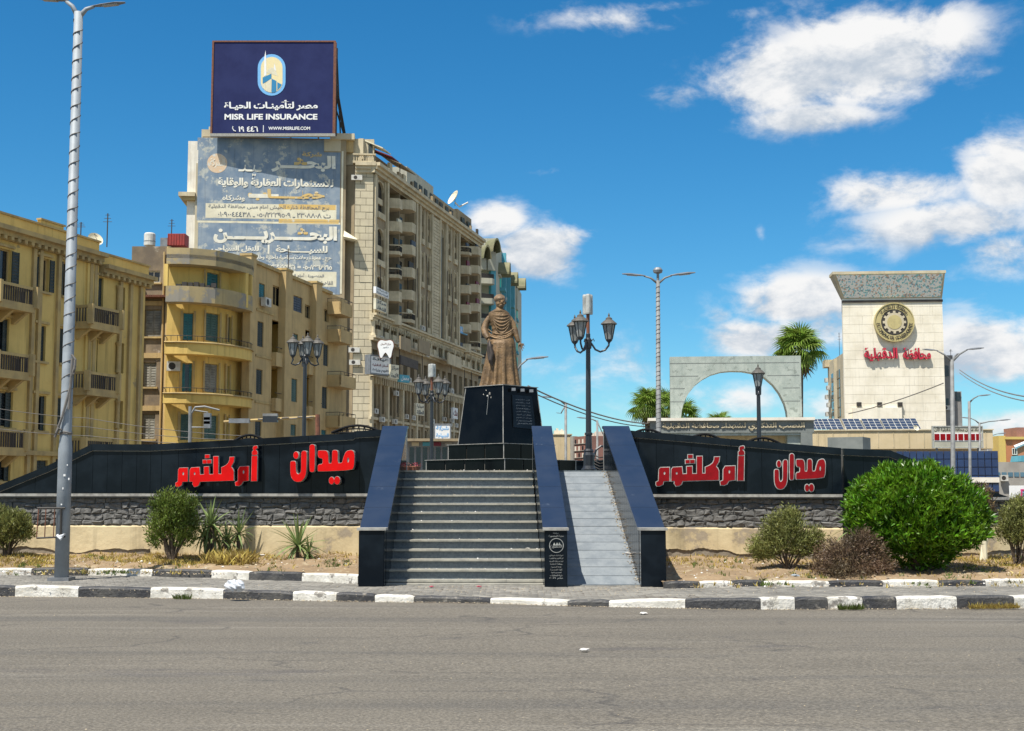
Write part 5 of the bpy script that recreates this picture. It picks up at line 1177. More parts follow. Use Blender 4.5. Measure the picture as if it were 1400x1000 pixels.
for u in (509, 526, 566.5, 571, 588, 599, 607.5, 625.5, 654.5): s = sS(u); MB().fbox(FS, s-.28, s+.28, zM, zTop-1.0, .0, .3).build('pilaster', 'ctrim', bC)
for (z0, z1, o) in ((zTop-1.1, zTop-.7, .4), (zTop-.69, zTop-.35, .7), (zTop-.34, zTop+.05, 1.05), (zM-.05, zM+.2, .5), (zM+.21, zM+.45, .8), (zM-.35, zM-.06, .35), (zM2-.1, zM2+.15, .45), (zM2+.16, zM2+.4, .75), (15.0-.3, 15.0, .5), (10.0-.2,10.1,.25)):
    MB().fbox(FS, -.5, FS.len+.4, z0, z1, -.05, o).build('cornice', 'ctrim', bC)
    MB().fbox(FC, sC(482), sC(507)+.3, z0, z1, .03, .12+o*.7).build('cornice', 'ctrim', bC) if z0 > 30 else None
# the bowed middle of the cornice: brackets
for k in range(60):
    s = .5+k*FS.len/60
    for zz in (zM-.02, 14.68): MB().fbox(FS, s, s+.22, zz-.75, zz-.36 if zz > 20 else zz-.02, .02, .5).build('bracket', 'ctrim', bC) if k % 1 == 0 else None
for (a, b, c, d) in low:
    g = .5; q = MB(); q.fbox(FS, a, b, c, d, -g-.05, -g); w = q.build('window', rs.choice(['pane','pane','pane_blue','cdark']), bC)
    q = MB(); q.fbox(FS, (a+b)/2-.05, (a+b)/2+.05, c, d, -g, -g+.06); q.fbox(FS, a, b, c+(d-c)*.3, c+(d-c)*.34, -g, -g+.06); q.build('frame', 'sh_dark', w)
    if 10 < c < 11:
        ww = (b-a)/2; q = MB(); q.poly_prism([[(a, d), (a, d-ww*.8)] + [((a+b)/2-ww*math.cos(t), d-ww*.8+ww*.75*math.sin(t)) for t in [math.pi*i/8 for i in range(1, 8)]] + [(b, d-ww*.8), (b, d)]], lambda x, y, o: FS.pt(x, y, o), -.4, -.001); q.build('arch_head', 'cside', w)
    if c > zM2 and rs.random() < .8:
        P = lambda s, o: (FS.pt(s,0,o).x, FS.pt(s,0,o).y); balcony(bC, [P(a,-.3), P(a+.1,.5), P(b-.1,.5), P(b,-.3)], [], c-.1, c+.75, 'ctrim', slab=.15, th=.1)
    if rs.random() < .4 and c < 17: aircon(bC, FS, (a+b)/2+rs.uniform(-.3,.3), c-.1, -.1 if c < 12 else .0, 1.2)
for k in range(18):
    s = FS.len*(k+.01)/17; MB().fbox(FS, s-.3, s+.3, 0, 14.6, .0, .28).build('pilaster', 'cside' if k % 2 else 'ctrim', bC)
    q = MB(); q.lathe(FS.pt(s, zM2+.45, .25), [(.3,0),(.22,.3),(.2,1.6),(.32,1.9)], 8); q.build('column', 'ctrim', bC)
for k in range(30):      # air conditioners and hanging cables on the street front
    s = rs.uniform(1, FS.len-1); z_ = rs.choice([zM+.6, 7.0, 7.2, 9.6, 11.0, 13.0, 15.0, 18.9]); aircon(bC, FS, s, z_, .25, 1.15)
for k in range(14):
    s = FS.len*rs.random(); z_ = rs.uniform(20, zTop-2); MB().tube([FS.pt(s, z_, .4), FS.pt(s+rs.uniform(-.4,.4), z_-rs.uniform(2,5), .45), FS.pt(s+rs.uniform(-.4,.4), z_-rs.uniform(6,11), .4)], .05, 4).build('hanging_cable', 'ironwork', bC)
# penthouse floor, awnings
def pent(ua, ub, h, o, m): a, b = sS(ua), sS(ub); MB().fbox(FS, a, b, zTop+.06, zTop+h, -7, o).build('penthouse_wall', m, bC); return a, b
MB().fbox(FC, sC(475), sC(507), zTop+.1, zC(186), -8, -.8).build('penthouse_wall', 'cwall', bC)
MB().fbox(FC, sC(499), sC(505), zC(206), zC(193), -.8, -.75).build('window', 'sh_dark', bC)
MB().fbox(FC, sC(478), sC(510), zC(222), zC(219), -1.2, .3).build('cornice', 'ctrim', bC)
for k in range(9): u = 479+k*3.4; MB().fbox(FC, sC(u), sC(u+1.1), zC(219), zC(211), .0, .2).build('baluster', 'ctrim', bC)
MB().fbox(FC, sC(478), sC(510), zC(211), zC(209), -.1, .3).build('parapet_rail', 'ctrim', bC)
pent(507, 520, 3.1, -1.2, 'cwall'); pent(520, 556, 2.9, -2.2, 'cside'); pent(560.5, 597, 3.3, -.6, 'dgrey'); pent(598, 632, 2.6, -.9, 'cside'); pent(632, 651, 3.0, -.8, 'cside')
for ua, ub, h0, h1, m_ in ((509,521,3.2,1.9,'pcream'),(522,532,2.9,1.7,'maroon'),(535,556,3.1,1.7,'cside')):
    a, b = sS(ua), sS(ub); MB().hexa([FS.pt(a,zTop+h1,1.0),FS.pt(b,zTop+h1,1.0),FS.pt(b,zTop+h0,-1.8),FS.pt(a,zTop+h0,-1.8),FS.pt(a,zTop+h1+.12,1.0),FS.pt(b,zTop+h1+.12,1.0),FS.pt(b,zTop+h0+.12,-1.8),FS.pt(a,zTop+h0+.12,-1.8)]).build('awning', m_, bC)
for u in (570,577,584,592,602,608,616,622,636,644): a = sS(u); q = MB(); q.fbox(FS, a, a+1.3, zTop+.9, zTop+2.1, -.85, -.5 if u < 598 or u > 630 else -.75); q.build('window', 'sh_dark', bC)
for k in range(26):
    if random.random() < .6: s = 1+k*FS.len/27; q = MB(); q.fbox(FS, s, s+random.uniform(.3,1.2), zTop+.06, zTop+random.uniform(.5,1.3), .2, .5); q.build('clutter', random.choice(['ctrim','ironwork','cside','sh_dark']), bC)
q = MB(); q.tube([FS.pt(sS(538),zTop+1,.6), FS.pt(sS(538),zTop+2.0,.6)], .06, 5); q.build('vent_pipe', 'ironwork', bC)
dish('satellite_dish', 'white dish on a bracket at the roof edge of the tall cream block', at(622, 282, 186), 1.15, R(-60))
a = at(622, 277, 186); q = MB(); q.tube([a, at(628,283,186), at(640,277,186)], .12, 6); tag(q.build('surveillance_arm', 'tank', None), 'white bent arm holding a floodlight on the roof edge of the tall cream block', 'floodlight')

# shop and clinic signs on the tall block
def sign(label, u0, v0, u1, v1, F, o, m, txts, depth=.3, txtm='sh_blue', frame=None):
    a, b, c, d = F.rect(u0, v0, u1, v1, o); t = thing('shop_sign', label, 'sign', F.pt((a+b)/2, c, o), 'shop signs on the tall block')
    MB().fbox(F, a, b, c, d, o-depth, o).build('board', m, t)
    if frame: q = MB(); w = (d-c)*.08; q.fbox(F,a-w,b+w,d,d+w,o-depth,o+.05); q.fbox(F,a-w,b+w,c-w,c,o-depth,o+.05); q.fbox(F,a-w,a,c,d,o-depth,o+.05); q.fbox(F,b,b+w,c,d,o-depth,o+.05); q.build('frame', frame, t)
    n = len(txts)
    for i, x in enumerate(txts):
        mm = txtm if not isinstance(x, tuple) else x[1]; x = x[0] if isinstance(x, tuple) else x
        zt_, zb_ = d-(d-c)*(i+.15)/n, d-(d-c)*(i+.85)/n; text_on(t, F, arabic(x), (a+(b-a)*.08, b-(b-a)*.08, zb_, zt_), mm, o+.02, bold=.02)
    return t
FSg = faceuv(506, 147.0, 545, 150.5)
sign('white clinic sign board with red Arabic line, hung low on the tall block', 507, 488, 533, 511, FSg, .2, 'white', ['عيادة', ('أسنان الدقهلية', 'maroon'), 'تقويم وزراعة'], .8, frame='galv_dark')
sign('pale sign board right of the white clinic board', 534, 499, 545.5, 518, faceuv(532,149,560,152), .2, 'pcream', ['مركز', 'الأشعة'], .4)
sign('small blue and white sign below the pale clinic boards', 547, 513, 560, 523, faceuv(532,149,560,152), .2, 'dblue', ['معمل'], .4, 'white')
c = at(527.5, 478, 147.5); t = thing('tooth_sign', 'white tooth shaped dentist sign with brown outline on the tall block', 'sign', c)
tooth = sm([(-11,4),(-10,10),(-6,12.5),(0,11),(6,12.5),(10,10),(11,4),(9,-2),(7.5,-11),(5.2,-12.5),(3,-8),(0,-4),(-3,-8),(-5.2,-12.5),(-7.5,-11),(-9,-2)],2); k = .083
fT = lambda x, y, o: Vector((c.x+x*k, c.y-o, c.z+y*k))
MB().poly_prism([[(x*1.1,y*1.08) for x,y in tooth]], fT, 0, .25).build('rim', 'rust', t); MB().poly_prism([tooth], fT, .26, .32).build('tooth_face', 'white', t)
Ft = Face((c.x-10*k, c.y-.32), (c.x+10*k, c.y-.32)); text_on(t, Ft, arabic('مركز الأسنان'), (3*k, 17*k, c.z+5*k, c.z+9*k), 'rust', .01); text_on(t, Ft, arabic('دكتور'), (6*k, 14*k, c.z+1*k, c.z+3.5*k), 'sh_blue', .01)
fS2 = lambda u0, u1: faceuv(u0, 150, u1, 155)
sign('white and grey sign below the lanterns on the tall block', 569, 552, 580, 568, faceuv(565,160,590,164), .5, 'pcream', ['صيدلية', 'العائلة'], .3)
sign('framed light blue sign board at street level beside the lantern post', 594.5, 581, 615, 600.5, faceuv(590,120,620,120), .2, 'white', ['شركة', 'السياحة'], .3, 'lblue', 'galv_dark')
sign('small white and maroon sign next to the pedestal on the tall block', 619.5, 558, 626, 573, faceuv(610,175,630,181), .5, 'white', [('بنك', 'maroon')], .3)
sign('purple and white sign high on the street front of the tall block', 629, 448, 639, 457, faceuv(620,186,645,194), 1.2, 'lblue', ['عيادة'], .3, 'white')
sign('purple strip sign under the high sign on the tall block', 629.5, 470, 640, 480, faceuv(620,186,645,194), 1.2, 'sh_blue', ['محامي'], .3, 'white')
sign('white sign board at the corner of the tall block near the second cornice', 514, 396, 531.5, 405, faceuv(506,149,545,160), 1.2, 'white', ['أطباء', 'المنصورة'], .3)
sign('pale sign board hanging under the white corner sign', 514, 411, 528.5, 426, faceuv(506,149,545,160), 1.2, 'pcream', ['مركز', 'الشفاء'], .3)
for (u0,v0,u1,v1,m_,l_) in ((548,462,562,480,'cside','tan blind board over the windows left of the pedestal'),(573,466,588,484,'cside','brown cloth board over the middle windows'),(613,486,631,501,'ctrim','long pale board above the lower cornice'),(548,490,572,502,'cdark','dark signboard under the cornice of the tall block')):
    sign(l_, u0, v0, u1, v1, faceuv(540,152,640,188), 1.0, m_, [], .2)

# rooftop billboard
FBB = faceuv(290, 147, 456, 147)
a, b, c, d = FBB.rect(291.5, 58, 455.5, 183)
t = thing('billboard', 'dark navy rooftop billboard with mosque emblem, white Arabic and English lettering', 'billboard', FBB.pt((a+b)/2, c))
MB().fbox(FBB, a, b, c, d, -.25, 0).build('banner', 'navy', t)
q = MB(); w = .22; q.fbox(FBB,a-w,b+w,d,d+w*.8,-.4,.08); q.fbox(FBB,a-w,a,c,d,-.4,.08); q.fbox(FBB,b,b+w*1.4,c,d,-.4,.08); q.build('frame', 'rust', t)
MB().fbox(FBB, a-w, b+w*1.4, c-w*1.5, c, -.4, .12).build('bottom_rail', 'trim', t)
def bb(txt, u0, v0, u1, v1, ar=True, bold=.03): text_on(t, FBB, arabic(txt) if ar else txt, FBB.rect(u0,v0,u1,v1), 'white', .02, bold=bold)
bb('مصر لتأمينـات الحيـاة', 306.5, 137, 434.5, 151.5, bold=.035); bb('MISR LIFE INSURANCE', 307, 156, 434, 164, False, .035)
text_on(t, FBB, '\u0661\u0669 \u0664\u0664\u0666', FBB.rect(326, 173, 353, 180.5), 'white', .02, bold=.03); bb('WWW.MISRLIFE.COM', 367, 173.5, 424, 178, False, .025)
q = MB(); prect(q, FBB, 359.6, 171.5, 360.5, 181, 0, .02); r_ = FBB.rect(317.5, 172.5, 322.5, 180.5)
q.tube([FBB.pt(r_[0]+.1, r_[3]-.05, .04), FBB.pt(r_[0]+.05, (r_[2]+r_[3])/2+.05, .04), FBB.pt((r_[0]+r_[1])/2, r_[2]+.12, .04), FBB.pt(r_[1], r_[2]+.05, .04)], .06, 6); q.build('phone_symbol', 'white', t)
cL = PX(340, 60, 12.5)
def lp(x, y): u, v, _, _ = cL(x, y, x, y); return FBB.hit(u, v)
def pill(x0, y0, x1, y1, n=14):
    r = (x1-x0)/2; cx = (x0+x1)/2; ry = r*1.0
    return [(cx-r*math.cos(p), y0+ry-ry*math.sin(p)) for p in [math.pi*i/n for i in range(n+1)]] + [(cx+r*math.cos(p), y1-ry+ry*math.sin(p)) for p in [math.pi*i/n for i in range(n+1)]]
fb = lambda x, y, o: FBB.pt(x, y, o)
def shape(pts, m, o, name='emblem'): MB().poly_prism([[lp(*p) for p in pts]], fb, o-.01, o).build(name, m, t)
shape(pill(155,180,630,890), 'lblue', .03); shape(pill(208,228,580,840), 'sand', .045)
shape([(262,560),(268,240),(290,115),(300,240),(305,540)], 'white', .06); shape([(300,500),(340,440),(390,410),(440,420),(470,470),(500,555),(390,520)], 'pcream', .055); shape([(430,410),(445,335),(460,410),(470,470),(435,440)], 'white', .058)
shape([(240,580),(390,515),(390,600),(240,690)], 'mblue', .065); shape([(395,600),(475,640),(475,815),(440,835),(390,838)], 'mblue', .065); shape([(490,660),(565,700),(545,740),(490,800)], 'mblue', .065)
shape([(215,700),(290,670),(290,800),(240,760)], 'pcream', .06); shape([(300,665),(385,600),(385,835),(300,815)], 'pcream', .06)
q = MB()
for u in (300, 340, 380, 420, 452):
    p = FBB.pt(Sx(FBB,u), 0); zb_ = zC(188); q.tube([(p.x,148.2,zb_),(p.x,148.2,d-.3)], .1, 6); q.tube([(p.x,148.3,d-1.5),(p.x,152.5,zb_)], .09, 6)
for z_ in (c+1, (c+d)/2, d-1): q.tube([(FBB.pt(a,0).x,147.6,z_),(FBB.pt(b,0).x,147.6,z_)], .08, 6)
zz = at(474, 184, 148).z
q.tube([at(456.5, 98, 147.3), (at(474,184,152).x, 152, zz)], .13, 6); q.tube([at(456.5, 140, 147.3), (at(474,184,152).x, 152, zz)], .09, 6); q.tube([at(457, 170, 147.3), at(462, 118, 149)], .07, 6); q.tube([at(470, 184, 150), at(459, 125, 147.4)], .08, 6)
q.build('support_frame', 'ironwork', t)

M['canopy'] = mat('canopy_green', (.17,.17,.09), .85, (.24,.22,.13), .6)
# --- teal building with scalloped roof behind
bD = thing('apartment_building', 'teal and grey apartment block with scalloped roof canopies behind the statue', 'building', at(680, 672, 205).xy.to_3d())
FD1 = faceuv(650, 201, 678, 203); FD2 = faceuv(678, 203, 713, 262)
ztD = Z(FD1, 664, 352)
MB().fbox(FD1, 0, FD1.len, 0, ztD, -14, -1.4).build('wall', 'teal', bD)
MB().fbox(FD2, 0, FD2.len, 0, Z(FD2, 690, 352), -12, 0).build('side_wall', 'dgrey', bD)
MB().fbox(FD1, FD1.len-.9, FD1.len, 0, ztD, -1.39, .0).build('corner_strip', 'dblue', bD)
hD = (at(664, 402, 201).z-at(664, 430, 201).z)
for k in range(9):
    z0 = at(664, 384, 201).z - k*hD*.98
    P = lambda s, o: (FD1.pt(s,0,o).x, FD1.pt(s,0,o).y); L_ = FD1.len
    balcony(bD, [P(.2,-1.3), P(.2,1.0), P(L_*.55,1.6), P(L_-.9,1.0), P(L_-.3,-1.3)], [], z0, z0+.35, 'dgrey', slab=.5)
    q = MB(); q.fbox(FD1, .4, L_-1.0, z0+.4, z0+1.1, .95, 1.0); q.build('railing', 'ironwork', bD)
    q = MB(); q.fbox(FD1, 1.0, L_-1.4, z0+.2, z0+2.1, -1.39, -1.35); q.build('window', 'pane', bD)
    for u in (683, 689, 695.5, 701, 706):
        s = Sx(FD2, u); z1 = z0+.3
        q = MB(); q.fbox(FD2, s, s+2.6, z1, z1+2.0, 0, .06); w = q.build('window', 'pane_blue' if u in (689, 701) else 'teal', bD)
        q = MB(); q.fbox(FD2, s-.2, s+2.8, z1-.5, z1, .0, .9 if u in (683, 695.5) else .3); q.build('window_box', 'dblue' if u != 689 else 'dgrey', w)
for s_ in (686, 692.5, 698.5): s = Sx(FD2, s_); MB().fbox(FD2, s-.4, s+.4, 0, Z(FD2,690,355), .0, .7).build('pilaster', 'dblue', bD)
for i, (u, v, w_) in enumerate(((658,334,12),(671,325,13),(682,330,14),(694,345,14),(706,354,12))):      # scalloped canopies
    F_ = FD1 if u < 676 else FD2; s = Sx(F_, u); q = MB(); W_ = w_*.115*(1 if u < 676 else 2.3)
    z1 = F_.hit(u, v, 1.5)[1]; zb_ = z1-2.3
    n = 12; out = [(s-W_*.5+W_*k/n, zb_+.5+(z1-zb_-.5)*math.sin(math.pi*k/n)**.7) for k in range(n+1)]; inn = [(x, y-.35) for x, y in reversed(out)]
    q.poly_prism([out+inn], lambda x, y, o: F_.pt(x, y, o), -3.5, 1.8); q.build('roof_canopy', 'canopy', bD)
    MB().fbox(F_, s-W_*.5, s+W_*.5, ztD-2, zb_+.4, -3, .3).build('gable_wall', 'dgrey', bD)
MB().fbox(FD1, .2, FD1.len, ztD, ztD+1.6, -8, -1.8).build('parapet', 'dgrey', bD)

# --- governorate tower
YE = 170.0
FE = faceuv(1153.5, YE, 1291, YE-1)
bE = thing('office_tower', 'windowless cream marble office tower with gold round emblem and red Arabic lettering', 'building', FE.pt(6.5, 0))
zE = lambda v: Z(FE, 1220, v)
zt_ = zE(408); wE = FE.len
MB().fbox(FE, .06, wE-.06, 0, zt_, -.9, -.08).build('core', 'tower', bE); MB().fbox(FE, 2.5, wE-1.5, 0, zt_-1, -12, -.91).build('rear_core', 'cside', bE)
nr = 17; z0 = zE(612)
for k in range(nr):     # marble cladding panels
    a, b = z0+(zt_-z0)*k/nr, z0+(zt_-z0)*(k+1)/nr; n = 5; o = .5*(k % 2)/n
    xs = [0]+[min(1, max(0, (j+.5*(k % 2))/n)) for j in range(1, n)]+[1]
    for f0, f1_ in zip(xs, xs[1:]):
        MB().fbox(FE, wE*f0+.008, wE*f1_-.008, a+.012, b-.012, -.081, random.uniform(-.003, .003)).build('cladding_panel', 'tower', bE)
MB().fbox(FE, 0, wE, 0, z0, -.08, 0).build('base_wall', 'tower', bE)
za, zb = zt_, zE(377)     # flared crown
exl, exr = 1.3, .10
def cr_(s, z): f = (z-za)/(zb-za); return f
P = lambda s, z, o: FE.pt(s, z, o)
q = MB(); q.hexa([P(0,za,-.02),P(wE,za,-.02),P(wE,za,-.9),P(0,za,-.9),P(-exl,zb,1.5),P(wE+exr,zb,1.5),P(wE+exr,zb,-1.2),P(-exl,zb,-1.2)]); q.build('crown', 'cwall', bE)
MB().fbox(FE, -exl-.1, wE+exr+.1, zb+.001, zb+.35, -1.3, 1.6).build('coping', 'cwall', bE)
MB().fbox(FE, -.05, wE+.05, za-.55, za-.25, -.02, .15).build('crown_ledge', 'cdark', bE)
# geometric mosaic on the crown
mm = bpy.data.materials.new('mosaic'); mm.use_nodes = True; T = mm.node_tree; bs = T.nodes['Principled BSDF']; vo = T.nodes.new('ShaderNodeTexVoronoi'); vo.inputs['Scale'].default_value = 5.5
g_ = T.nodes.new('ShaderNodeNewGeometry'); T.links.new(g_.outputs['Position'], vo.inputs['Vector']); ra = T.nodes.new('ShaderNodeValToRGB'); sep = T.nodes.new('ShaderNodeSeparateColor'); T.links.new(vo.outputs['Color'], sep.inputs[0]); T.links.new(sep.outputs[0], ra.inputs[0])
ra.color_ramp.interpolation = 'CONSTANT'; cols_ = [(0,(.88,.87,.82)),(.50,(.25,.55,.55)),(.66,(.30,.33,.36)),(.70,(.70,.48,.36)),(.80,(.35,.62,.72)),(.87,(.88,.86,.8))]
ra.color_ramp.elements[0].color = (*cols_[0][1], 1); ra.color_ramp.elements[1].position = .5; ra.color_ramp.elements[1].color = (*cols_[1][1], 1)
for p_, c_ in cols_[2:]: e_ = ra.color_ramp.elements.new(p_); e_.color = (*c_, 1)
T.links.new(ra.outputs[0], bs.inputs['Base Color']); bs.inputs['Roughness'].default_value = .4; M['mosaic'] = mm
q = MB(); g = .3; q.hexa([P(.25,za+.1,.12),P(wE-.25,za+.1,.12),P(wE-.25,za+.1,-.05),P(.25,za+.1,-.05),P(-exl+.35,zb-.15,1.62),P(wE+exr-.3,zb-.15,1.62),P(wE+exr-.3,zb-.15,1.3),P(-exl+.35,zb-.15,1.3)]); q.build('mosaic_band', 'mosaic', bE)
c = FE.hit(1221.5, 441.5); r_ = 27*YE/FOC; q = MB(); em = None
def disc(r0, r1, o0, o1, m, name, n=48):
    q = MB(); vs = []
    for k in range(n): t_ = 2*math.pi*k/n; vs += [P(c[0]+r*math.cos(t_), c[1]+r*math.sin(t_), o) for r, o in ((r0,o1),(r1,o1),(r1,o0))]
    q.add(vs, [(k*3, ((k+1)%n)*3, ((k+1)%n)*3+1, k*3+1) for k in range(n)]+[(k*3+1, ((k+1)%n)*3+1, ((k+1)%n)*3+2, k*3+2) for k in range(n)]); return q.build(name, m, bE)
disc(0, r_, 0, .55, 'gold', 'emblem_disc'); disc(r_*.95, r_*1.0, .55, .65, 'gold', 'emblem_rim'); disc(.001, r_*.66, .56, .57, 'ironwork', 'emblem_ground'); disc(.001, r_*.48, .571, .62, 'cwall', 'gear'); disc(.001, r_*.36, .621, .66, 'gold', 'gear_hub')
for k in range(12):
    t_ = k*math.pi/6; d0, d1 = r_*.47, r_*.58; w_ = .16; ct, st_ = math.cos(t_), math.sin(t_)
    q = MB(); q.add([P(c[0]+d_*ct-w*st_, c[1]+d_*st_+w*ct, .625) for d_, w in ((d0,-w_),(d1,-w_),(d1,w_),(d0,w_))], [(0,1,2,3)]); q.build('gear_tooth', 'cwall', bE)
def ringtext(txt, rad, a0, a1, flip, size, up):
    for i, ch in enumerate(txt):
        if ch == ' ': continue
        v_, f_ = text_mesh(ch, .02); 
        if not v_: continue
        w_ = np.array(v_); cx = (w_[:,0].min()+w_[:,0].max())/2; t_ = a0+(a1-a0)*i/(len(txt)-1); e = (Vector((-math.sin(t_), math.cos(t_))) if not up else Vector((math.sin(t_), -math.cos(t_)))); n_ = Vector((math.cos(t_), math.sin(t_)))*(1 if up else -1)
        q = MB(); q.add([P(c[0]+math.cos(t_)*rad+(p[0]-cx)*size*e.x+(p[1]-.35)*size*n_.x, c[1]+math.sin(t_)*rad+(p[0]-cx)*size*e.y+(p[1]-.35)*size*n_.y, .67) for p in v_], f_); q.build('emblem_letter', 'ironwork', bE)
ringtext('EL DAKAHLYA GOVERNORATE', r_*.81, R(187), R(353), False, .62, False)
v_ = arabic('محافظة الدقهلية'); ringtext(v_, r_*.81, R(140), R(40), False, .75, True)
def tl(txt, u0, v0, u1, v1): text_on(bE, FE, arabic(txt), FE.rect(u0,v0,u1,v1), 'red2', .5, name='wall_letter', bold=.06, thick=.3, back='silver')
M['red3'] = mat('sign_crimson', (.55,.02,.05), .5)
for txt, r4 in (('محافظة', (1233.5,476,1271.5,492)), ('الدقهلية', (1180.5,476,1226,495))): text_on(bE, FE, arabic(txt), FE.rect(*r4), 'red3', .5, name='wall_letter', bold=.03, thick=.35, back='maroon')
for u in (1174, 1202, 1230): q = MB(); a_ = FE.rect(u-3, 550.5, u+3, 556); q.fbox(FE, *a_, 0, .5); q.build('floodlight', 'ironwork', bE)
MB().fbox(FE, Sx(FE,1166), Sx(FE,1233), zE(575), zE(558), 0.02, .5).build('lower_panel', 'tower', bE)
MB().fbox(FE, .5, wE-.5, za+.2, za+.9, .13, .2).build('service_hatch', 'cdark', bE) if False else None
# wings left and right
FE2 = faceuv(1131.5, 186, 1153, 172)
MB().fbox(FE2, 0, FE2.len, 0, Z(FE2,1142,490), -8, 0).build('left_wing', 'cwall', bE)
MB().fbox(FE2, -.8, 1.5, Z(FE2,1135,501), Z(FE2,1135,491), -3, .6).build('cornice', 'ctrim', bE)
for k in range(5):
    for j in range(2):
        s = FE2.len*(.25+.35*j); z_ = Z(FE2,1142,512+k*13); q = MB(); q.fbox(FE2, s, s+FE2.len*.2, z_-.8, z_+.3, 0, .06); q.build('window', 'pane', bE)
    aircon(bE, FE2, FE2.len*(.15+.1*(k%2)), Z(FE2,1142,519+k*12), .3, 1.2)
MB().fbox(FE2, FE2.len*.55, FE2.len*.6, 0, Z(FE2,1142,492), 0, .4).build('pilaster', 'cwall', bE)
FE3 = faceuv(1287.5, 172, 1315, 172)
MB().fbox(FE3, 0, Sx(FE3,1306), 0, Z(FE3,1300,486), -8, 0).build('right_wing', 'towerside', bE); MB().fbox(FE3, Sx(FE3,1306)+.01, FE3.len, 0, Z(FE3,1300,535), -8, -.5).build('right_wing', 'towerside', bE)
for (u0,v0,u1,v1) in ((1291,500,1297,515),(1291,545,1297,554),(1308,536,1315,548)): a_ = FE3.rect(u0,v0,u1,v1); q = MB(); q.fbox(FE3, *a_, .0 if u0 < 1300 else -.5, .05 if u0 < 1300 else -.45); q.build('window', 'pane', bE)
aircon(bE, FE3, Sx(FE3,1294), Z(FE3,1294,561), .05, .9); MB().fbox(FE3, Sx(FE3,1290), Sx(FE3,1292.3), Z(FE3,1294,640), Z(FE3,1294,484), .0, .5).build('pilaster', 'dgrey', bE)
mast(1148, 492, 455, 176, 'pair of dark rods on the left shoulder of the cream tower'); mast(1300, 488, 478, 170, 'short hooked pipe on the right shoulder of the cream tower')

# --- low building with solar panels
FF = faceuv(1108, 121, 1354, 119)
bF = thing('low_office_building', 'low cream building with a flat roof in front of the cream tower', 'building', FF.pt(8, 0))
zF = lambda v: Z(FF, 1230, v)
MB().fbox(FF, 0, FF.len, zF(614), zF(589), -9, 0).build('wall', 'creamlow', bF); MB().fbox(FF, -.1, FF.len+.1, zF(588.9), zF(587.5), -9.1, .12).build('coping', 'ctrim', bF)
for k in range(12): MB().fbox(FF, .5+k*1.35, .55+k*1.35, zF(612), zF(590), 0.0, .04).build('drain_strip', 'ctrim', bF)
FG = faceuv(1222, 111, 1360.5, 110)      # navy glass front, each pane
bG = thing('glass_office_front', 'dark blue glass office front in white framing behind the round bush', 'building', FG.pt(4, 0))
MB().fbox(FG, 0, FG.len, 0, Z(FG,1290,617), -6, -.1).build('core', 'cdark', bG)
for i in range(15):
    for j in range(5):
        a_, b_ = FG.len*i/15+.03, FG.len*(i+1)/15-.03; zz0 = Z(FG,1290,617)-j*.68; MB().fbox(FG, a_, b_, zz0-.64, zz0-.02, -.1, random.uniform(-.01,.01)).build('pane', 'bglass', bG)
MB().fbox(FG, 0, FG.len, Z(FG,1290,660), Z(FG,1290,653), -.1, .1).build('spandrel', 'cwhite', bG)
MB().fbox(faceuv(1108,121,1240,120), 0, 8.5, 0, zF(610), -3, -.2).build('base_wall', 'creamlow', bF)
for i, u in enumerate((1105, 1129.5, 1157, 1184, 1210.5, 1235)):     # solar panels
    a_ = Sx(FF, u)+.06; b_ = Sx(FF, u+26)-.04
    if i == 0: a_ = Sx(FF, 1112)
    z0_, z1_ = zF(587.4)+.05, zF(571.5)
    t = thing('solar_panel', ['first solar panel from the left, half hidden by the arch base', 'second solar panel from the left on the low roof', 'third solar panel from the left on the low roof', 'fourth solar panel from the left on the low roof', 'fifth solar panel from the left on the low roof', 'rightmost solar panel, beside a small white dish'][i], 'solar panel', FF.pt(a_, z0_, -.3), 'solar panels in a row on the low roof')
    T_ = lambda s, f, o: FF.pt(s-.35*f, z0_+(z1_-z0_)*f, -.2-.75*f+o)
    q = MB(); q.hexa([T_(a_,0,0),T_(b_,0,0),T_(b_,0,-.05),T_(a_,0,-.05),T_(a_,1,0),T_(b_,1,0),T_(b_,1,-.05),T_(a_,1,-.05)]); q.build('frame', 'silver', t)
    for cx in range(3):
        for cy in range(4):
            x0_, x1_ = a_+(b_-a_)*(cx+.05)/3, a_+(b_-a_)*(cx+.95)/3; f0, f1_ = (cy+.06)/4, (cy+.94)/4; q = MB(); q.add([T_(x0_,f0,.01),T_(x1_,f0,.01),T_(x1_,f1_,.01),T_(x0_,f1_,.01)], [(0,1,2,3)]); q.build('cell', 'solar', t)
    q = MB(); q.tube([T_(a_+.2,.9,-.05), FF.pt(a_+.2, z0_-.1, -1.0)], .03, 4); q.tube([T_(b_-.2,.9,-.05), FF.pt(b_-.2, z0_-.1, -1.0)], .03, 4); q.build('strut', 'galv_dark', t)
dish('satellite_dish', 'tiny white dish on the low roof at the end of the solar panels', at(1252, 590, 118.5), .28, R(20))
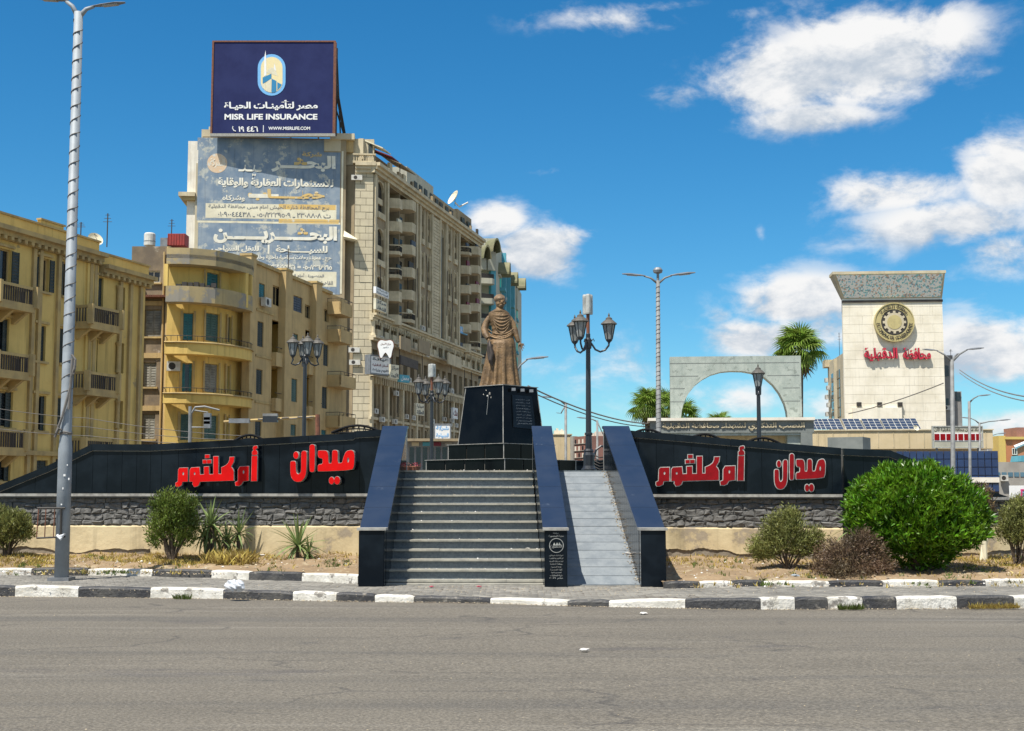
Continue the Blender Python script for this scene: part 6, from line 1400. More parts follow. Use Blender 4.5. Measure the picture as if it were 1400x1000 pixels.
# count sign with red squares
FH = faceuv(1275, 112, 1344, 112); a, b, c, d = FH.rect(1275, 582.5, 1344, 613)
t = thing('counter_sign', 'white sign panel with a row of red digit squares under one black line of Arabic', 'sign', FH.pt((a+b)/2, c))
MB().fbox(FH, a, b, c, d, -.3, 0).build('board', 'dgrey', t); q = MB(); w = .08; q.fbox(FH,a,b,d-w,d,.001,.06); q.fbox(FH,a,b,c,c+w,.001,.06); q.fbox(FH,a,a+w,c+w,d-w,.001,.06); q.fbox(FH,b-w,b,c+w,d-w,.001,.06); q.build('frame', 'silver', t)
text_on(t, FH, arabic('تعداد سكان محافظة الدقهلية الآن'), FH.rect(1277.5,584.5,1342,590.5), 'ironwork', .02, bold=.02)
MB().fbox(FH, a+.15, b-.15, Z(FH,1310,603.5), Z(FH,1310,592), .0, .03).build('digit_field', 'white', t)
for k in range(8): u = 1277.5+k*8.1; r4 = FH.rect(u, 593.5, u+6.6, 602.2); MB().fbox(FH, *r4, .03, .06).build('digit_square', 'red2', t)
q = MB(); q.fbox(FH, a+.3, a+.45, 0, c, -.25, -.1); q.fbox(FH, b-.45, b-.3, 0, c, -.25, -.1); q.build('post', 'galv_dark', t)

# --- memorial arch
YG = 90.0; FGa = faceuv(916, YG, 1095, YG-.8)
tA = thing('memorial_arch', 'pale green marble memorial slab pierced by a wide round arch', 'monument', FGa.pt(4.5, 0))
a, b = 0, FGa.len; zt_ = Z(FGa, 1005, 487.3); zb_ = Z(FGa, 1005, 572)
ga = lambda u, v: FGa.hit(u, v)
ar_pts = [ga(*p) for p in [(931,573),(932.5,560),(936,548),(942,537),(950,527),(960,519),(972,512.5),(986,508.5),(1000,507.3),(1015,507.6),(1032,510.5),(1046,516.5),(1057,526),(1066,538),(1073,552),(1076,563),(1077,573)]]
outer = [(a, zb_)] + [(ar_pts[0][0], zb_)] + [(p[0], p[1]) for p in ar_pts[1:-1]] + [(ar_pts[-1][0], zb_), (b, zb_), (b, zt_), (a, zt_)]
MB().poly_prism([outer], lambda x, y, o: FGa.pt(x, y, o), -1.1, 0).build('arch_slab', 'archstone', tA)
q = MB()
for v in (496.5, 514, 531, 549): 
    zz = Z(FGa,1000,v)
    for (ua, ub) in ((916,1095),) if v < 500 else (((916,956),(1050,1095)) if v < 520 else ((916,937.5),(1071,1095))): q.fbox(FGa, Sx(FGa,ua)+.02, Sx(FGa,ub)-.02, zz-.02, zz+.02, .0, .012)
q.build('joint_line', 'archdark', tA)
FGb = faceuv(888, 87, 1111, 86)
MB().fbox(FGb, 0, FGb.len, Z(FGb,1000,592), Z(FGb,1000,575.5), -3, 0).build('base_beam', 'archdark', tA); MB().fbox(FGb, -.15, FGb.len+.05, Z(FGb,1000,575.4), Z(FGb,1000,571.5), -3.2, .25).build('beam_cap', 'cwhite', tA)
text_on(tA, FGb, arabic('النصب التذكاري لشهداء محافظة الدقهلية'), FGb.rect(905.5, 578, 1100, 589), 'ctrim', .08, bold=.03, thick=.07, back='cside')
MB().fbox(FGb, Sx(FGb,895), Sx(FGb,1098), Z(FGb,1000,595.5), Z(FGb,1000,592.1), -2.5, -.1).build('beam_soffit', 'archstone', tA)
MB().fbox(FGb, Sx(FGb,890), Sx(FGb,1077), 0, Z(FGb,1000,595.6), -2.8, -1.2).build('back_wall', 'creamlow', tA)
MB().fbox(FGb, Sx(FGb,1077), Sx(FGb,1095), 0, Z(FGb,1000,592.05), -1.19, -.3).build('pier', 'archstone', tA); MB().fbox(FGb, Sx(FGb,1095), Sx(FGb,1111), 0, Z(FGb,1000,592.05), -2.9, .0).build('pier', 'archdark', tA)
MB().fbox(FGb, Sx(FGb,932), Sx(FGb,940), 0, Z(FGb,1000,592.05), -1.19, -.3).build('pier', 'archdark', tA)
q = MB(); FK = faceuv(1129, 80, 1177, 79); q.fbox(FK, 0, FK.len, 0, Z(FK,1150,598), -2, 0)
tag(q.build('low_kiosk', 'archdark', None), 'small slate grey flat roofed block peeping over the right wall', 'kiosk')
# beams near the arch
# --- buildings at far right and behind the steps
bO = thing('corner_house', 'orange corner house with yellow side and small blue window at the right edge', 'building', at(1390, 672, 150).xy.to_3d())
FO = faceuv(1371, 150, 1430, 150); MB().fbox(FO, 0, FO.len, 0, Z(FO,1390,601), -8, 0).build('wall', 'orange', bO); MB().fbox(FO, -.1, FO.len, Z(FO,1390,601), Z(FO,1390,597.5), -8.2, .3).build('cornice', 'yellow', bO)
MB().fbox(FO, Sx(FO,1365), -.01, 0, Z(FO,1390,596), -6, .05).build('side_wall', 'yellow', bO); a_ = FO.rect(1383,613,1390,622); window(bO, Face(FO.pt(0,0,.2).xy, FO.pt(1,0,.2).xy), a_, 'pane', .1)
MB().fbox(FO, Sx(FO,1395), FO.len, Z(FO,1390,597), Z(FO,1390,584), -5, -1).build('roof_hut', 'brick', bO); q = MB(); q.tube([FO.pt(Sx(FO,1386),Z(FO,1390,612),.1), FO.pt(Sx(FO,1400),Z(FO,1390,606),.1), FO.pt(Sx(FO,1412),Z(FO,1390,612),.1)], .25, 6); q.build('arched_moulding', 'white', bO)
q = MB(); q.hexa([FO.pt(Sx(FO,1380),Z(FO,1390,632),3),FO.pt(Sx(FO,1420),Z(FO,1390,634),3),FO.pt(Sx(FO,1420),Z(FO,1390,634),0),FO.pt(Sx(FO,1380),Z(FO,1390,632),0),FO.pt(Sx(FO,1382),Z(FO,1390,624),3),FO.pt(Sx(FO,1420),Z(FO,1390,622),3),FO.pt(Sx(FO,1420),Z(FO,1390,622),0),FO.pt(Sx(FO,1382),Z(FO,1390,624),0)]); q.build('awning', 'dblue', bO)
bP = thing('beige_block', 'small beige block with one window between the glass front and the orange house', 'building', at(1363, 672, 152).xy.to_3d())
FQ = faceuv(1352, 152, 1374, 152); MB().fbox(FQ, 0, FQ.len, 0, Z(FQ,1360,612), -8, 0).build('wall', 'concrete', bP); a_ = FQ.rect(1361,616,1370,625); q = MB(); q.fbox(FQ, *a_, 0, .05); q.build('window', 'pane', bP)
bQ = thing('grey_block', 'long low grey concrete building with a strip of dark windows at the right edge', 'building', at(1390, 672, 128).xy.to_3d())
FQ = faceuv(1359, 128, 1430, 128); MB().fbox(FQ, 0, FQ.len, 0, Z(FQ,1390,632), -8, 0).build('wall', 'concrete', bQ)
for k in range(7): a_ = FQ.rect(1361+k*8.5, 646, 1367.5+k*8.5, 652); q = MB(); q.fbox(FQ, *a_, 0, .05); q.build('window', 'pane_blue', bQ)
aircon(bQ, FQ, Sx(FQ,1369), Z(FQ,1369,658), .1, .7)
t = thing('street_billboard', 'tilted white and pink street billboard cut by the right edge', 'billboard', at(1397, 672, 60).xy.to_3d()); F_ = faceuv(1379,60,1420,58); a_ = F_.rect(1380,664,1425,690)
MB().fbox(F_, *a_, -.15, 0).build('board', 'white', t); a_ = F_.rect(1396,669,1425,688); MB().fbox(F_, *a_, .001, .02).build('print', 'pink', t); a_ = F_.rect(1399,672,1425,684); MB().fbox(F_, *a_, .021, .03).build('print', 'lblue', t); MB().fbox(F_, .8, 1.0, 0, a_[2]-.2, -.14, -.05).build('post', 'galv_dark', t)
# far houses seen between the balustrades
bR = thing('far_house', 'plain sandy block with rooftop clutter seen between the balustrades', 'building', at(765, 672, 210).xy.to_3d())
FR_ = faceuv(750, 210, 781, 210); MB().fbox(FR_, 0, FR_.len, 0, Z(FR_,765,595), -9, 0).build('wall', 'creamlow', bR); MB().fbox(FR_, -.1, FR_.len+.1, Z(FR_,765,595), Z(FR_,765,593.5), -9.1, .15).build('coping', 'ctrim', bR)
for (u0,v0,u1,v1) in ((758,588,772,594),(761,585,764,588),(768,586,770,588)): a_ = FR_.rect(u0,v0,u1,v1); q = MB(); q.fbox(FR_, *a_, -4, -2); q.build('roof_hut', 'cwhite', bR)
bT = thing('far_house', 'red brick block with rows of small windows behind the lamp post base', 'building', at(792, 672, 200).xy.to_3d())
FT_ = faceuv(781.5, 205, 803, 200); MB().fbox(FT_, 0, FT_.len, 0, Z(FT_,792,597), -9, 0).build('wall', 'brick', bT); MB().fbox(FT_, 0, .9, 0, Z(FT_,792,596), -.5, .3).build('concrete_pier', 'concrete', bT)
for i in range(4):
    for j in range(4):
        s = .9+FT_.len*(i+.15)/4*.92; z_ = Z(FT_,792,601+j*9.5); q = MB(); q.fbox(FT_, s, s+.42, z_-.75, z_, 0, .06); q.build('window', 'cwhite' if (i+j) % 3 else 'pane', bT)
    MB().fbox(FT_, .9, FT_.len, Z(FT_,792,607.5+i*9.5), Z(FT_,792,606.7+i*9.5), 0, .12).build('floor_slab', 'concrete', bT)
for (u0,v0,u1,v1) in ((783,592,787,597),(789,594,796,597),(797,590,799,597)): a_ = FT_.rect(u0,v0,u1,v1); q = MB(); q.fbox(FT_, *a_, -4, -2); q.build('roof_hut', 'cwhite', bT)
bU = thing('far_house', 'low pale house in the gap right of the lantern post', 'building', at(815, 672, 230).xy.to_3d())
FU_ = faceuv(700, 240, 900, 240); MB().fbox(FU_, Sx(FU_,803), Sx(FU_,826), 0, Z(FU_,815,606), -9, 0).build('wall', 'dgrey', bU); MB().fbox(FU_, Sx(FU_,738), Sx(FU_,752), 0, Z(FU_,745,592), -9, 0).build('wall', 'concrete', bU)
for k in range(5): q = MB(); q.fbox(FU_, Sx(FU_,805+k*4), Sx(FU_,807+k*4), Z(FU_,815,616), Z(FU_,815,611), 0, .1); q.build('window', 'pane', bU)
# --- dark shops at the foot of the tall block
bV = thing('shop_row', 'dark cluttered single storey shops between left balustrade and pedestal', 'shops', at(590, 672, 70).xy.to_3d())
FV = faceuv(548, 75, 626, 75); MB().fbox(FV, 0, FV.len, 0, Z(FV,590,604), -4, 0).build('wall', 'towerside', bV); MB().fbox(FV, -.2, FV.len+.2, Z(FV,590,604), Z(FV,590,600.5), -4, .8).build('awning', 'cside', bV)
for k in range(7): a_ = FV.rect(560+k*9, 612, 566+k*9, 642); q = MB(); q.fbox(FV, *a_, 0, .05); q.build('window', 'pane', bV)
for k in range(4): a_ = FV.rect(563+k*15, 605, 573+k*15, 610); q = MB(); q.fbox(FV, *a_, 0, .1); q.build('fascia_board', ['ctrim','dblue','maroon','concrete'][k], bV)

# ============================================================ STREET FURNITURE
def spiral(m, A, B, r0, r1, pitch, r_, z0=0.0, z1=1.0, n=10):
    A, B = Vector(A), Vector(B); h = (B-A).length*(z1-z0); turns = h/pitch; N_ = int(turns*n); pts = []
    for i in range(N_+1):
        f = z0+(z1-z0)*i/N_; p = A.lerp(B, f); a = 2*math.pi*i/n; r = r0+(r1-r0)*f+r_*.6; pts.append(p+Vector((math.cos(a)*r, math.sin(a)*r, .02*math.sin(i*.37))))
    m.tube(pts, r_, 5, caps=False)
def lamp_head(par, c, d, L_, m='galv_dark'):
    """flat cobra head; c root, d horizontal direction"""
    d = Vector(d).normalized(); s = Vector((-d.y, d.x, 0)); q = MB(); up = Vector((0,0,1)); secs = [(0,.04,.03),(.25,.10,.06),(.7,.13,.07),(1.0,.05,.03)]
    vs = []
    for f, w, h in secs: p = Vector(c)+d*L_*f+up*(.10*f*L_); vs += [p-s*w*L_*1.1, p+up*h*L_, p+s*w*L_*1.1, p-up*h*.5*L_]
    fs = [(i*4+j, i*4+(j+1)%4, (i+1)*4+(j+1)%4, (i+1)*4+j) for i in range(3) for j in range(4)]+[(3,2,1,0),(12,13,14,15)]
    q.add(vs, fs); h = q.build('lamp_head', m, par, smooth=False)
    p = Vector(c)+d*L_*.55; g = MB(); g.hexa([p-s*.09*L_-d*.2*L_-up*.0*L_, p+s*.09*L_-d*.2*L_, p+s*.08*L_+d*.25*L_+up*.04*L_, p-s*.08*L_+d*.25*L_+up*.04*L_]+[x+up*.02 for x in (p-s*.09*L_-d*.2*L_, p+s*.09*L_-d*.2*L_, p+s*.08*L_+d*.25*L_+up*.04*L_, p-s*.08*L_+d*.25*L_+up*.04*L_)]); g.build('lens', 'lampglass', h)
def street_light(label, base, top, r0, r1, arms, rope=None, ball=False, m='galv', group='street lights'):
    t = thing('street_light', label, 'street light', base, group)
    base, top = Vector(base), Vector(top); q = MB(); q.tube([base, base.lerp(top,.22), base.lerp(top,.24), top], [r0, r0*.96, r0*.82, r1], 16); q.build('pole', m, t, smooth=True)
    MB().box(base.x-r0*1.5, base.x+r0*1.5, base.y-r0*1.5, base.y+r0*1.5, base.z-.06, base.z+.02).build('base_plate', 'galv_dark', t)
    for (dx, dy, rise, L_, hl) in arms:
        d = Vector((dx, dy, 0)).normalized(); e = top+d*L_+Vector((0,0,rise)); q = MB(); q.tube([top+Vector((0,0,-.1)), top+d*L_*.5+Vector((0,0,rise*.55)), e], [r1*.7, r1*.5, r1*.4], 8); a = q.build('arm', m, t, smooth=True); lamp_head(a, e-d*.05, d, hl)
    if ball: q = MB(); q.lathe(top, [(r1*.7,0),(r1*.7,.22),(.14,.26),(.16,.34),(.10,.42),(.02,.44)], 14); q.build('sensor_head', 'galv_dark', t)
    if rope:
        q = MB(); spiral(q, base, top, r0*.82, r1, rope[0], rope[1], rope[2], rope[3]); q.build('rope_light', 'cable', t, smooth=True)
    return t
b0 = ground(84, 791, .15); Yp = b0.y
tp = at(107.5, 17, Yp+.05)
bigp = street_light('tall grey steel light pole wound with dark cord, nearest to the camera', b0, tp, .122, .078, [(1,-.05,.10,.28,.62),(-1,.1,.22,.25,.6)], rope=(.27,.0095,.30,.985))
def on_pole(v): f = (791-v)/(791-17); return b0.lerp(tp, f)
q = MB()
for v in (600, 598): 
    p = on_pole(v); q.tube([p+Vector((math.cos(a)*.105, math.sin(a)*.105, .01*math.sin(a*3))) for a in [k*math.pi/6 for k in range(13)]], .012, 5)
q.build('strap', 'cable', bigp)
for pts in ([(84,588,-.1),(80,586,-.12),(77,592,-.12),(75,598,-.1),(85,570,-.12),(96,530,-.12),(100,500,-.11)], [(98,485,-.12),(103,492,-.12),(102,505,-.12),(98,512,-.12),(99,490,-.12),(97,520,-.12),(94,560,-.11)], [(97,517,-.12),(103,500,-.12),(100,512,-.12)]):
    q = MB(); q.tube([at(u, v, Yp+dy) for u, v, dy in pts], .022, 6); q.build('loose_cable', 'cable', bigp)
q = MB()
for (u, v, w, h) in ((88,650,3,3),(94,655,2,3),(86,668,1.5,3),(84,690,2,2),(92,636,1.5,2)): p = at(u, v, Yp-.118); q.box(p.x-w*.006, p.x+w*.006, p.y, p.y+.004, p.z-h*.006, p.z+h*.006)
o = q.build('paper_scraps', 'white', bigp); o['kind'] = 'stuff'
MB().box(*(lambda p: (p.x-.02, p.x+.03, p.y-.02, p.y+.02, p.z-.45, p.z+.25))(at(80, 672, Yp))).build('cable_cover', 'galv_dark', bigp)
# bent cage strapped to the pole
t = thing('metal_cage', 'rusty open wire frame strapped to the side of the tall grey pole', 'metal frame', at(84, 738, Yp-.13)); X = lambda u, v, dy=-.14: at(u, v, Yp+dy)
q = MB(); q.tube([X(51,695), X(89,695)], .018, 5); q.build('top_bar', 'ironwork', t); q = MB(); q.tube([X(50,736), X(89,734,-.13)], .016, 5); q.build('bottom_bar', 'ironwork', t)
for i, (a_, b_) in enumerate(((53,50),(63,61),(75,73),(84,83))): q = MB(); q.tube([X(a_,695), X(b_,736)], .010 if i < 3 else .02, 5); q.build('rod', 'rust' if i < 3 else 'ironwork', t)
q = MB(); q.tube([X(78,732,-.16), X(83,737,-.18), X(88,731,-.17), X(80,735,-.17)], .03, 6); q.build('tied_rag', 'bag', t)

a9 = at(900, 640, 42); street_light('twin arm grey street light wound with dark rope beside the memorial arch', (a9.x, 42, 0), at(899.5, 384, 42), .11, .062, [(-1,.1,.16,.45,.75),(1,-.1,.16,.45,.8)], rope=(.15,.008,.3,.98), ball=True, m='galv_far')
for (u, vt, Y, arms, lab) in ((1301.5, 492, 64, [(-1,.1,.45,.7,.75),(1,.1,.5,.8,.9),(1,.6,.3,.4,.4)], 'twin arm street light before the right side of the cream tower'),
        (1325, 549, 88, [(1,0,.35,.6,.9)], 'single arm street light right of the white counter sign'), (1339, 578, 112, [(1,0,.15,1.6,1.1),(-1,0,.35,.7,.9)], 'thinner street light second from the right over the glass front'),
        (1350, 598, 130, [(1,0,.3,.9,1.0)], 'smallest street light farthest right over the glass front'), (773.5, 552, 92, [(-1,0,.4,.8,.9),(-1,-.2,-.7,.35,.4)], 'street light with arm pointing left, over the sandy far house'),
        (816.5, 575, 112, [(-1,0,.15,.8,1.0),(1,0,-1.2,.5,.6)], 'distant street light just right of the tall lantern post')):
    b_ = at(u, 640, Y); street_light(lab, (b_.x, Y, 0), at(u, vt, Y), .14 if Y < 70 else .12, .09, arms, m='galv_far')
t = at(716, 560, 44); street_light('street light hidden behind the statue with its white arm showing at the right', (t.x-.35, 44, 0), at(703, 508, 44), .1, .06, [(1,-.1,.40,.45,.75)], m='galv_far')
q = MB(); c_ = at(712, 518, 44); q.lathe(c_-Vector((0,0,.1)), [(.02,0),(.06,.1),(.06,.3),(.02,.45)], 8)

def lantern(par, c, s=1.0):
    """hexagonal lantern: glass body with bars, flared cap, finial; c = underside"""
    c = Vector(c); n = 6; H = .34*s
    q = MB(); q.lathe(c, [(.02*s,-.06*s),(.05*s,-.03*s),(.075*s,0),(.075*s,.02*s)], 8); ln = q.build('lantern', 'blackmetal', par)
    g = MB(); g.lathe(c, [(.066*s,.021*s),(.128*s,H)], n); g.build('glass', 'lampglass', ln)
    b_ = MB()
    for k in range(n):
        a = 2*math.pi*k/n; e = Vector((math.cos(a), math.sin(a), 0)); b_.tube([c+e*.074*s+Vector((0,0,.02*s)), c+e*.137*s+Vector((0,0,H))], .009*s, 4)
    b_.build('bars', 'blackmetal', ln)
    q = MB(); q.lathe(c, [(.15*s,H),(.185*s,H+.015*s),(.17*s,H+.04*s),(.10*s,H+.10*s),(.075*s,H+.115*s),(.07*s,H+.15*s),(.03*s,H+.175*s),(.018*s,H+.19*s),(.022*s,H+.22*s),(.005*s,H+.27*s)], 14); q.build('cap', 'lampcap', ln, smooth=False)
def lantern_post(label, base, zarm, ang, n_=3, s=1.0, R_=.46, fence=True, antenna=None):
    t = thing('lantern_post', label, 'lamp post', base, 'black lantern posts'); bx, by, bz = base
    q = MB(); q.lathe(base, [(.17*s,0),(.17*s,.05),(.14*s,.07),(.12*s,.12),(.125*s,.34),(.10*s,.40),(.115*s,.43),(.08*s,.47)], 14); q.build('base', 'blackmetal', t)
    q = MB(); h = zarm-bz; q.lathe(base, [(.075*s,.47),(.068*s,h*.28),(.085*s,h*.285),(.085*s,h*.3),(.062*s,h*.305),(.05*s,h-.12),(.075*s,h-.10),(.08*s,h+.08),(.05*s,h+.12),(.05*s,h+.2),(.02*s,h+.24)], 14); q.build('post', 'blackmetal', t, smooth=False)
    for k in range(n_):
        a = R(ang)+2*math.pi*k/n_; e = Vector((math.cos(a), math.sin(a), 0)); c = Vector((bx, by, zarm)); pts = [c+e*.05*s+Vector((0,0,.03*s)), c+e*.09*s+Vector((0,0,-.02)), c+e*.16*s+Vector((0,0,-.13*s)), c+e*.27*s+Vector((0,0,-.18*s)), c+e*.38*s+Vector((0,0,-.14*s)), c+e*R_*.98+Vector((0,0,-.04*s)), c+e*R_+Vector((0,0,.03*s))]
        q = MB(); q.tube(pts, .022*s, 8); q.tube([c+e*.05*s+Vector((0,0,.02)), c+e*.12*s+Vector((0,0,.11*s)), c+e*.14*s+Vector((0,0,.05*s))], .012*s, 6); ar = q.build('arm', 'blackmetal', t, smooth=True)
        lantern(ar, c+e*R_+Vector((0,0,.08*s)), s)
    if antenna:
        z0, z1, w = antenna; q = MB(); q.tube([(bx, by, zarm+.2), (bx, by, z0)], .04*s, 8); q.build('mast', 'rust', t)
        for k in range(3):
            a = 2*math.pi*k/3+.6; q = MB(); cx, cy = bx+math.cos(a)*w*.42, by+math.sin(a)*w*.42; q.lathe((cx, cy, z0), [(w*.33,0),(w*.36,.03),(w*.36,z1-z0-.03),(w*.3,z1-z0)], 10); q.build('antenna_panel', 'silver', t, smooth=False)
    return t
pb = Vector((at(805, 643, 27.4).x, 27.4, PLAT)); D0 = 27.4/FOC
lantern_post('black lantern post with three lanterns and antenna drum, at the head of the ramp', pb, at(805, 470, 27.4).z, 6, antenna=(at(805,430,27.4).z, at(805,403,27.4).z, .15), s=.95, R_=.445)
b_ = at(415.5, 600, 36); lantern_post('black lantern post behind the left wall in front of the bowed ochre building', (b_.x, 36, .0), at(415, 491, 36).z, 20, n_=4, s=1.0, R_=.34)
b_ = at(590, 600, 43); lantern_post('lantern post with pale antenna box, before the street front of the tall block', (b_.x, 43, .0), at(590.5, 543, 43).z, 30, n_=4, s=1.05, R_=.48, antenna=(at(590,516,43).z, at(590,498,43).z, .17))
b_ = at(1038, 600, 31.5); lantern_post('slim lantern post seen through the memorial arch, behind the right wall', (b_.x, 31.5, PLAT), at(1038, 534, 31.5).z, 80, n_=2, s=.92, R_=.10)

# iron fence arcs behind the walls
def fence_arc(label, u0, u1, vb, vt, Y):
    a, b = at(u0, vb, Y), at(u1, vb, Y); top = at((u0+u1)/2, vt, Y).z; t = thing('iron_fence_arc', label, 'iron fence', (a+b)/2-Vector((0,0,.8)), 'arched iron fence panels behind the walls')
    n = 18; P = lambda f, k=1.0: Vector((a.x+(b.x-a.x)*f, Y, a.z+(b.z-a.z)*f+(top-(a.z+b.z)/2)*math.sin(math.pi*f)*k))
    q = MB(); q.tube([P(i/n) for i in range(n+1)], .03, 6); q.tube([P(i/n,.55) for i in range(n+1)], .015, 5); q.build('arched_rail', 'fencemetal', t); q = MB(); q.tube([P(0,0), P(1,0)], .02, 5); q.build('lower_rail', 'fencemetal', t)
    for i in range(1, n): q = MB(); q.tube([P(i/n,0)-Vector((0,0,.8)), P(i/n,0), P((i+(.5 if i % 2 else -.5))/n,1)], .009, 4); q.build('bar', 'fencemetal', t)
fence_arc('arched iron fence panel above the left wall near its middle, below the ochre wing', 316, 366, 606, 595, 29); fence_arc('arched iron fence panel right beside the left balustrade', 453, 524, 592, 582, 29)
fence_arc('arched iron fence panel right of the ramp balustrade', 858, 910, 597, 587.5, 29); fence_arc('arched iron fence panel under the middle of the memorial arch', 934, 992, 605, 594, 29); fence_arc('arched iron fence panel at the foot of the slim lantern post', 1012, 1072, 610, 599, 29)
# curled bench end and low wall behind the ramp
t = thing('iron_bench', 'curled black iron bench end beside the lantern post base', 'bench', at(818, 640, 28.5)); q = MB()
q.tube([at(813,642,28.5), at(811,628,28.5), at(815,615,28.5), at(822,610,28.5), at(830,612,28.5)], .028, 6); q.build('hoop', 'blackmetal', t); q = MB()
for k in range(5): q.tube([at(812,622+k*4,28.5), at(820,626+k*4,28.3), at(832,624+k*4,28.4)], .014, 5)
q.build('scrolls', 'ironwork', t)
q = MB(); a_, b_ = at(735, 643, 32.5), at(826, 643, 32.5); q.box(a_.x, b_.x, 32.5, 32.8, PLAT, at(780,629.5,32.5).z-.04); t = thing('low_wall', 'low black wall crossing the platform behind the head of the ramp', 'wall', (a_+b_)/2); q.build('wall_body', 'granite', t); MB().box(a_.x, b_.x, 32.46, 32.84, at(780,629.5,32.5).z-.039, at(780,629.5,32.5).z).build('coping_slab', 'granite', t)
# potted red flowers
for i, (u, l_) in enumerate(((557, 'left one of two low clumps of reddish dry flowers on the platform edge'), (568, 'right one of two low clumps of reddish dry flowers on the platform edge'))):
    p = at(u, 641, 27.6); t = thing('flower_clump', l_, 'flowers', (p.x, 27.6, PLAT), 'reddish flowers on the platform'); q = MB(); q.lathe((p.x,27.6,PLAT), [(.08,0),(.11,.1),(.1,.12)], 10); q.build('pot', 'rust', t)
    q = MB()
    for k in range(70): a = random.random()*6.28; r = random.random()*.13; c = Vector((p.x+r*math.cos(a), 27.6+r*math.sin(a), PLAT+.08+random.random()*.10)); d = Vector((random.uniform(-1,1),random.uniform(-1,1),random.uniform(0,1))).normalized()*.035; s_ = d.cross(Vector((0,0,1)))*.4; q.add([c, c+d*.5+s_, c+d, c+d*.5-s_], [(0,1,2,3)])
    q.build('blossoms', 'litter_red' if i else 'rust', t)

# traffic signals before the ochre building
t = thing('traffic_signal', 'white pipe signal post with bent arm and empty frame before the bowed building', 'traffic signal', at(259, 640, 50) - Vector((0,0,0)), 'signal posts'); X = lambda u, v: at(u, v, 50)
q = MB(); q.tube([X(259,640), X(260,556)], .065, 8); q.build('post', 'galv_far', t); q = MB(); q.tube([X(262,565), X(267,557), X(280,556), X(300,561)], .04, 6); q.build('arm', 'galv_far', t)
q = MB(); q.tube([X(262,584.5), X(283,584.5), X(284,564), X(264,561)], .03, 5); q.build('frame', 'galv_far', t); q = MB()
for k in range(3): c_ = X(284, 570+k*5.5); q.box(c_.x-.12, c_.x+.12, c_.y-.15, c_.y+.1, c_.z-.13, c_.z+.13)
q.build('signal_lights', 'galv_dark', t)
t = thing('signal_gantry', 'horizontal roped signal beam with two hanging boxes and rusty post above the left wall', 'traffic signal', at(435, 640, 50), 'signal posts')
q = MB(); q.tube([X(435,640), X(434,567)], .09, 8); q.build('post', 'rust', t); q = MB(); q.tube([X(306,577), X(350,574.5), X(434,570)], .05, 8); q.build('beam', 'ytrim', t)
q = MB(); spiral(q, X(350,574.5), X(432,570.2), .07, .07, .3, .025); q.build('rope_light', 'cable', t)
for (u, v, w, h, m_) in ((329,576,14,6,'galv_dark'),(371,574,10,8,'blackmetal'),(371,568,10,3.5,'galv_far')): c_ = X(u, v); q = MB(); q.box(c_.x-w*.0278, c_.x+w*.0278, c_.y-.3, c_.y-.1, c_.z-h*.0278/2, c_.z+h*.0278/2); q.build('hanging_box', m_, t)
# overhead wires
def wire(label, pts, r=.012, n=16):
    P = []
    for a, b in zip(pts, pts[1:]):
        for k in range(n+1): f = k/n; p = a.lerp(b, f); P.append(p-Vector((0,0,(b-a).length*.016*4*f*(1-f))))
    t = MB(); t.tube(P, r, 4); tag(t.build('overhead_wire', 'cable', None), label, 'wire', 'overhead wires')
wire('upper overhead cable running down from the statue towards the memorial arch', [at(722,528,60), at(915,579,95)], .04)
wire('lower overhead cable running down from the statue towards the memorial arch', [at(722,534,60), at(915,583,95)], .03)
wire('upper cable from the right tower wing to the right edge', [at(1312,506,90), at(1440,545,60)], .035); wire('lower cable from the right tower wing to the right edge', [at(1312,510,90), at(1440,552,60)], .03)
wire('drooping cable across the lower part of the cream tower', [at(1160,566,165), at(1290,524,150)], .06)
for k in range(3): wire(['top', 'middle', 'lowest'][k]+' thin wire slung in front of the left ochre buildings', [at(-20,556+k*14,48), at(120,572+k*12,50), at(330,596+k*6,52)], .012)

# ============================================================ VEGETATION
def leaves(centres, dirs, length, width, jit=.35, n_per=1, rg=rng):
    """diamond leaves with a fold; returns verts, quads"""
    c = np.repeat(centres, n_per, 0); d = np.repeat(dirs, n_per, 0) + rg.normal(size=(len(c), 3))*jit; d /= np.linalg.norm(d, axis=1, keepdims=True)+1e-9
    u = rg.normal(size=d.shape); s = np.cross(d, u); s /= np.linalg.norm(s, axis=1, keepdims=True)+1e-9
    L_ = (length*rg.uniform(.65, 1.25, len(c)))[:,None]; W_ = L_*width/length; up = np.cross(s, d)
    v = np.stack([c, c+d*L_*.5+s*W_*.5+up*W_*.15, c+d*L_-up*W_*.2, c+d*L_*.5-s*W_*.5+up*W_*.15], 1).reshape(-1, 3); f = np.arange(len(v)).reshape(-1, 4)
    return v, f
def blob_points(blobs, n, shell=.55, rg=rng):
    """points spread through overlapping ellipsoids, denser near their surface"""
    vol = np.array([b[3]*b[4]*b[5] for b in blobs])**.67; cnt = (vol/vol.sum()*n).astype(int); P = []; D = []
    for (x, y, z, rx, ry, rz), k in zip(blobs, cnt):
        d = rg.normal(size=(k, 3)); d /= np.linalg.norm(d, axis=1, keepdims=True); r = rg.uniform(shell, 1.0, k)**.6; bump = 1+.10*np.sin(d[:,0]*9+x*7)*np.sin(d[:,2]*8+z*5)
        P.append(np.stack([x+d[:,0]*r*rx*bump, y+d[:,1]*r*ry*bump, z+d[:,2]*r*rz*bump], 1)); D.append(d)
    return np.concatenate(P), np.concatenate(D)
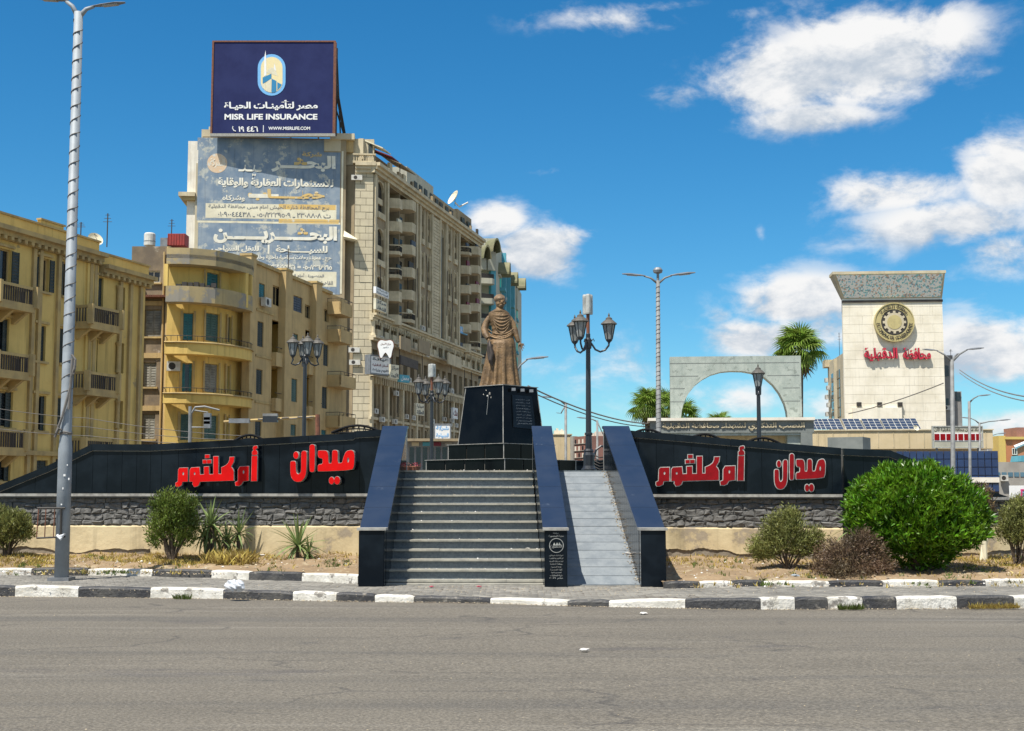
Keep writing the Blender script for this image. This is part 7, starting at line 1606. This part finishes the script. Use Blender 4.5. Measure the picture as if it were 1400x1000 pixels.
def shrub(label, cat, base, blobs, m, n, per, length, width, upb=.5, jit=.45, stems=6, name='shrub', group=None, bark='bark', shell=.5, stemr=.025, clump=.14):
    t = thing(name, label, cat, base, group); B = Vector(base)
    bl = [(B.x+a, B.y+b, B.z+c, d, e, f) for a, b, c, d, e, f in blobs]; P, D = blob_points(bl, n, shell)
    P = P[P[:,2] > B.z+.04]; D = D[:len(P)] if len(D) != len(P) else D
    D = P-np.array([B.x, B.y, B.z+.2]); D /= np.linalg.norm(D, axis=1, keepdims=True); D[:,2] += upb
    T_ = np.random.default_rng(int(abs(B.x)*91)); D2 = D+T_.normal(size=D.shape)*jit; D2 /= np.linalg.norm(D2, axis=1, keepdims=True)   # twigs with leaves along them
    Pl = np.repeat(P, per, 0)+np.repeat(D2, per, 0)*T_.uniform(-.2, 1, (len(P)*per, 1))*clump+T_.normal(size=(len(P)*per, 3))*clump*.13
    v, f = leaves(Pl, np.repeat(D2, per, 0), length, width, .5, 1); npmesh('foliage', v, f, m, t, B)
    q = MB(); rs_ = random.Random(int(B.x*100))
    for k in range(stems):
        b = bl[k % len(bl)]; e = Vector((b[0]+rs_.uniform(-.5,.5)*b[3], b[1]+rs_.uniform(-.5,.5)*b[4], b[2]+b[5]*.4)); r_ = Vector((B.x+rs_.uniform(-.06,.06), B.y+rs_.uniform(-.05,.05), B.z-.05)); m_ = r_.lerp(e, .5)+Vector((rs_.uniform(-.08,.08), rs_.uniform(-.05,.05), rs_.uniform(0,.08)))
        q.tube([r_, m_, e], [stemr, stemr*.7, stemr*.25], 6)
        for j in range(4):
            g = m_.lerp(e, rs_.random()); q.tube([g, g+Vector((rs_.uniform(-.3,.3)*b[3], rs_.uniform(-.3,.3)*b[4], rs_.uniform(.1,.5)*b[5]))], [stemr*.35, stemr*.12], 4)
    q.build('stem', bark, t)
    return t
k = .0133
def gp(u, v):
    best = None
    for i in range(60):
        y = 21+5.1*i/59; p = at(u, v, y); z = soil_z(p.x, y); e = abs(p.z-z)
        if best is None or e < best[0]: best = (e, Vector((p.x, y, z)))
    return best[1]
# bright round bush
B = Vector((7.15, 23.4, soil_z(7.15, 23.4))); 
brt = [(x*.89-.02, y, z*.98, a*.86, b, c*.92) for x, y, z, a, b, c in [(-.15,0,1.12,1.18,1.0,.78),(.55,0,1.02,.85,.8,.72),(-.75,.0,.98,.62,.7,.62),(.1,-.1,1.35,.75,.7,.60),(-.45,-.2,1.28,.6,.6,.58),(1.0,.1,.85,.42,.5,.42),(-.3,-.3,.68,.85,.6,.36),(.5,-.3,.66,.8,.6,.34),(-.1,-.1,.34,.5,.4,.28),(.3,0,.30,.4,.4,.25),(-.55,-.2,.42,.35,.3,.2)]]
shrub('big rounded bright green bush with narrow glossy leaves in front of the right wall end', 'bush', B, brt, 'lf_bright', 8000, 6, .115, .030, .75, .5, 12, stemr=.04, shell=.72, clump=.06)
q = MB()
for i in range(7):
    a = random.uniform(-.35,.35); q.tube([B+Vector((a, random.uniform(-.2,.2), -.05)), B+Vector((a*2.2, 0, .4)), B+Vector((a*3.2, 0, .9))], [.05,.04,.02], 7)
tag(q.build('bush_trunks', 'bark', None, loc=B), None) if False else None
# conifers and shrubs
B = gp(236, 766); shrub('dense dark green conifer shrub on a short trunk, left of the spiky plants', 'shrub', B,
    [(0,0,.82,.40,.36,.36),(-.18,0,.58,.30,.28,.26),(.17,.0,.62,.26,.26,.3),(.02,0,1.05,.26,.22,.18),(-.22,0,.95,.2,.2,.22),(.25,0,.95,.17,.2,.2),(.2,-.1,.38,.2,.2,.14),(-.25,0,.36,.16,.18,.14)], 'lf_dark', 850, 16, .06, .02, .9, .5, 9, stemr=.032, shell=.3, clump=.20)
B = gp(10, 752); shrub('yellowish green shrub cut by the left edge of the picture', 'shrub', B,
    [(-.1,0,.5,.42,.35,.36),(.18,-.05,.62,.24,.25,.2),(-.25,0,.72,.24,.25,.2),(.33,0,.42,.16,.2,.16)], 'lf_olive', 700, 17, .07, .02, .9, .5, 10, shell=.35, stemr=.02)
B = gp(1077, 778); shrub('loose olive green shrub in front of the plaster band right of the ramp', 'shrub', B,
    [(0,0,.52,.36,.32,.34),(-.3,0,.34,.28,.26,.22),(.30,0,.34,.26,.26,.2),(.03,0,.82,.22,.2,.16),(-.15,.0,.62,.25,.2,.24),(.42,-.1,.50,.13,.15,.16),(-.45,0,.25,.16,.2,.12)], 'lf_olive', 1000, 18, .06, .016, 1.0, .5, 14, shell=.2, stemr=.018, clump=.19)
B = gp(1392, 775); shrub('olive shrub with thin stems at the right edge', 'shrub', B,
    [(.05,0,.80,.36,.3,.30),(-.08,0,.60,.28,.26,.25),(.3,0,.6,.3,.3,.3),(.1,0,1.02,.2,.2,.18)], 'lf_olive', 700, 17, .06, .016, .9, .5, 12, shell=.3, stemr=.02)
B = gp(1160, 786); shrub('withered brown tangled bush between the olive shrub and the bright round bush', 'dry bush', B,
    [(-.1,0,.30,.46,.34,.26),(.3,0,.34,.34,.3,.30),(.2,0,.55,.22,.22,.18),(-.35,-.1,.12,.30,.3,.11),(.45,-.1,.14,.3,.3,.12),(-.05,-.35,.1,.5,.25,.1)], 'lf_brown', 2300, 6, .06, .014, .5, .9, 26, name='dry_bush', bark='lf_brown', shell=.2, stemr=.01)
B = gp(1345, 768); t = shrub('thin pale trunked sapling just right of the bright round bush', 'small tree', B, [(.02,.1,1.15,.22,.22,.24),(.08,.1,.9,.15,.16,.16)], 'lf_dry', 500, 6, .07, .018, .6, .6, 4, name='sapling', bark='pcream', stemr=.04, shell=.2)
# spiky plants: every sword leaf is a part
def sword_mesh(i, L_, w, droop, m='lf_yucca'):
    n = 5; vs = []; fs = []
    for k in range(n+1):
        f = k/n; x = L_*(f-droop*.25*f*f); z = L_*droop*(-f*f*.9); ww = w*(1-f)**.55*(.6+.8*min(1, f*4))*.5 if k < n else .001
        vs += [(x, -ww, z+ww*.35), (x, 0, z), (x, ww, z+ww*.35)]
    for k in range(n): a = k*3; fs += [(a, a+1, a+4, a+3), (a+1, a+2, a+5, a+4)]
    me = bpy.data.meshes.new('sword_leaf'); me.from_pydata(vs, [], fs); me.materials.append(M[m]); me.update(); return me
SWM = [sword_mesh(i, .42, .034, d) for i, d in enumerate((.05,.25,.55,.95))]; SWD = [sword_mesh(9, .36, .03, 1.1, 'lf_dry')]
def yucca(label, base, rosettes, name='yucca'):
    t = thing(name, label, 'yucca', base, 'spiky yucca plants'); B = Vector(base); rs_ = random.Random(int(B.x*77)+5)
    for (dx, dy, h, sc, n) in rosettes:
        c = B+Vector((dx, dy, h)); q = MB(); q.tube([B+Vector((dx*.5, dy*.5, -.05)), B+Vector((dx*.8,dy,h*.5)), c], [.05,.042,.035], 8); q.build('stem', 'palmbark', t)
        for k in range(n):
            f = k/n; el_ = R(82-115*f+rs_.uniform(-8,8)); a = k*2.39996+rs_.uniform(-.2,.2); me = SWM[min(3, int(f*4))] if f < .93 else SWD[0]
            o = bpy.data.objects.new('leaf', me); C.objects.link(o); o.parent = t; o.location = c-WPOS[t.name]; o.rotation_euler = (rs_.uniform(-.3,.3), -el_, a); s_ = 1.3*sc*rs_.uniform(.8,1.15); o.scale = (s_, s_, s_); WPOS[o.name] = c
yucca('tall yucca clump with bare stems between the dark conifer shrub and the dry grass', gp(287, 764), [(0,0,.62,1.0,46),(-.12,.05,.40,.8,30),(.10,-.05,.35,.8,28),(.3,.1,.34,.75,26)])
yucca('small yucca leaning over dry yellow grass, third spiky plant from the left', gp(326, 758), [(0,0,.42,.9,34),(-.22,0,.18,.75,24)])
yucca('single low yucca standing alone in front of the left wall near the balustrade', gp(407, 764), [(0,0,.22,1.15,46),(.22,-.05,.10,.7,22)])
yucca('yucca rosette showing above the withered bush, against the bright bush', gp(1172, 775), [(0,0,.66,.95,34)])

# grass and weeds
def grass(name, n, xs, ys, mask, m, h0, h1, w=.008, label=None, clump=1):
    P = []; rg = np.random.default_rng(len(name)+n)
    while len(P) < n:
        x, y = rg.uniform(*xs), rg.uniform(*ys)
        if rg.random() > mask(x, y): continue
        z = soil_z(x, y)
        for _ in range(clump): P.append((x+rg.normal()*.025, y+rg.normal()*.025, z-.005))
    P = np.array(P[:n]); d = rg.normal(size=(n,3))*.42; d[:,2] = 1; d /= np.linalg.norm(d, axis=1, keepdims=True); h = rg.uniform(h0, h1, n)[:,None]; s = np.cross(d, rg.normal(size=(n,3))); s /= np.linalg.norm(s, axis=1, keepdims=True); bend = rg.normal(size=(n,3))*.25; bend[:,2] = -.1
    v = np.stack([P-s*w, P+s*w, P+d*h*.6+s*w*.7+bend*h*.2, P+d*h+bend*h*.7], 1).reshape(-1,3)
    return npmesh(name, v, np.arange(len(v)).reshape(-1,4), m, kind='stuff')
wl = lambda x: 26.2 if x < 0 else 25.6
nz = lambda x, y: .5+.5*math.sin(x*2.3+1)*math.sin(x*.9+y*1.7)
grass('dry_grass', 11000, (-11.5,-2.6), (23.4,26.4), lambda x, y: (1.0 if y > 24.9+.3*math.sin(x*1.4) else .10)*(.15+.85*nz(x,y)**1.5)*(1 if x < -5.2 else .22), 'grass', .025, .10, clump=5)
grass('dry_grass', 9000, (2.8,12.0), (20.6,26.0), lambda x, y: (1.0 if y > 23.6 else .13)*(.3+.7*nz(x,y))*(1.2 if x > 8.2 else .35), 'grass', .025, .10, clump=5)
grass('tall_dry_grass', 900, (-5.9,-4.7), (24.4,25.3), lambda x, y: max(0,1-abs(x+5.25)/.5), 'grass', .12, .34, .006, clump=8)
grass('green_weeds', 1500, (3.0,12), (20.5,25.8), lambda x, y: .5 if nz(x*1.7,y) > .8 else .02, 'grassg', .03, .10, clump=9)
grass('green_weeds', 1300, (-11,-2.8), (23.3,26.3), lambda x, y: .5 if nz(x*1.4+2,y) > .82 else .015, 'grassg', .03, .10, clump=9)
# weeds sprouting at the kerb foot
for i, (u0, u1, n_, l_) in enumerate(((1146,1180,260,'green and yellow weed tuft at the foot of a white kerb stone, right of centre'),(1325,1392,420,'straggly dry weeds along the foot of the dark kerb near the right edge'),(238,262,120,'small weed tuft at the foot of a white kerb stone on the left'))):
    V = []; rg = np.random.default_rng(i); 
    for _ in range(n_):
        u = rg.uniform(u0, u1); p = ground(u, lerp_tab(KB, u)+1, 0); d = Vector((rg.normal()*.6, -.3+rg.normal()*.3, rg.uniform(.3,1.2))).normalized()*rg.uniform(.03,.11); s = Vector((.006,0,.002)); p = Vector((p.x, p.y-.015+rg.uniform(-.05,.01), rg.uniform(0,.02))); V += [p-s, p+s, p+d*.6+s, p+d]
    tag(npmesh('weed_tuft', np.array([tuple(x) for x in V]), np.arange(len(V)).reshape(-1,4), 'grassg' if i != 1 else 'grass'), l_, 'weed', 'weeds at the kerb')
# debris
def scatter(name, n, fn, m, s0, s1, parent=None):
    rg = np.random.default_rng(n); V = []; F_ = []
    for _ in range(n):
        x, y, z = fn(rg); s = rg.uniform(s0, s1); k = len(V); a = rg.uniform(0, 6.28); 
        for j in range(4): V.append((x+math.cos(a+j*1.57)*s*rg.uniform(.5,1.1), y+math.sin(a+j*1.57)*s*rg.uniform(.5,1.1), z+rg.uniform(0, s*.3)))
        V.append((x, y, z+s*rg.uniform(.4,.9))); F_ += [(k,k+1,k+4),(k+1,k+2,k+4),(k+2,k+3,k+4),(k+3,k,k+4)]
    return npmesh(name, np.array(V), np.array(F_), m, kind='stuff')
def on_soil(xs, ys):
    def f(rg): x, y = rg.uniform(*xs), rg.uniform(*ys); return x, y, soil_z(x, y)
    return f
scatter('soil_clods', 900, on_soil((-11.5,-2.6),(23.2,26)), 'debris', .008, .035); scatter('soil_clods', 1000, on_soil((2.7,12),(20.6,25.4)), 'debris', .008, .035)
scatter('soil_litter', 90, on_soil((-11.5,-2.6),(24,26)), 'litter', .01, .04); scatter('soil_litter', 110, on_soil((2.8,12),(20.8,25)), 'litter', .01, .035)
def on_walk(rg):
    x = rg.uniform(-9, 8.5); y = rg.uniform(19.6, 21.9); return x, y, walk_z(x, y)+.002
scatter('pavement_crumbs', 900, on_walk, 'debris', .004, .016)
scatter('pavement_crumbs', 500, lambda rg: (lambda x: (x, rg.uniform(20.6,22.0), walk_z(x, 21)+.002))(rg.uniform(-1.9,3)), 'debris', .004, .016)
scatter('step_litter', 260, lambda rg: (lambda i: (rg.uniform(-2.05,.45), Y0S+TR*i+rg.uniform(.03,.26), Z0S+STEP_R*i+.003))(rg.integers(0,13)), 'debris', .004, .018)
scatter('step_litter', 60, lambda rg: (lambda i: (rg.uniform(-2.0,.45), Y0S+TR*i+rg.uniform(.03,.26), Z0S+STEP_R*i+.003))(rg.integers(0,13)), 'litter', .006, .022)
scatter('ramp_litter', 420, lambda rg: (lambda f: (2.14-.28*f-abs(rg.normal())*.05-.01, ya+(yb-ya)*f, .12+(PLAT-.12)*f+.006))(rg.random()), 'debris', .006, .024)
scatter('gutter_dirt', 1500, lambda rg: (lambda u: (lambda p: (p.x, p.y-abs(rg.normal())*.05, .0))(ground(u, lerp_tab(KB,u), 0)))(rg.uniform(-40,1440)), 'debris', .004, .018)
scatter('road_grit', 600, lambda rg: (lambda u, v: (lambda p: (p.x, p.y, -.004))(ground(u, v, 0)))(rg.uniform(0,1400), 830+170*rg.random()**1.5), 'debris', .003, .010)
def crumple(name, label, c, r, m, cat='litter', sq=.7, seed=1, group='scattered litter'):
    q = MB(); rg = np.random.default_rng(seed); n = 14; v = []; 
    for i in range(1, 8):
        p = math.pi*i/8
        for j in range(n): t_ = 2*math.pi*j/n; k_ = r*(1+rg.normal()*.16); v.append((c[0]+k_*math.sin(p)*math.cos(t_), c[1]+k_*math.sin(p)*math.sin(t_)*.8, c[2]+r*sq+k_*math.cos(p)*sq))
    f = [(i*n+j, i*n+(j+1)%n, (i+1)*n+(j+1)%n, (i+1)*n+j) for i in range(6) for j in range(n)]+[tuple(range(n-1,-1,-1)), tuple(range(6*n,7*n))]
    q.add(v, f); return tag(q.build(name, m, None), label, cat, group)
p = ground(321, 808, .15); crumple('plastic_bag', 'crumpled translucent white plastic bag lying on the left kerb', (p.x, p.y, .135), .145, 'bag', 'plastic bag', .62)
for (u, v, r_, m_, l_, z_) in ((391,817,.035,'lblue','small light blue scrap in the gutter at the left',0),(799,890,.05,'litter','flat white scrap lying on the road right of the stairs',0),(880,840,.05,'litter','white scrap on the road below the right balustrade',0),(590,803,.035,'litter_red','pink scrap on the pavement at the foot of the stairs',.11),(655,803,.04,'litter_red','second pink scrap on the pavement, nearer the stair centre',.11),
        (1075,812,.0,'litter','',0),(358,762,.06,'litter','white rag on the soil between the two left yuccas',.36),(858,758,.05,'litter','white scrap low on the right edge of the ramp',.55),(722,751,.04,'acwhite','crushed can on the stair treads near the middle balustrade',.6),(1086,783,.07,'galv','grey crumpled foil on the soil under the olive shrub',.3)):
    if not r_: continue
    if z_ == .55: p = at(u, v, 22.9)
    elif z_ == .6: i_ = 3; p = Vector((at(u, v, 23.3).x, Y0S+TR*i_+.15, Z0S+STEP_R*i_))
    else: p = ground(u, v, z_ if z_ else 0)
    if z_ > .25 and z_ < .5: p.z = soil_z(p.x, p.y)
    crumple('paper_scrap' if m_.startswith('litter') else 'litter_scrap', l_, (p.x, p.y, p.z), r_, m_, 'litter', .28, int(u))

# palms
def frond_mesh(L_, n=22, m='lf_palm'):
    """fan leaf: a stalk and a pleated fan of narrow blades with drooping tips"""
    vs = []; fs = []; st_ = L_*.5
    vs += [(0,-.02,0),(0,.02,0),(st_,.015,.0),(st_,-.015,.0)]; fs.append((0,1,2,3))
    for k in range(n):
        a = R(-125+250*k/(n-1)); da = R(250/(n-1)*.55); l = L_*.62*(1-.25*abs(a)/2.2); c = (st_, 0, 0); b = len(vs)
        p1 = (st_+math.cos(a-da)*l*.45, math.sin(a-da)*l*.45, .02); p2 = (st_+math.cos(a+da)*l*.45, math.sin(a+da)*l*.45, .05); p3 = (st_+math.cos(a)*l*.8, math.sin(a)*l*.8, -.10*L_); p4 = (st_+math.cos(a)*l, math.sin(a)*l, -.30*L_)
        w = (-math.sin(a)*.018, math.cos(a)*.018)
        vs += [c, p1, (p3[0]-w[0], p3[1]-w[1], p3[2]), p4, (p3[0]+w[0], p3[1]+w[1], p3[2]), p2]; fs += [(b, b+1, b+2, b+4, b+5), (b+2, b+3, b+4)]
    me = bpy.data.meshes.new('fan_frond'); me.from_pydata(vs, [], fs); me.materials.append(M[m]); me.update(); return me
FRM = frond_mesh(1.0); FRD = frond_mesh(1.0, 14, 'lf_dry')
def palm(label, u, vc, Y, rad, n=46, skirt=8, ub=None):
    c = at(u, vc, Y); b = at(ub or u, 672, Y); t = thing('fan_palm', label, 'palm tree', (b.x, Y, 0), 'fan palms by the memorial'); rs_ = random.Random(int(u))
    q = MB(); q.tube([(b.x, Y, 0), (b.x*.5+c.x*.5, Y, c.z*.5), (c.x, Y, c.z-.3)], [.28,.22,.24], 10); q.build('trunk', 'palmbark', t, smooth=True)
    for k in range(n+skirt):
        dead = k >= n; f = k/n if not dead else 1; el_ = R(80-118*f+rs_.uniform(-10,10)) if not dead else R(-70+rs_.uniform(-14,10)); a = k*2.39996+rs_.uniform(-.3,.3)
        o = bpy.data.objects.new('frond', FRD if dead else FRM); C.objects.link(o); o.parent = t; o.location = (c.x-b.x, 0, c.z-(.35 if dead else .1*f)); o.rotation_euler = (rs_.uniform(-.5,.5), -el_, a); s_ = rad*rs_.uniform(.78,1.08)*(.85 if dead else 1); o.scale = (s_,)*3; WPOS[o.name] = c
palm('tall fan palm with shaggy skirt rising at the right shoulder of the memorial arch', 1094, 478, 106, 2.25, 50, 14)
palm('fan palm just left of the memorial arch, behind the roped light pole', 886, 556, 96, 1.55, 44, 4)
palm('fan palm half hidden by the left pier of the memorial arch', 908, 555, 101, 1.5, 40, 4)
palm('low fan palm seen inside the arch opening at its lower left', 938, 572, 104, 1.5, 36, 3)
palm('barely visible palm tip low in the middle of the arch opening', 983, 583, 104, 1.3, 30, 0)
